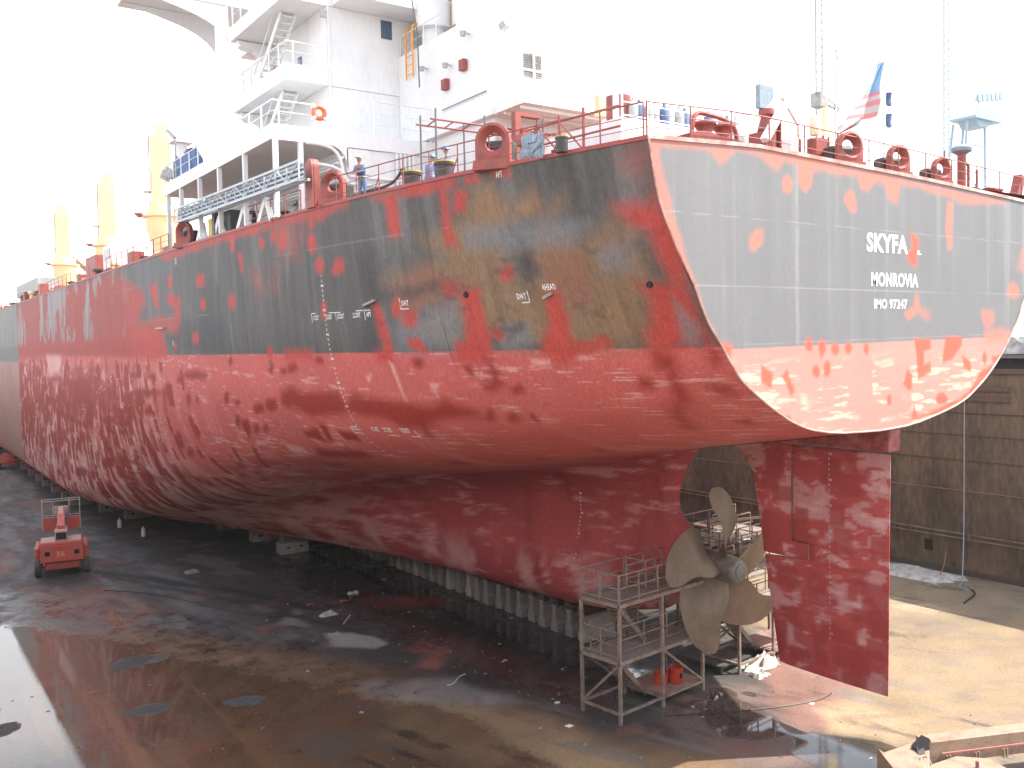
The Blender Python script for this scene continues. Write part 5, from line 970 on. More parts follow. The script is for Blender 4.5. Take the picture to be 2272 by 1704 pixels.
# hoses on the wall and floor
def hose(pts, r, col, label, cat='hose', group=None):
    m = MB(); m.tube(pts, r, 6); tag(m.build('hose', mat('hose_%d_%d' % (col[0]*100, col[2]*100), col, .5), smooth=True), label, cat, group)
hose([(26.2, 12.2, 14.3)] + bez((26.2, 12.2, 14.0), (26.1, 12.2, 6), (25.9, 12.0, 3), (24.3, 11.3, .06), 18) + bez((24.3, 11.3, .06), (23.0, 11.0, .05), (22.4, 10.0, .05), (23.6, 10.3, .05), 10), .035, (.36, .42, .47), 'pale blue grey hose hanging down the far wall to the floor')
hose([(26.2, 14.35, 14.3)] + bez((26.2, 14.35, 14), (26.2, 14.35, 7), (26.2, 14.3, 4), (26.2, 14.3, 2.2), 10), .018, (.05, .05, .05), 'thin black cable hanging down the far wall above the opening', 'cable')
hose(bez((26.0, 13.3, 1.4), (25.6, 13.2, .4), (24.8, 12.9, .1), (24.2, 13.0, .05), 10), .03, (.40, .16, .05), 'short orange hose leading off the far wall onto the floor')
hose(bez((23.4, 10.4, .05), (22.8, 9.2, .05), (21.4, 9.3, .05), (20.2, 8.9, .05), 14), .05, (.03, .03, .03), 'black hose lying in a loop on the floor before the far wall')
# ---------------------------------------------------------------- boom lifts
LIFT = mat('lift_red', (.62, .085, .055), .5, col2=(.50, .12, .085), scale=2, fine=.12); LTOP = mat('lift_pink_top', (.55, .34, .27), .7, col2=(.45, .30, .21), scale=3); TYRE = mat('tyre', (.045, .045, .046), .8, col2=(.12, .115, .11))
def boom_lift():
    t = thing('boom_lift', (0, 0, 0), 'lift', 'boom lift', 'red boom lifts on the dock floor')
    m = MB(); m.box(-.95, .95, -1.9, 1.9, .45, .85); m.box(-1.25, 1.25, -1.55, -1.25, .42, .6); m.box(-1.25, 1.25, 1.25, 1.55, .42, .6); m.build('chassis', LIFT, t, bevel=.05)
    for x in (-1.3, 1.3):
        for y in (-1.4, 1.4):
            w = MB(); w.lathe([(.3, -.2), (.46, -.2), (.52, -.12), (.52, .12), (.46, .2), (.3, .2)], (x, y, .52), 'x', 20); w = w.build('wheel', TYRE, t, smooth=True)
            r = MB(); r.lathe([(.02, -.215), (.27, -.21), (.29, -.15), (.29, .15), (.27, .21), (.02, .215)], (x, y, .52), 'x', 14); r.build('rim', LIFT, w)
    m = MB(); m.prism([(-1.2, .95), (1.2, .95), (1.2, 2.0), (1.12, 2.15), (-1.12, 2.15), (-1.2, 2.0)], -2.25, -.35, 'y'); c = m.build('counterweight', LIFT, t, bevel=.06)
    m = MB(); m.box(-1.1, 1.1, -2.15, -.45, 2.155, 2.18); m.build('top_cover', LTOP, c)
    for x in (-.78, .82):
        h = MB(); h.box(x-.14, x+.14, -2.265, -2.24, 1.35, 1.62); h.build('vent', mat('black_hole', 0), c)
    V, F = text_mesh('36', .34, .012); n = MB(); n.add([(x - .32, -2.262, 1.28 + z) for x, z in V], F); n.build('number_lettering', mat('number_orange', (.75, .30, .12), .6), c)
    m = MB(); m.box(-.7, .7, -2.29, -2.25, 1.82, 1.92); m.build('bumper', LIFT, c)
    for x in (-1.45, 1.22): m = MB(); m.box(x, x + .23, -1.6, .9, .95, 1.75); m.build('side_cover', LIFT, t, bevel=.05)
    m = MB(); m.box(-.35, .35, -1.9, -.9, 2.19, 2.75); b = m.build('boom_pivot', LTOP, t, bevel=.03)
    m = MB(); m.box(-.28, .28, -1.915, -1.89, 2.25, 2.66); m.build('dark_opening', mat('black_hole', 0), b)
    m = MB(); m.bar((0, -1.2, 2.75), (0, 3.2, 2.95), .42, .42); m.build('boom', LIFT, t)
    m = MB(); m.bar((0, 2.2, 3.0), (0, 4.4, 3.15), .3, .3); m.bar((0, 4.4, 3.1), (0, 4.9, 2.0), .22, .3); m.build('boom_tip', LTOP, t)
    m = MB()
    for x in (-1.15, 1.15):
        for y in (5.0, 6.0): m.bar((x, y, 1.7), (x, y, 3.6), .05)
    for z in (1.7, 2.5, 3.6):
        for a, b_ in (((-1.15, 5), (1.15, 5)), ((-1.15, 6), (1.15, 6)), ((-1.15, 5), (-1.15, 6)), ((1.15, 5), (1.15, 6))): m.bar((*a, z), (*b_, z), .05)
    m.bar((-.5, 5, 2.5), (-.5, 5, 3.6), .04); m.bar((.5, 5, 2.5), (.5, 5, 3.6), .04); m.build('basket_rail', mat('rail_grey', (.45, .40, .38), .5), t)
    m = MB(); m.box(-1.15, 1.15, 5, 6, 1.6, 1.68); m.box(-1.1, -.35, 4.95, 5.02, 1.7, 2.5); m.box(.35, 1.1, 4.95, 5.02, 1.7, 2.5); m.build('basket_floor', LIFT, t)
    m = MB(); m.box(-.45, .45, 4.75, 5.05, 2.75, 3.25); m.build('control_box', LTOP, t, bevel=.04)
    m = MB(); m.box(-1.5, -1.46, -.9, -.6, 1.2, 1.65); m.build('warning_plate', mat('canister_white', 0), t)
    return t
BL = boom_lift(); BL.scale = (1.13, 1.13, 1.13); BL.location = (-19.6, 52.2, 0); BL.rotation_euler = (0, 0, R(-9)); BL['label'] = 'red boom lift with orange 36 on its rear, parked left of the ship'
copy_thing(BL, (-15.1, 121.0, 0), R(80), 'small distant red boom lift beside the far end of the hull')
copy_thing(BL, (-28.0, 70.5, 0), R(75), 'boom lift of which only a dark tyre shows at the left edge')
# ---------------------------------------------------------------- sand coloured boom in the foreground
TAN = mat('machine_tan', (.31, .22, .16), .6, col2=(.19, .105, .085), scale=1.8, lo=.48, hi=.75, fine=.16, bump=.1)
def tan_machine():
    t = thing('crane_boom', (-2.0, -2.0, 0), 'dusty tan steel crane boom with a dark hinge, cut off by the lower right corner', 'crane boom')
    def bx(a, b, z0, z1, w): m = MB(); m.bar((a[0], a[1], (z0+z1)/2), (b[0], b[1], (z0+z1)/2), w, z1 - z0); return m
    m = bx((-1.35, -1.55), (6.5, -4.9), .72, 1.5, .62); m.build('beam', TAN, t, bevel=.02)
    for k in range(7):
        f = .08 + k*.13; p = (-1.55 + 7.8*f, -1.95 - 3.35*f)
        m = MB(); m.bar((p[0], p[1], .74), (p[0], p[1], 1.05), .05); m.bar((p[0] + .12, p[1] - .05, .74), (p[0] + .12, p[1] - .05, 1.05), .05); m.build('bracket', TAN, t)
    m = MB(); m.bar((-1.0, -2.08, 1.08), (6.3, -5.2, 1.08), .05); m.build('ridge', mat('ridge_pink', (.42, .17, .15), .6), t)
    m = MB(); m.prism([(-3.0, -1.0), (-1.3, -1.2), (-1.2, -1.75), (-2.6, -2.6), (-3.55, -2.3)], .55, 1.25, 'z'); m.build('end_housing', TAN, t, bevel=.04)
    m = MB(); m.prism([(-3.05, -1.05), (-3.0, -.95), (-3.5, -2.4), (-4.3, -3.0), (-4.5, -2.9)], .3, 1.42, 'z'); m.build('end_plate', TAN, t)
    m = MB(); m.prism([(-2.5, -2.1), (-.6, -2.35), (.1, -3.1), (-.4, -4.6), (-3.4, -3.4)], .35, 1.0, 'z'); m.build('hatch_box', TAN, t, bevel=.03)
    m = MB(); m.bar((-1.75, -1.62, 1.2), (-1.28, -1.72, 1.5), .34, .34); m.bar((-2.3, -2.25, .95), (-1.7, -1.7, 1.3), .22, .2); m.build('hinge', mat('black_steel', 0), t)
    m = MB(); m.tube([(-2.15 + .24*math.cos(a), -2.2 + .12*math.sin(a), 1.12 + .22*math.sin(a)) for a in np.linspace(0, 2*math.pi, 16)], .025, 6); m.build('hydraulic_hose', mat('hose_tan', (.4, .3, .22), .5), t, smooth=True)
    m = MB(); m.tube([(-1.0, -3.3, 1.0), (-1.0, -3.3, 1.28)], .06, 8); m.lathe([(.14, 0), (.14, .02)], (-1.0, -3.3, 1.004), 'z', 12); m.build('lifting_stud', mat('stud_mauve', (.25, .12, .13), .6), t)
    for x, y in ((-1.35, -2.0), (-1.1, -2.05), (-1.2, -2.2), (-.95, -2.28)):
        h = MB(); h.lathe([(.03, 0), (.03, .012)], (x, y, 1.002), 'z', 8); h.build('bolt_hole', mat('black_hole', 0), t)
    m = MB(); m.box(2.6, 3.0, -4.2, -3.8, 0, .72); m.box(-3.0, -2.6, -2.5, -2.0, 0, .36); m.build('trestle', mat('black_steel', 0), t)
tan_machine()
for i, (x, y, sx, sy, l) in enumerate(((-20.3, 28.5, 1.0, .8, 'dark grey dirt heap with pink rim, farthest of the heaps in the wet brown floor'), (-21.1, 21.7, .9, .6, 'oval dark grey dirt heap in the middle of the wet brown floor'), (-17.5, 20.1, .85, .6, 'dark grey dirt heap nearest the hull on the wet brown floor'), (-26.5, 23.2, .8, .6, 'grey dirt heap lying inside the bright sky reflection at lower left'))):
    m = MB(); V = []; F = []; n = 22
    for a in range(7):
        for k in range(n):
            t = 2*math.pi*k/n; r = a/6; w = 1 + .22*math.sin(2*t + i*1.7) + .13*math.sin(5*t + i) + .07*math.sin(9*t)
            V.append((x + sx*r*w*math.cos(t), y + sy*r*w*math.sin(t), .004 + .10*(1 - r**2.2)*(.5 + .5*rng.random())))
    F = [(a*n + k, a*n + (k+1) % n, (a+1)*n + (k+1) % n, (a+1)*n + k) for a in range(6) for k in range(n)]
    m.add(V, F); tag(m.build('dirt_heap', mat('dirt_grey', (.062, .06, .06), .9, col2=(.10, .095, .09), scale=5, fine=.3, bump=.5), smooth=True), l, 'dirt heap', 'dirt heaps on the wet floor')
hose(bez((-4.0, 7.6, .03), (-1.5, 6.2, .03), (1.5, 4.6, .03), (3.0, 5.2, .03), 14), .022, (.03, .03, .03), 'thin black cable on the pink dusty floor below the rudder', 'cable')
hose(bez((-18.5, 44, .03), (-14, 40, .03), (-15, 33, .03), (-10.5, 30.5, .03), 16), .03, (.025, .025, .026), 'long dark cable on the floor right of the boom lift', 'cable')
# small litter
LIT = [(-9.3, 29.8, .5, (.45, .44, .42), 'pale scrap of sheet metal on the dark floor under the hull'), (-10.5, 26.2, .3, (.30, .29, .28), 'flat grey scrap lying beside the pale floor stain'), (-6.9, 11.6, .14, (.7, .7, .68), 'small white cup near the left scaffold leg'), (-8.0, 9.4, .16, (.7, .7, .68), 'flat white scrap on the floor before the scaffold tower'),
       (-6.2, 33.2, .35, (.40, .38, .36), 'heap of pale rubble near the red floor stain'), (-7.4, 32.0, .2, (.36, .06, .05), 'red scrap beside the pale rubble'), (-9.3, 32.5, .2, (.36, .06, .05), 'red scrap left of the pale rubble'), (1.4, 5.0, .12, (.8, .8, .8), 'little white plastic scrap on the pink dusty floor below the rudder'), (-12.6, 45.2, .5, (.22, .22, .21), 'tangle of grey wire on the floor under the hull')]
for i, (x, y, s, c, l) in enumerate(LIT):
    m = crumpled(x - s, x + s, y - s*.7, y + s*.7, .006, s*.5, 40 + i, 8); tag(m.build('scrap', mat('scrap_%d' % i, c, .7)), l, 'scrap', 'litter on the dock floor')
m = MB(); m.bar((-9.4, 27.6, .05), (-8.4, 28.9, .05), .06); tag(m.build('batten', mat('pale_wood', (.5, .47, .42), .7)), 'thin pale batten lying on the dark floor', 'batten')
m = MB(); m.tube(bez((-9.6, 16.2, .03), (-9.0, 16.0, .03), (-9.0, 16.8, .03), (-8.2, 16.9, .03)), .03, 5); tag(m.build('rope', mat('pale_wood', 0), smooth=True), 'short pale rope end on the grey floor', 'rope')
# ---------------------------------------------------------------- superstructure
WHITE = mat('ship_white', (.76, .76, .76), .55, col2=(.70, .69, .67), scale=.8, lo=.5, hi=.75, stretch=(1, 1, .3), fine=.04)
GALV = mat('ladder_grey', (.46, .50, .55), .5, .2, fine=.08)
DRED = mat('deck_fitting_red', (.34, .075, .06), .55, col2=(.22, .06, .05), scale=3); BLACK = mat('fitting_black', (.035, .035, .037), .5, col2=(.06, .055, .05), scale=3)
YEL = mat('crane_yellow', (.82, .66, .36), .5, col2=(.74, .56, .30), scale=.6, fine=.06); ORANGE = mat('orange_paint', (.75, .30, .03), .5); GLASS = mat('dark_glass', (.06, .10, .16), .12)
BLUEC = mat('blue_canvas', (.08, .14, .28), .8, col2=(.12, .20, .36)); CABLE = mat('cable_grey', (.12, .12, .13), .5)
def part(name, m, parent=SHIP, mt=None, **k): return m.build(name, mt or WHITE, parent, **k)
def B(*a): return MB().box(*a)
def rail_run(pts, h=1.05, sp=1.5, mt=None, name='guard_rail', parent=SHIP, rows=(1, .66, .33), r=.024, stays=True):
    """guard rail along a polyline: top rail, wires and posts"""
    mt = mt or DRED; m = MB(); P = [Vector(p) for p in pts]; up = Vector((0, 0, 1))
    for k in rows: m.tube([p + up*h*k for p in P], r if k == 1 else r*.55, 5)
    acc = 0; nxt = 0; i = 0
    for a, b in zip(P[:-1], P[1:]):
        L = (b - a).length
        while nxt <= acc + L + 1e-6:
            q = a + (b - a)*((nxt - acc)/L); m.tube([q, q + up*h], r*1.05, 5); i += 1
            if stays and i % 3 == 0: d = (b - a).normalized(); m.tube([q + up*h*.6, q + d*.35], r*.8, 4)
            nxt += sp
        acc += L
    m.build(name, mt, parent, smooth=True)
def edge(y, inset=.12, dz=0): return (deck_x(y) + inset, y, deck_z(y) + dz)
# main deck house with the open gallery on the port side
hs = part('deckhouse', B(-12, 12, 19.95, 38, 20.95, 24.34))
part('gallery_deck', B(-15.6, 15.6, 19.85, 37.5, 24.35, 25.02))
for y, x in ((19.95, -14.25), (19.7, -15.5), (23.6, -15.5), (27.4, -15.5), (30.7, -15.5), (34.2, -15.5), (36.9, -15.5)):
    part('pillar', B(x-.10, x+.10, y-.10, y+.10, 20.95, 24.34))
for k in range(6):
    z = 23.85 - .26*k; m = MB(); m.tube([(-12.3 - .25*(k % 3), 37, z), (-12.3 - .25*(k % 3), 19.8, z)], .07, 8); part('pipe', m, hs, smooth=True)
for k in range(5):
    z = 21.7 + .33*k; m = MB(); xe = -9.9 + .22*k; m.tube([(-12.0, 19.78, z), (xe, 19.78, z)] + bez((xe, 19.78, z), (xe+.3, 19.78, z), (xe+.35, 19.78, z+.05), (xe+.35, 19.78, z+.4), 5)[1:] + [(xe + .35, 19.78, 24.3)], .065, 8); part('pipe', m, hs, smooth=True)
for a, b, c in ((-12.6, 23.9, 'u'), (-12.3, 23.0, 'u')):
    m = MB(); m.tube(bez((a-1.5, 19.6, b+.4), (a, 19.6, b+.4), (a+.2, 19.6, b+.2), (a+.25, 19.6, b-1.5), 8), .08, 8); part('bent_pipe', m, hs, smooth=True)
m = B(-8.0, -7.55, 19.86, 19.945, 21.6, 22.6); part('box_locker', m, hs)
m = B(-12.06, -12.005, 22.4, 23.3, 21.05, 23.0); part('door', m, hs, mat('door_grey', (.5, .5, .5), .5))
for y in (26, 29, 32): part('porthole', B(-12.05, -12.005, y, y+.5, 22.4, 23.0), hs, GLASS)
part('duct', B(-12.05, -10.9, 19.86, 19.945, 23.2, 24.3), hs)
# bulwark curve at the aft corner of the gallery deck
m = MB(); P = [(-12.0, 24.35), (-12.9, 24.35)] + [(p.x, p.z) for p in bez((-12.9, 0, 24.35), (-12.4, 0, 24.3), (-12.1, 0, 24.1), (-12.0, 0, 23.3), 8)]; m.prism(P, 19.86, 19.94, 'y'); part('gusset', m, hs)
rail_run([(-15.5, 37.3, 25.02), (-15.5, 20.0, 25.02), (-12.2, 19.95, 25.02)], 1.05, 1.6, WHITE, 'gallery_rail', rows=(1, .55), r=.035, stays=False)
rail_run([(-10.6, 19.95, 25.02), (-7.5, 19.95, 25.02)], 1.6, 1.5, WHITE, 'gallery_rail', rows=(1, .66, .33), r=.03, stays=False)
# upper tiers
t1 = part('upper_house', B(-11.3, 11.3, 23.4, 38, 25.03, 28.05)); part('second_deck', B(-13.5, 13.5, 23.35, 31, 28.06, 28.85))
t2 = part('upper_house', B(-11.3, 11.3, 23.4, 36, 28.86, 31.9)); part('third_deck', B(-13.5, 13.5, 23.35, 31.2, 31.91, 32.65))
t3 = part('bridge_house', B(-11.3, 11.3, 23.4, 36, 32.66, 36.5)); part('bridge_overhang', B(-11.0, 6.0, 21.6, 23.39, 31.95, 32.7))
part('bridge_wing', B(-18.5, 18.5, 31.25, 34.5, 33.9, 34.9))
for y in (31.3, 33.6):
    P = [(-13.5, 31.92)] + [(p.x, p.z) for p in bez((-13.5, 0, 31.92), (-14.1, 0, 33.0), (-15.2, 0, 33.2), (-18.4, 0, 33.88), 10)] + [(-13.5, 33.88)]
    m = MB(); m.prism(P, y, y + .12, 'y'); part('wing_bracket', m)
for zt, tt in ((25.03, t1), (28.86, t2)):
    m = MB(); P = [(-11.32, zt + 3.0), (-13.3, zt + 3.0), (-13.2, zt + 2.7), (-12.4, zt + 2.55), (-11.7, zt + 2.1), (-11.32, zt + 1.2)]; m.prism(P, 30.4, 30.9, 'y'); part('bracket', m, tt)
    m = MB(); v = 24.2
    for s in (0, .75): m.bar((-12.9 + s, 29.2, zt), (-12.9 + s, 25.2, zt + 3.0), .06, .26)
    for k in range(12): f = (k + .5)/12; m.box(-12.9, -12.15, 29.2 - 4*f - .13, 29.2 - 4*f + .13, zt + 3*f - .02, zt + 3*f + .02)
    for s in (0, .75): m.tube([(-12.9 + s, 29.2, zt + .95), (-12.9 + s, 25.2, zt + 3.95)], .03, 5)
    part('stair', m, tt)
    rail_run([(-13.4, 30.9, zt + 3.83), (-13.4, 23.45, zt + 3.83), (-11.4, 23.45, zt + 3.83)], 1.05, 1.3, WHITE, 'deck_rail', rows=(1, .55), r=.035, stays=False)
part('window', B(-8.35, -7.75, 23.35, 23.395, 30.85, 31.75), t2, GLASS)
m = MB(); m.tube([(-11.25, 23.3, 25.1), (-11.25, 23.3, 31.9)], .05, 6); part('drain_pipe', m, t2)
for x, y, z, tt in ((-11.36, 28.2, 26.2, t1), (-11.36, 29.5, 29.7, t2)): part('hose_box', B(x-.12, x+.03, y, y+.7, z, z+.9), tt, mat('box_red', (.42, .05, .04), .5))
m = B(-11.36, -11.305, 26.6, 27.0, 29.5, 30.3); part('porthole', m, t2, GLASS)
part('flood_lamp', B(-11.75, -11.45, 23.0, 23.15, 31.2, 31.55), t2, mat('lamp_grey', (.4, .4, .4), .4))
m = MB(); m.tube([(-8.6, 21.9, 40), (-8.4, 19.6, 30.0), (-8.35, 19.6, 27.5)], .035, 6); part('aerial_wire', m, SHIP, CABLE)
# engine casing and funnel
cs = part('engine_casing', B(-7.4, 7.4, 14.7, 23.38, 20.96, 30.0)); part('casing_top', B(-6.5, 7.0, 14.9, 19.2, 30.01, 37), cs); part('funnel', B(-3.6, 3.4, 19.4, 23.0, 30.01, 38), cs)
part('ledge', B(-7.75, 7.75, 14.35, 23.3, 25.2, 25.75), cs)
part('platform', B(-7.6, 8.2, 12.2, 14.69, 25.25, 25.7), cs, mat('stained_white', (.84, .83, .78), .6, col2=(.78, .62, .40), scale=.9, lo=.58, hi=.78, stretch=(1.6, .5, 1)))
for y in (12.6, 13.8): part('stiffener', B(-7.5, 8, y-.03, y+.03, 25.1, 25.24), cs)
lv = part('louvre', B(-5.95, -4.75, 14.62, 14.69, 27.1, 28.35), cs)
for k in range(11): part('slat', MB().add([(-5.88, 14.61, 27.2 + .1*k), (-4.82, 14.61, 27.2 + .1*k), (-4.82, 14.53, 27.14 + .1*k), (-5.88, 14.53, 27.14 + .1*k)], [(0, 1, 2, 3)]), lv, mat('slat_grey', (.10, .10, .10), .5))
m = B(-5.4, -5.3, 14.50, 14.62, 27.1, 28.35).box(-5.95, -5.401, 14.50, 14.62, 27.42, 27.5).box(-5.299, -4.75, 14.50, 14.62, 27.42, 27.5); part('louvre_frame', m, lv)
part('window', B(-6.1, -5.45, 14.83, 14.89, 31.6, 33.4), cs, mat('blue_glass', (.16, .30, .45), .15)); part('window_frame', B(-5.4, -5.34, 14.78, 14.88, 31.3, 33.4), cs)
for x, y, z in ((-6.3, 21.6, 30.0), (-5.0, 20.2, 30.0)):
    m = MB(); m.lathe([(.62, 0), (.62, 1.0), (.95, 1.05), (.95, 2.3), (.8, 2.45), (.02, 2.5)], (x, y, z + .01), 'z', 22); part('ventilator', m, cs, smooth=True)
part('blue_panel', B(-5.4, -3.9, 22.2, 22.3, 31.9, 34.5), cs, mat('panel_blue', (.10, .24, .42), .4))
m = MB()
for y in (21.6, 22.3): m.tube([(-7.55, y, 28.6), (-7.55, y, 30.9)] + bez((-7.55, y, 30.9), (-7.55, y, 31.2), (-7.4, y, 31.25), (-7.1, y, 31.25), 5)[1:], .045, 6)
for k in range(5): m.tube([(-7.55, 21.6, 28.8 + .45*k), (-7.55, 22.3, 28.8 + .45*k)], .025, 5)
part('ladder_rail', m, cs, ORANGE)
m = MB()
for y in (19.9, 20.5): m.tube([(-5.9, y, 30.2), (-5.9, y, 33.2)], .04, 6)
part('ladder_rail', m, cs, ORANGE)
rail_run([(-7.3, 23.3, 30.0), (-7.3, 19.4, 30.0)], 1.05, 1.2, WHITE, 'casing_rail', cs, rows=(1, .5), r=.03, stays=False)
for x, y, z, w, c in ((-7.45, 18.6, 27.5, .2, DRED), (-7.45, 17.0, 28.0, .2, DRED)): part('fire_box', B(x - .2, x + .04, y - w, y + w, z - .24, z + .24), cs, c)
for y, z in ((20.4, 28.7), (16.6, 29.3), (18.2, 28.3)):
    m = MB(); m.bar((-7.42, y, z), (-7.75, y, z), .06); m.lathe([(.12, 0), (.16, .2), (.02, .22)], (-7.75, y, z - .15), 'z', 10); part('deck_lamp', m, cs, mat('lamp_grey', 0))
m = MB(); m.tube([(-7.5, 19.0, 26.4), (-7.5, 15.2, 26.42)], .025, 5); part('pipe', m, cs, CABLE)
m = MB(); m.bar((-7.1, 14.5, 29.0), (-7.0, 14.2, 29.15), .35, .3); part('flood_lamp', m, cs, mat('lamp_grey', 0))
# life buoy hanging on the gallery rail
lb = MB(); lb.lathe([(.26 + .10*math.cos(a), .10*math.sin(a)) for a in np.linspace(0, 2*math.pi, 13)], (-13.38, 19.82, 25.72), 'y', 24, cap=False)
lb = lb.build('lifebuoy', mat('buoy_orange', (.72, .17, .06), .5), smooth=True); tag(lb, 'orange lifebuoy with white bands hung on the white rail of the upper deck', 'lifebuoy')
for k in range(4):
    a = R(45 + 90*k); m = MB(); m.lathe([(.112*1, -.06), (.118, 0), (.112, .06)], (0, 0, 0), 'x', 10); m.v = [(-13.38 + .36*math.cos(a) + (x*-math.sin(a) + z*math.cos(a)), 19.82 + y, 25.72 + .36*math.sin(a) + (x*math.cos(a) + z*math.sin(a))) for x, y, z in m.v]; m.build('band', WHITE, lb)
# accommodation ladder stowed along the side
def gangway():
    a0, a1 = (-15.95, 15.9, 21.95), (-15.95, 33.9, 22.35); m = MB(); P = lambda t, h: (a0[0] - .06, a0[1] + (a1[1]-a0[1])*t, a0[2] + (a1[2]-a0[2])*t + h)
    for h in (0, .72): m.bar(P(0, h), P(1, h), .08, .1)
    n = 14
    for k in range(n + 1): m.bar(P(k/n, 0), P(k/n, .72), .05)
    for k in range(0, n, 2): m.bar(P(k/n, .72), P((k+1)/n, .02), .045); m.bar(P((k+1)/n, .02), P(min((k+2)/n, 1), .72), .045)
    g = part('accommodation_ladder', m, SHIP, GALV)
    m = MB()
    for h in (.12, .3, .5, .64): m.bar((a0[0] + .12, a0[1], a0[2] + h), (a0[0] + .12, a1[1], a1[2] + h), .03, .10)
    part('side_plank', m, g, GALV)
    m = MB()
    for k in range(72): t = (k + .5)/72; x, y, z = P(t, .08); m.bar((x + .22, y, z), (x + .22, y + .05, z + .56), .28, .05)
    o = part('tread', m, g, mat('tread_dark', (.07, .07, .075), .6)); o['kind'] = 'stuff'
    m = MB(); m.bar((a0[0] + .35, a0[1], a0[2] + .02), (a0[0] + .35, a1[1], a1[2] + .02), .1, .1); part('back_beam', m, g, GALV)
gangway()
def davit(y, x):
    for s in (0, .09, .18, .27):
        m = MB(); P = [(y-.34, 20.98), (y+.34, 20.98), (y+.34, 22.6)] + [(y + .34*math.cos(a), 22.6 + .38*math.sin(a)) for a in np.linspace(0, math.pi, 12)] + [(y-.34, 22.6)]; m.prism(P, x + s, x + s + (.07 if s in (0, .27) else .09), 'x'); part('davit_frame', m, SHIP, DRED)
davit(16.75, -15.25)
for y in (20.6, 23.5, 27.2, 30.2):
    m = MB(); m.bar((-15.4, y, 20.95), (-15.3, y + .9, 22.0), .2, .25); m.bar((-15.4, y + 1.6, 20.95), (-15.3, y + .9, 22.0), .2, .25); part('ladder_support', m)
part('dark_locker', B(-15.3, -14.4, 26.6, 28.4, 20.96, 22.2), SHIP, BLACK)
part('dark_post', B(-15.5, -15.1, 28.5, 28.9, 20.96, 22.3), SHIP, BLACK); part('yellow_panel', B(-15.35, -15.3, 29.4, 30.0, 21.2, 22.1), SHIP, mat('hazard_yellow', (.55, .40, .06), .5))
for y, z in ((18.2, 21.5), (20.9, 21.3), (25.0, 21.4), (24.2, 21.7), (31.6, 21.3), (33.0, 21.2)):
    part('valve', MB().lathe([(.2, 0), (.22, .1), (.12, .2), (.12, .5), (.25, .55), (.25, .62), (.02, .64)], (deck_x(y) + .7, y, z - .5), 'z', 10), SHIP, BLACK if y % 2 < 1.2 else DRED)
m = MB(); m.bar((-15.2, 25.2, 21.0), (-15.0, 23.8, 22.2), .1); m.bar((-15.2, 22.8, 21.0), (-15.0, 23.8, 22.2), .1); part('a_frame', m)
# blue covers and lamps forward on the gallery deck
part('canvas_cover', crumpled(-15.3, -14.0, 33.0, 37.2, 25.05, 1.9, 31, 12), SHIP, BLUEC, smooth=True)
for y in (36.5, 37.3): m = MB(); m.bar((-15.6, y, 25.3), (-15.4, y - .1, 25.8), .4, .5); part('flood_lamp', m, SHIP, mat('lamp_grey', 0))
m = MB(); m.tube([(-15.4, 35.5, 25.02), (-15.4, 35.5, 27.4)], .05, 6); m.bar((-15.4, 35.5, 27.4), (-15.7, 35.9, 27.9), .2, .15); part('lamp_post', m, SHIP, mat('lamp_grey', 0))
m = MB(); m.tube([(-13.5, 41, 21), (-13.5, 41, 28.3)], .35, 10); m.box(-14.2, -12.9, 40.4, 41.6, 28.31, 28.7); part('signal_mast', m)
# ---------------------------------------------------------------- deck edge fittings
def chock(c, ang, k=1.0, back=True, m=None):
    """closed fairlead: arch-shaped plate with a flared round hole, on a raised seat; faces -y before turning"""
    n = 24; m1 = MB(); V = []; r0, r1, w, d = .42*k, .25*k, .55*k, .13*k; zc = .58*k
    for i in range(n):
        a = 2*math.pi*i/n; ca, sa = math.cos(a), math.sin(a)
        if sa >= 0: o = (w*ca, zc + w*sa)
        else:
            s = min(w/max(abs(ca), 1e-6), zc/max(abs(sa), 1e-6)); o = (s*ca, zc + s*sa)
        V += [(o[0], d, o[1]), (o[0], -d, o[1]), (r0*1.08*ca, -d - .03*k, zc + r0*1.08*sa), (r0*ca, -d, zc + r0*sa), (r1*1.06*ca, d*.5, zc + r1*1.06*sa), (r1*1.1*ca, d, zc + r1*1.1*sa)]
    F = [(6*i + j, 6*((i+1) % n) + j, 6*((i+1) % n) + (j+1) % 6, 6*i + (j+1) % 6) for i in range(n) for j in range(6)]
    m1.add(V, F); m1.moved((c[0], c[1], c[2] + .16*k), ang); f = part('fairlead', m1, SHIP, m or DRED, smooth=True)
    m2 = MB(); m2.prism([(-.62*k, -.14*k), (.62*k, -.14*k), (.58*k, .155*k), (-.58*k, .155*k)], -.24*k, .3*k, 'y'); m2.moved(c, ang); part('seat', m2, f, m or DRED)
    if back:
        m3 = MB(); m3.box(-.5*k, .5*k, .30*k, .95*k, -.05, .85*k); m3.moved(c, ang); part('back_roller', m3, f, BLACK, bevel=.12)
chock((-13.55, 5.75, 21.0), R(-52), 1.05); chock((-14.7, 15.6, 21.1), R(-56), .95); chock((-15.75, 33.0, 21.05), R(-62), 1.0)
chock((-2.40, .45, 21.12), -.25, .92); chock((.50, .45, 21.05), -.2, .86); chock((3.30, .45, 20.98), -.18, .78)
def bollard(x, y, k=1):
    m = MB(); m.lathe([(.30*k, 0), (.30*k, .62*k), (.33*k, .64*k), (.33*k, .72*k)], (x, y, 20.96), 'z', 18); b = part('bollard', m, SHIP, BLACK, smooth=True)
    m = MB(); m.lathe([(.335*k, .722*k), (.335*k, .77*k), (.02, .775*k)], (x, y, 20.96), 'z', 18); part('yellow_cap', m, b, mat('hazard_yellow', 0), smooth=True)
for x, y in ((-13.1, 9.6), (-13.2, 11.85), ): bollard(x, y, 1.15)
bollard(-13.0, 2.9, .62); bollard(-12.2, 4.2, .5)
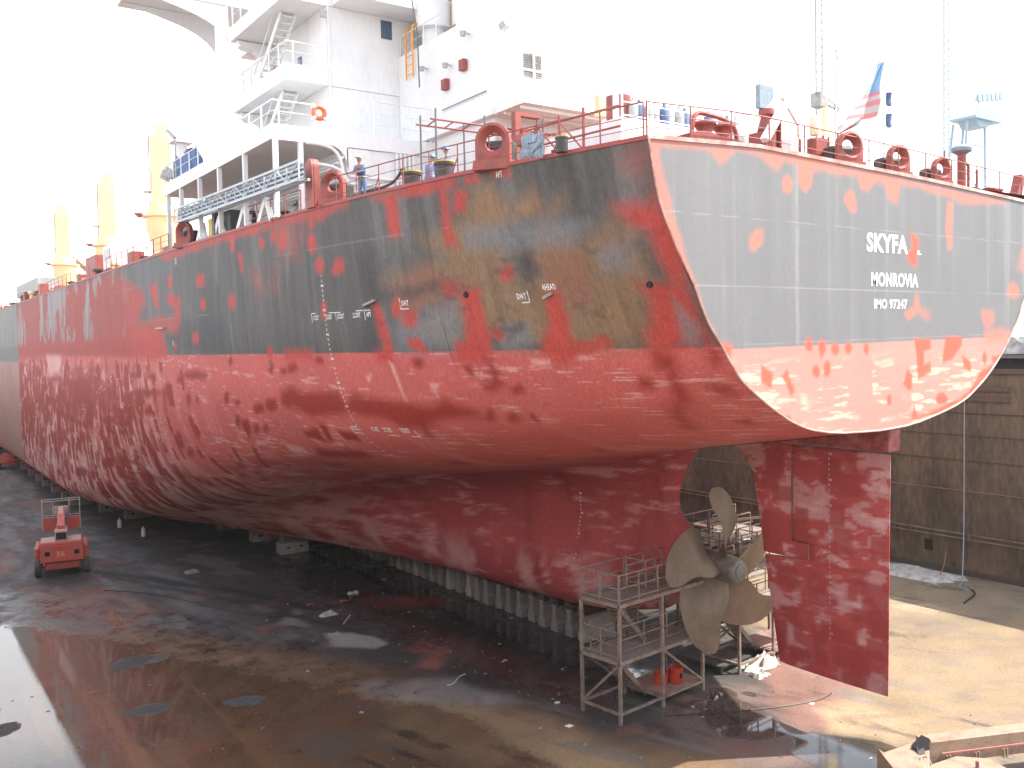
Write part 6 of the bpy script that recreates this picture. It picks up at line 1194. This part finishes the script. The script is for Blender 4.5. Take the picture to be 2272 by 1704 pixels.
m = MB(); m.tube(bez((-14.3, 14.8, 21.2), (-13.8, 14.2, 21.6), (-13.4, 13.2, 21.2), (-13.3, 12.5, 21.9), 10), .06, 6); m.tube(bez((-13.3, 12.5, 21.9), (-13.3, 12.2, 22.2), (-13.4, 11.9, 21.8), (-13.4, 11.6, 21.2), 8), .06, 6); part('mooring_hose', m, SHIP, BLACK, smooth=True)
part('blue_post', B(-13.3, -13.1, 12.2, 12.4, 20.96, 21.95), SHIP, mat('panel_blue', 0))
# mooring roller on the stern
rf = part('roller_seat', MB().prism([(-10.0, 21.1), (-7.5, 21.0), (-7.5, 21.36), (-9.5, 21.52), (-10.1, 21.4)], .45, 1.2, 'y'), SHIP, DRED)
for x in (-9.05, -8.2): m = MB(); m.lathe([(.33, 0), (.25, .06), (.22, .2), (.30, .36), (.36, .40), (.36, .46), (.30, .5), (.02, .52)], (x, .85, 21.42), 'z', 22); part('roller', m, rf, DRED, smooth=True)
m = MB(); m.tube(bez((-9.62, .85, 21.4), (-9.6, .85, 22.1), (-9.4, .85, 22.2), (-9.1, .85, 22.17)) + bez((-9.1, .85, 22.17), (-8.2, .85, 22.12), (-7.5, .85, 22.15), (-7.62, .85, 21.3)), .07, 8); part('roller_hoop', m, rf, DRED, smooth=True)
# guard rails
rail_run([edge(y) for y in np.linspace(.25, 15.4, 16)], 1.05, 1.5)
rail_run([edge(y) for y in np.linspace(18, 24, 5)], .95, 1.5); rail_run([edge(y) for y in np.linspace(36, 52, 6)], 1.05, 1.6); rail_run([edge(y) for y in np.linspace(58, 82, 6)], 1.05, 2.0); rail_run([edge(y) for y in np.linspace(96, 112, 4)], 1.05, 2.2)
rail_run([(x, .28, float(tr_top(x)) + .03) for x in np.linspace(-12.0, 9.9, 14)], 1.05, 1.75, stays=False)
m = MB(); m.box(-11.9, -11.6, 6.5, 6.9, 22.0, 22.35); part('junction_box', m, SHIP, DRED)
# low white house with gas bottles
gh = part('stern_house', B(-10.0, -3.6, 3.6, 7.5, 20.96, 22.55)); rail_run([(-9.9, 3.65, 22.55), (-3.7, 3.65, 22.55)], .85, 1.1, WHITE, 'bottle_rack', gh, rows=(1, .6, .1), r=.04, stays=False)
for k in range(15):
    x = -9.0 + .36*k; m = MB(); m.lathe([(.16, 0), (.17, .03), (.17, .62), (.06, .76), (.05, .84)], (x, 4.1 + .1*(k % 2), 22.555), 'z', 10)
    tag(m.build('gas_bottle', BLUEC if k % 3 == 1 else mat('bottle_grey', (.42, .43, .44), .5), smooth=True), ('blue' if k % 3 == 1 else 'grey') + ' gas bottle in the stern rack, %s from the left' % ORDN[k], 'gas bottle', 'gas bottles in the stern rack')
m = MB(); m.lathe([(.42, 0), (.42, .95), (.02, 1.0)], (-9.2, 4.6, 22.555), 'z', 18); part('red_tank', m, gh, DRED, smooth=True); part('white_post', B(-9.95, -9.8, 3.9, 4.05, 22.56, 23.6), gh)
m = B(-6.95, -6.75, 6.9, 7.1, 22.0, 24.0); part('white_pillar', m)
m = MB(); m.box(-7.3, -6.95, 7.8, 8.1, 23.8, 24.6); m.box(-6.9, -6.5, 7.8, 8.1, 23.85, 24.6); part('yellow_housing', m, SHIP, YEL)
m = MB(); m.lathe([(.9, 0), (.9, .5), (.7, .7), (.02, .75)], (-7.6, 6.2, 22.56), 'z', 20); part('winch_cover', m, SHIP, mat('stained_white', 0), smooth=True)
# fittings behind the transom
m = MB(); m.tube([(-3.55, 3, 21.0), (-3.55, 3, 22.7)], .33, 16); m.lathe([(.33, 0), (.2, .5), (.28, .55), (.28, .75)], (-3.6, 3, 22.7), 'z', 14); vt = part('vent_pipe', m, SHIP, DRED, smooth=True)
m = MB(); m.prism([(-4.05, 23.45), (-3.75, 23.45), (-3.32, 23.85), (-3.32, 24.25), (-4.05, 24.28)], 2.9, 3.1, 'y'); part('hood', m, vt, mat('hood_blue_grey', (.22, .28, .33), .5))
for x in (-4.05, -3.28): part('side_plate', B(x-.03, x+.03, 2.6, 3.4, 20.97, 22.6 if x < -4 else 23.1), vt, DRED)
m = MB(); m.bar((-4.3, 2.5, 22.2), (-3.2, 2.5, 23.6), .3, .2); part('white_strut', m)
m = MB(); m.tube([(-2.75, 3.0, 24.0), (-1.85, 3.0, 23.1), (-1.8, 3.0, 22.6)], .05, 6); part('slanted_pole', m, SHIP, mat('pole_pink', (.6, .42, .38), .6))
m = MB(); m.tube([(-1.75, 3.0, 20.97), (-1.75, 3.0, 22.6)], .07, 8); m.tube([(-2.1, 3.1, 21.0), (-1.7, 3.1, 21.6)], .1, 8); part('mast_stub', m, SHIP, DRED)
part('locker_white', B(-3.75, -3.35, 1.8, 2.2, 20.97, 22.2)); part('locker_white', B(-1.65, -1.35, 1.8, 2.2, 20.97, 22.3))
part('red_cabinet', B(-2.9, -2.3, 1.4, 1.8, 21.65, 22.25), SHIP, DRED); m = MB()
for x in (-2.62, -2.25, -1.95): m.tube([(x, 1.6, 20.97), (x, 1.6, 21.7 if x < -2.6 else 22.4)], .045, 6)
part('cabinet_post', m, SHIP, DRED)
m = MB(); m.lathe([(.14, 0), (.17, .05), (.17, .6), (.12, .66), (.05, .7)], (-2.74, 1.6, 22.36), 'z', 14); part('stern_lamp', m, SHIP, mat('lamp_cream', (.75, .68, .45), .4), smooth=True)
m = MB(); m.tube([(5.55, .9, 20.9), (5.55, .9, 22.45)], .17, 12); cv = part('mushroom_vent', m, SHIP, DRED, smooth=True); m = MB(); m.lathe([(.2, 0), (.38, .12), (.40, .25), (.30, .36), (.02, .4)], (5.55, .9, 22.4), 'z', 16); part('cap', m, cv, mat('hood_blue_grey', 0), smooth=True)
m = MB(); m.tube([(6.05, .9, 20.9), (6.05, .9, 22.0), (5.85, .9, 22.12), (5.7, .9, 22.05)], .06, 8); part('air_pipe', m, SHIP, DRED, smooth=True)
for x in (7.6, 8.15): m = MB(); m.lathe([(.2, 0), (.14, .1), (.14, .22), (.28, .3), (.30, .38), (.02, .44)], (x, .9, 20.85), 'z', 14); part('roller', m, SHIP, DRED, smooth=True)
part('blue_valve', B(6.35, 6.75, .8, 1.2, 20.85, 21.2), SHIP, mat('panel_blue', 0))
m = MB(); m.bar((9.4, .8, 20.7), (9.9, .8, 21.9), .35, .35); part('stay_plate', m, SHIP, DRED)
for x, h in ((1.5, .9), (2.1, 1.0), (4.5, 1.5), (6.9, 1.0)): m = MB(); m.tube([(x, 1.0, 20.95), (x, 1.0, 20.95 + h)], .035, 6); part('thin_post', m, SHIP, DRED)
m = MB(); m.tube([(-1.35, .7, 20.97), (-1.25, .7, 21.9), (-1.55, .7, 22.25)], .04, 6); part('lamp_bracket', m, SHIP, DRED)
# two blue lanterns on a white stern mast, and the ensign
m = MB(); m.tube([(2.75, 2.5, 20.9), (2.85, 2.5, 25.2)], .05, 8); lm = part('lantern_mast', m)
for z in (24.28, 23.45):
    m = MB(); m.bar((2.8, 2.5, z), (3.1, 2.5, z + .06), .08); part('lantern_arm', m, lm); m = MB(); m.lathe([(.13, 0), (.15, .1), (.11, .2), (.14, .32), (.14, .46), (.17, .5), (.02, .52)], (3.06, 2.5, z + .05), 'z', 12); part('lantern', m, lm, BLUEC, smooth=True)
m = MB(); m.tube([(-.25, 2.5, 20.95), (-.25, 2.5, 25.9)], .035, 6); m.lathe([(.07, 0), (.07, .1), (.01, .14)], (-.25, 2.5, 25.9), 'z', 8); part('flag_staff', m, SHIP, mat('staff_grey', (.62, .63, .64), .5))
def flag():
    ns, nv = 60, 40; s = np.linspace(0, 1, ns); H = np.stack([np.interp(s, [0, 1], [-.18, 2.6]), np.interp(s, [0, .5, 1], [23.05, 24.2, 25.95])], 1)
    Fp = np.stack([np.interp(s, [0, .2, .45, .7, 1], [.15, 2.16, 2.3, 2.36, 2.66]), np.interp(s, [0, .2, .45, .7, 1], [22.95, 23.8, 24.5, 25.0, 25.98])], 1)
    v = np.linspace(0, 1, nv)[None, :, None]; G = H[:, None]*(1 - v) + Fp[:, None]*v; Y = 2.5 + .16*np.sin(v[..., 0]*9 + s[:, None]*5)*(.3 + v[..., 0])
    P = np.stack([G[..., 0], Y, G[..., 1]], -1); S_, V_ = np.meshgrid(s, np.linspace(0, 1, nv), indexing='ij')
    k = np.floor(S_/.09).astype(int); c = np.where((k % 2 == 0)[..., None], np.array((.62, .25, .25)), np.array((.52, .50, .50)))
    can = S_ > .60; c = np.where(can[..., None], np.array((.26, .42, .62)), c); star = (np.abs(S_ - .78) < .035) & (np.abs(V_ - .35) < .16); c = np.where(star[..., None], np.array((.75, .75, .75)), c)
    o = grid_mesh('ensign_flag', P, painted('flag_cloth', .8, .04, 0), c.reshape(-1, 3)); tag(o, 'red and white striped flag with blue corner streaming from the stern staff', 'flag')
    P2 = P.copy(); P2[..., 0] = .15 + (P[..., 0] - P[..., 0].min())*.42; P2[..., 2] = 21.35 + (P[..., 2] - 22.95)*.36; P2[..., 1] += .6 + .15*np.sin(P2[..., 0]*17)
    tag(grid_mesh('bunting', P2, MATS['flag_cloth'], c.reshape(-1, 3)), 'bundled striped bunting hanging low between two stern fairleads', 'bunting')
flag()
# ---------------------------------------------------------------- pipe staging on the after deck
def staging():
    t = thing('pipe_staging', (-11, 11, 20.96), 'red tube staging on dark poles standing on the after deck', 'staging')
    for x, y, h in ((-11.3, 14.4, 24.7), (-11.25, 13.25, 24.75), (-9.2, 14.4, 24.6), (-8.9, 13.25, 24.75), (-6.3, 13.25, 24.6), (-10.9, 6.6, 23.0)):
        m = MB(); m.tube([(x, y, 20.97), (x, y, h)], .04, 6); m.build('pole', CABLE, t)
    m = MB()
    for y in (13.25, 14.4): m.tube([(-11.5, y, 24.32), (-5.0, y, 24.36)], .04, 6)
    for k in range(8): x = -11.2 + .82*k; m.tube([(x, 13.25, 24.34), (x + .25, 14.4, 24.34)], .03, 5)
    m.build('ledger', DRED, t)
    m = MB(); m.box(-8.0, -7.72, 12.3, 12.6, 21.0, 24.85); m.box(-7.719, -6.7, 12.3, 12.6, 24.7, 24.85); m.box(-7.715, -7.25, 12.25, 12.65, 23.4, 24.2); m.build('hoist_frame', DRED, t)
    m = MB(); m.tube([(-6.8, 12.45, 24.7), (-6.8, 12.45, 24.4), (-6.9, 12.45, 24.3), (-6.8, 12.45, 24.2)], .03, 5); m.build('hook', CABLE, t)
    m = MB()
    for y in (5.6, 4.4, 3.2): m.tube([(-11.9, y, 20.97), (-11.9, y, 22.5)], .05, 6)
    for z in (21.3, 21.8, 22.4): m.tube([(-11.9, 6.4, z), (-11.9, 1.5, z - .2)], .035, 5)
    m.tube([(-11.9, 5.6, 22.4), (-11.9, 4.4, 21.3)], .03, 5); m.tube([(-11.9, 4.4, 22.3), (-11.9, 3.2, 21.2)], .03, 5); m.build('low_frame', DRED, t)
staging()
tp = crumpled(0, 1.25, 0, .75, 0, .12, 51, 14); tp.v = [(deck_x(4.1 + .0) - .02 - z, 4.75 - x*1.0, 20.95 + y + .12*math.sin(x*7)*.2) for x, y, z in tp.v]
tag(tp.build('blue_tarp', mat('tarp_blue_grey', (.16, .20, .25), .7, col2=(.34, .42, .50), scale=5, stretch=(1, 3, .6)), smooth=True), 'faded blue tarpaulin draped over the deck edge rail', 'tarpaulin')
# ---------------------------------------------------------------- deck cranes
def deck_crane(x, y, rz, k=1.0):
    c = MB(); c.lathe([(1.3, 0), (1.28, 5.2), (1.35, 6.5), (1.95, 8.2), (1.95, 9.6), (2.35, 9.7), (2.35, 9.9), (1.75, 9.95), (1.75, 10.9), (1.7, 11)], (x, y, 20.96), 'z', 28); c = part('deck_crane', c, SHIP, YEL, smooth=True)
    def mv(m): return m.moved((x, y, 20.96), rz)
    part('tower', mv(MB().prism([(-1.15, -1.2), (1.15, -1.2), (1.05, 1.2), (-1.05, 1.2)], 11.0, 19.0, 'z')), c, YEL, bevel=.15)
    m = MB()
    for s in (-.25, .25): m.tube([(-1.35 if s else 0, s - .6, 11), (-1.3, s - .6, 19)], .04, 5)
    for k in range(18): m.tube([(-1.33, -.85, 11.3 + .43*k), (-1.33, -.35, 11.3 + .43*k)], .03, 4)
    part('ladder', mv(m), c, DRED)
    m = MB(); m.tube([(-.3, .5, 21.4), (-.3, 22, 12.2)], .04, 5); m.tube([(.3, .5, 21.4), (.3, 22, 12.2)], .04, 5); m.tube([(0, 1, 20.5), (0, 12, 13.2)], .04, 5); part('hoist_cable', mv(m), c, CABLE)
    part('crane_cab', mv(B(-2.1, -1.17, -1.0, .7, 12.6, 14.8)), c, WHITE); part('cab_window', mv(B(-2.14, -2.11, -.9, .6, 13.5, 14.6)), c, GLASS)
    part('head', mv(MB().prism([(-.8, 19.05), (.8, 19.05), (.5, 20.2), (-.5, 20.2)], -.8, .8, 'y')), c, YEL); m = MB(); m.bar((0, 1.8, 12.5), (0, 24, 11.0), 1.2, 1.1); part('jib', mv(m), c, YEL)
    part('platform_rail', mv(B(-3.0, -2.2, -1.6, 1.6, 9.9, 10.05)), c, DRED); m = MB(); m.tube([(0, 0, 20.1), (0, 0, 21.8)], .08, 6); part('mast', mv(m), c)
deck_crane(-1.5, 92, R(-20)); deck_crane(-.5, 126, R(-20)); deck_crane(-1, 160, R(-20))
# hatch coamings and gear along the far deck
for i, y in enumerate((44, 70, 100, 134)):
    h = part('hatch_coaming', B(-11, 11, y, y + 18, 20.96, 22.2), SHIP, DRED); part('hatch_cover', B(-11.2, 11.2, y - .1, y + 18.1, 22.21, 23.0), h, mat('hatch_red', (.36, .10, .08), .6, col2=(.5, .3, .22)))
part('grey_container', B(-14.9, -12.9, 92, 109, 22.1, 23.5), SHIP, mat('container_grey', (.36, .37, .37), .6, stretch=(1, 4, .2), col2=(.30, .30, .3))); part('container_stool', B(-14.7, -13.1, 93, 108, 20.96, 22.09), SHIP, DRED)
part('winch_house', B(-14.8, -13.2, 62, 66, 20.96, 23.2), SHIP, DRED); part('white_cabin', B(-14.6, -12.6, 57, 60, 21.8, 23.6)); part('cabin_stool', B(-14.5, -12.7, 57.2, 59.8, 20.96, 21.79), SHIP, DRED); part('cabin_window', B(-14.65, -14.601, 57.4, 59.6, 22.5, 23.3), SHIP, mat('lamp_grey', 0))
for k in range(26):
    y = 40 + k*3.6 + rng.uniform(-1, 1); x = deck_x(y) + rng.uniform(.5, 1.5); h = rng.uniform(.4, 1.3)
    m = MB(); m.lathe([(.25, 0), (.22, h*.6), (.4, h*.7), (.4, h*.9), (.02, h)], (x, y, 20.96), 'z', 9) if k % 2 else m.box(x-.4, x+.4, y-.6, y+.6, 20.96, 20.96 + h); part('deck_fitting', m, SHIP, (DRED, BLACK, DRED, YEL)[k % 4])
m = MB(); m.tube([(-14.6, 40, 21.2), (-14.6, 130, 21.2)], .12, 8); m.tube([(-14.2, 40, 21.5), (-14.2, 130, 21.5)], .1, 8); part('deck_pipe', m, SHIP, mat('pipe_salmon', (.5, .2, .14), .6))
# ---------------------------------------------------------------- workers on deck
SKIN = mat('skin', (.32, .17, .11), .55, fine=.05); OVER = mat('coverall_blue', (.10, .17, .30), .8, col2=(.16, .25, .40), scale=4)
def skin_mesh(name, joints, edges, m, parent, sub=2):
    o = Vector(ORG[parent.name]); me = bpy.data.meshes.new(name); me.from_pydata([Vector(j[:3]) for j in joints], edges, []); ob = bpy.data.objects.new(name, me); COL.objects.link(ob)
    md = ob.modifiers.new('skin', 'SKIN'); sv = me.skin_vertices[0].data if me.skin_vertices else None
    if sv is None: me.attributes  # skin layer is made with the modifier below
    if not me.skin_vertices:
        bm = bmesh.new(); bm.from_mesh(me); bm.verts.layers.skin.verify(); bm.to_mesh(me); bm.free()
    for i, j in enumerate(joints): me.skin_vertices[0].data[i].radius = (j[3], j[4] if len(j) > 4 else j[3])
    me.skin_vertices[0].data[0].use_root = True
    ss = ob.modifiers.new('smooth', 'SUBSURF'); ss.levels = sub; ss.render_levels = sub
    bpy.context.view_layer.update(); ev = ob.evaluated_get(bpy.context.evaluated_depsgraph_get()); nm = bpy.data.meshes.new_from_object(ev)
    bpy.data.objects.remove(ob); nm.name = name; nm.shade_smooth(); nm.materials.clear(); nm.materials.append(m)
    r = bpy.data.objects.new(name, nm); COL.objects.link(r); r.parent = parent; ORG[r.name] = tuple(o); return r
def person(loc, face, label, hands, crouch=0., lean=.0, helmet=(.10, .25, .50), vest=None):
    """hands: two (x, y, z) targets in the body frame: x right, y forward, z up"""
    t = thing('person', loc, label, 'person', 'workers on deck'); t.rotation_euler = (0, 0, face)
    hz = .93 - crouch*.52; sh = hz + .48; fy = lean*.45
    J = [(0, -crouch*.15, hz, .13, .12), (0, fy*.5 - crouch*.1, hz + .22, .135, .11), (0, fy, sh - .04, .15, .11), (0, fy + .01, sh + .09, .055), (0, fy + .03, sh + .20, .085, .095), (0, fy + .035, sh + .30, .08, .09)]; E_ = [(0, 1), (1, 2), (2, 3), (3, 4), (4, 5)]
    C = [(0, -crouch*.15, hz, .15, .13), (0, fy*.5 - crouch*.1, hz + .22, .155, .13), (0, fy, sh - .05, .17, .125), (0, fy + .01, sh + .03, .075)]; EC = [(0, 1), (1, 2), (2, 3)]
    for s, hd in ((-1, hands[0]), (1, hands[1])):
        S = Vector((s*.20, fy, sh - .03)); H = Vector(hd); E0 = (S + H)/2 + Vector((s*.09, -.08, -.07)); n = len(J)
        J += [(*S, .055), (*E0, .044), (*H, .034), (*(H + (H - E0).normalized()*.10), .030)]; E_ += [(2, n), (n, n+1), (n+1, n+2), (n+2, n+3)]
        n = len(C); W = E0 + (H - E0)*.92; C += [(*S, .085), (*E0, .066), (*W, .052)]; EC += [(2, n), (n, n+1), (n+1, n+2)]
        hip = Vector((s*.10, -crouch*.15, hz - .04)); kn = Vector((s*.13, crouch*.30 + .02, .48 - crouch*.02)); an = Vector((s*.12, -.02, .09)); n = len(J)
        J += [(*hip, .085), (*kn, .058), (*an, .042), (s*.13, .10, .045, .04)]; E_ += [(0, n), (n, n+1), (n+1, n+2), (n+2, n+3)]
        n = len(C); C += [(*hip, .11), (*kn, .082), (*(an + Vector((0, 0, .04))), .068)]; EC += [(0, n), (n, n+1), (n+1, n+2)]
    bd = skin_mesh('body', J, E_, SKIN, t); bd.location = (0, 0, 0); c = skin_mesh('coverall', C, EC, OVER, t)
    hm = MB(); hc = (0, fy + .035, sh + .30); hm.lathe([(.15, 0), (.135, .02), (.125, .06), (.10, .10), (.055, .135), (.01, .145)], hc, 'z', 16); hm.box(-.07, .07, hc[1] + .10, hc[1] + .19, hc[2] + .005, hc[2] + .02)
    def loc_build(m, name, mt): m.v = [(x + loc[0], y + loc[1], z + loc[2]) for x, y, z in m.v]; o = m.build(name, mt, t, smooth=True); return o
    loc_build(hm, 'helmet', mat('helmet_%d' % (helmet[2]*100), helmet, .4))
    fc = MB()
    for s in (-1, 1): fc.sphere((s*.035, fy + .115, sh + .235), .012, 6); fc.sphere((s*.092, fy + .03, sh + .22), .022, 6)
    fc.sphere((0, fy + .13, sh + .205), .018, 6); fc.box(-.03, .03, fy + .108, fy + .118, sh + .158, sh + .168); loc_build(fc, 'face', mat('face_dark', (.2, .1, .07), .6))
    for s, hd in ((-1, hands[0]), (1, hands[1])):
        f = MB(); H = Vector(hd); S = Vector((s*.20, fy, sh - .03)); d = (H - ((S + H)/2 + Vector((s*.09, -.08, -.07)))).normalized(); q = d.orthogonal().normalized()
        for k in range(4): b = H + d*.12 + q*(.018*(k - 1.5)); f.tube([b, b + d*.035, b + d*.06 + Vector((0, 0, -.02))], .009, 5)
        f.tube([H + d*.06 + q*.03, H + d*.09 + q*.055], .010, 5); loc_build(f, 'fingers', SKIN)
    b2 = MB(); b2.tube([(0.16*math.cos(a), fy*.3 + .135*math.sin(a), hz + .05) for a in np.linspace(0, 2*math.pi, 17)], .02, 5); loc_build(b2, 'safety_belt', mat('hazard_yellow', 0))
    if vest: v = MB(); v.lathe([(.185, 0), (.19, .14), (.18, .3)], (0, fy*.7, hz + .12), 'z', 14, cap=False); v.v = [(x, y*.82, z) for x, y, z in v.v]; loc_build(v, 'vest', vest)
    return t
person((-14.0, 14.35, 20.97), R(115), 'worker in blue coverall, harness and pale helmet bending beside a round fairlead', [(-.12, .42, 1.12), (.12, .42, 1.12)], 0, .35, (.62, .60, .42), mat('harness_dark', (.05, .06, .10), .7))
person((-11.95, 11.2, 20.97), R(65), 'worker in blue coverall and blue helmet standing upright with back turned', [(-.25, .3, 1.02), (.28, .30, 1.0)], 0, .1)
person((-12.9, 10.9, 20.97), R(-60), 'worker crouching low beside a black bollard, blue helmet just above the deck edge', [(-.15, .42, .62), (.18, .40, .60)], .8, .2)
person((-14.9, 35.2, 20.97), R(100), 'distant worker in blue standing by the forward end of the stowed gangway', [(-.2, .35, 1.05), (.2, .35, 1.0)], 0, .2)
# ---------------------------------------------------------------- yard skyline beyond the dock
PALEB = mat('pale_blue_steel', (.26, .36, .44), .6); PALEG = mat('pale_grey_steel', (.33, .33, .33), .6)
def lattice(m, p0, p1, w0, w1, n, r):
    p0 = Vector(p0); p1 = Vector(p1); d = (p1 - p0).normalized(); a = d.orthogonal().normalized(); b = d.cross(a); C_ = []
    for k in range(n + 1): f = k/n; c = p0 + (p1 - p0)*f; w = (w0 + (w1 - w0)*f)/2; C_.append([c + a*w*i + b*w*j for i, j in ((-1,-1),(1,-1),(1,1),(-1,1))])
    for q in range(4): m.tube([c[q] for c in C_], r, 4)
    for k in range(n):
        for q in range(4): m.tube([C_[k][q], C_[k+1][(q+1) % 4]], r*.6, 4); m.tube([C_[k+1][q], C_[k+1][(q+1) % 4]], r*.6, 4)
def sky_tower(name, loc, label, cat): return thing(name, loc, label, cat)
t = thing('lattice_mast', (107.3, 60, 13.5), 'tall slender pale blue lattice mast rising out of the picture at right', 'mast'); m = MB(); lattice(m, (107.3, 60, 13.5), (107.3, 60, 82), .75, .75, 60, .06); m.build('lattice', PALEB, t)
t = thing('yard_crane', (76.2, 60, 13.5), 'pale lattice crane tower with grey platform and yellow cab behind the flag staff', 'crane'); m = MB(); lattice(m, (76.2, 60, 13.5), (76.2, 60, 62), .9, .8, 44, .06); m.build('lattice', PALEG, t)
m = MB(); m.box(75.4, 77.0, 59.2, 60.8, 46.3, 48.2); m.build('machinery_deck', mat('grey_steel', 0), t); m = MB(); m.box(75.5, 77.3, 58.6, 59.1, 42.4, 46.0); m.build('cab', YEL, t); m = MB(); lattice(m, (77, 60, 47.6), (80.2, 60, 46.6), .9, .5, 5, .07); m.build('arm', mat('grey_steel', 0), t)
t = thing('lattice_mast', (80.0, 60, 13.5), 'thin pale mast with a small lamp on top, beside the yard crane', 'mast'); m = MB(); lattice(m, (80, 60, 13.5), (80, 60, 53), .45, .4, 40, .04); m.build('lattice', PALEG, t); m = MB(); m.lathe([(.02, 0), (.3, .3), (.3, .6), (.02, .9)], (80, 60, 53.1), 'z', 8); m.build('lamp', PALEB, t)
t = thing('floodlight_tower', (115, 60, 13.5), 'tapered pale blue floodlight tower with a broad lamp platform at far right', 'light tower')
m = MB()
for a, b in (((109.5, 60), (113.2, 60)), ((119.5, 60), (118.4, 60)), ((112, 66), (114.5, 63)), ((118, 66), (117.5, 63))): m.tube([(*a, 13.5), (*b, 49.2)], .22, 6)
for k in range(8):
    z = 16 + 4.2*k; f = (z - 13.5)/35.7; xa = 109.5 + 3.7*f; xb = 119.5 - 1.1*f; m.tube([(xa, 60, z), (xb, 60, z)], .12, 5); m.tube([(xa, 60, z), (xb + .2, 60, z - 4.2 if k else 13.6)], .1, 5)
m.build('frame', PALEB, t); m = MB(); m.box(112.6, 120.8, 58.4, 62.5, 49.2, 49.6); m.box(112.6, 120.8, 58.3, 58.39, 49.2, 50.7); m.prism([(114.0, 49.19), (118.6, 49.19), (117.4, 48.2), (115.0, 48.2)], 59, 62, 'y'); m.build('platform', PALEB, t)
m = MB(); m.bar((113, 58.6, 52.0), (121, 58.6, 53.4), .3); m.tube([(114, 58.6, 50.6), (114, 58.6, 52.4)], .1, 5); m.tube([(119.5, 58.6, 50.6), (119.5, 58.6, 53.2)], .1, 5); m.build('lamp_bar', PALEB, t)
for k in range(6): m = MB(); m.box(112.9 + 1.3*k, 113.9 + 1.3*k, 58.0, 58.44, 51.6 + .22*k, 52.7 + .22*k); m.build('floodlight', PALEB, t)
t = thing('luffing_crane', (-18, 262, 13.5), 'faint pale lattice crane jib leaning behind the yellow deck cranes', 'crane'); m = MB(); lattice(m, (-12, 262, 44), (-48, 262, 86), 2.2, 1.2, 26, .16); m.build('jib', PALEG, t); m = MB(); lattice(m, (-12, 262, 13.5), (-12, 262, 46), 3, 2.4, 12, .2); m.build('tower', PALEG, t)
# ---------------------------------------------------------------- thin bright haze over the yard
def haze():
    m = bpy.data.materials.new('haze'); m.use_nodes = True; nt = m.node_tree; nt.nodes.clear()
    o = nt.nodes.new('ShaderNodeOutputMaterial'); v = nt.nodes.new('ShaderNodeVolumePrincipled')
    v.inputs['Color'].default_value = (.97, .97, .97, 1); v.inputs['Density'].default_value = .00025; v.inputs['Anisotropy'].default_value = .25
    nt.links.new(v.outputs[0], o.inputs['Volume'])
    b = MB().box(-905, 905, -405, 1205, -1.2, 92); tag(b.build('haze', m), None, None, None, 'stuff')
haze()
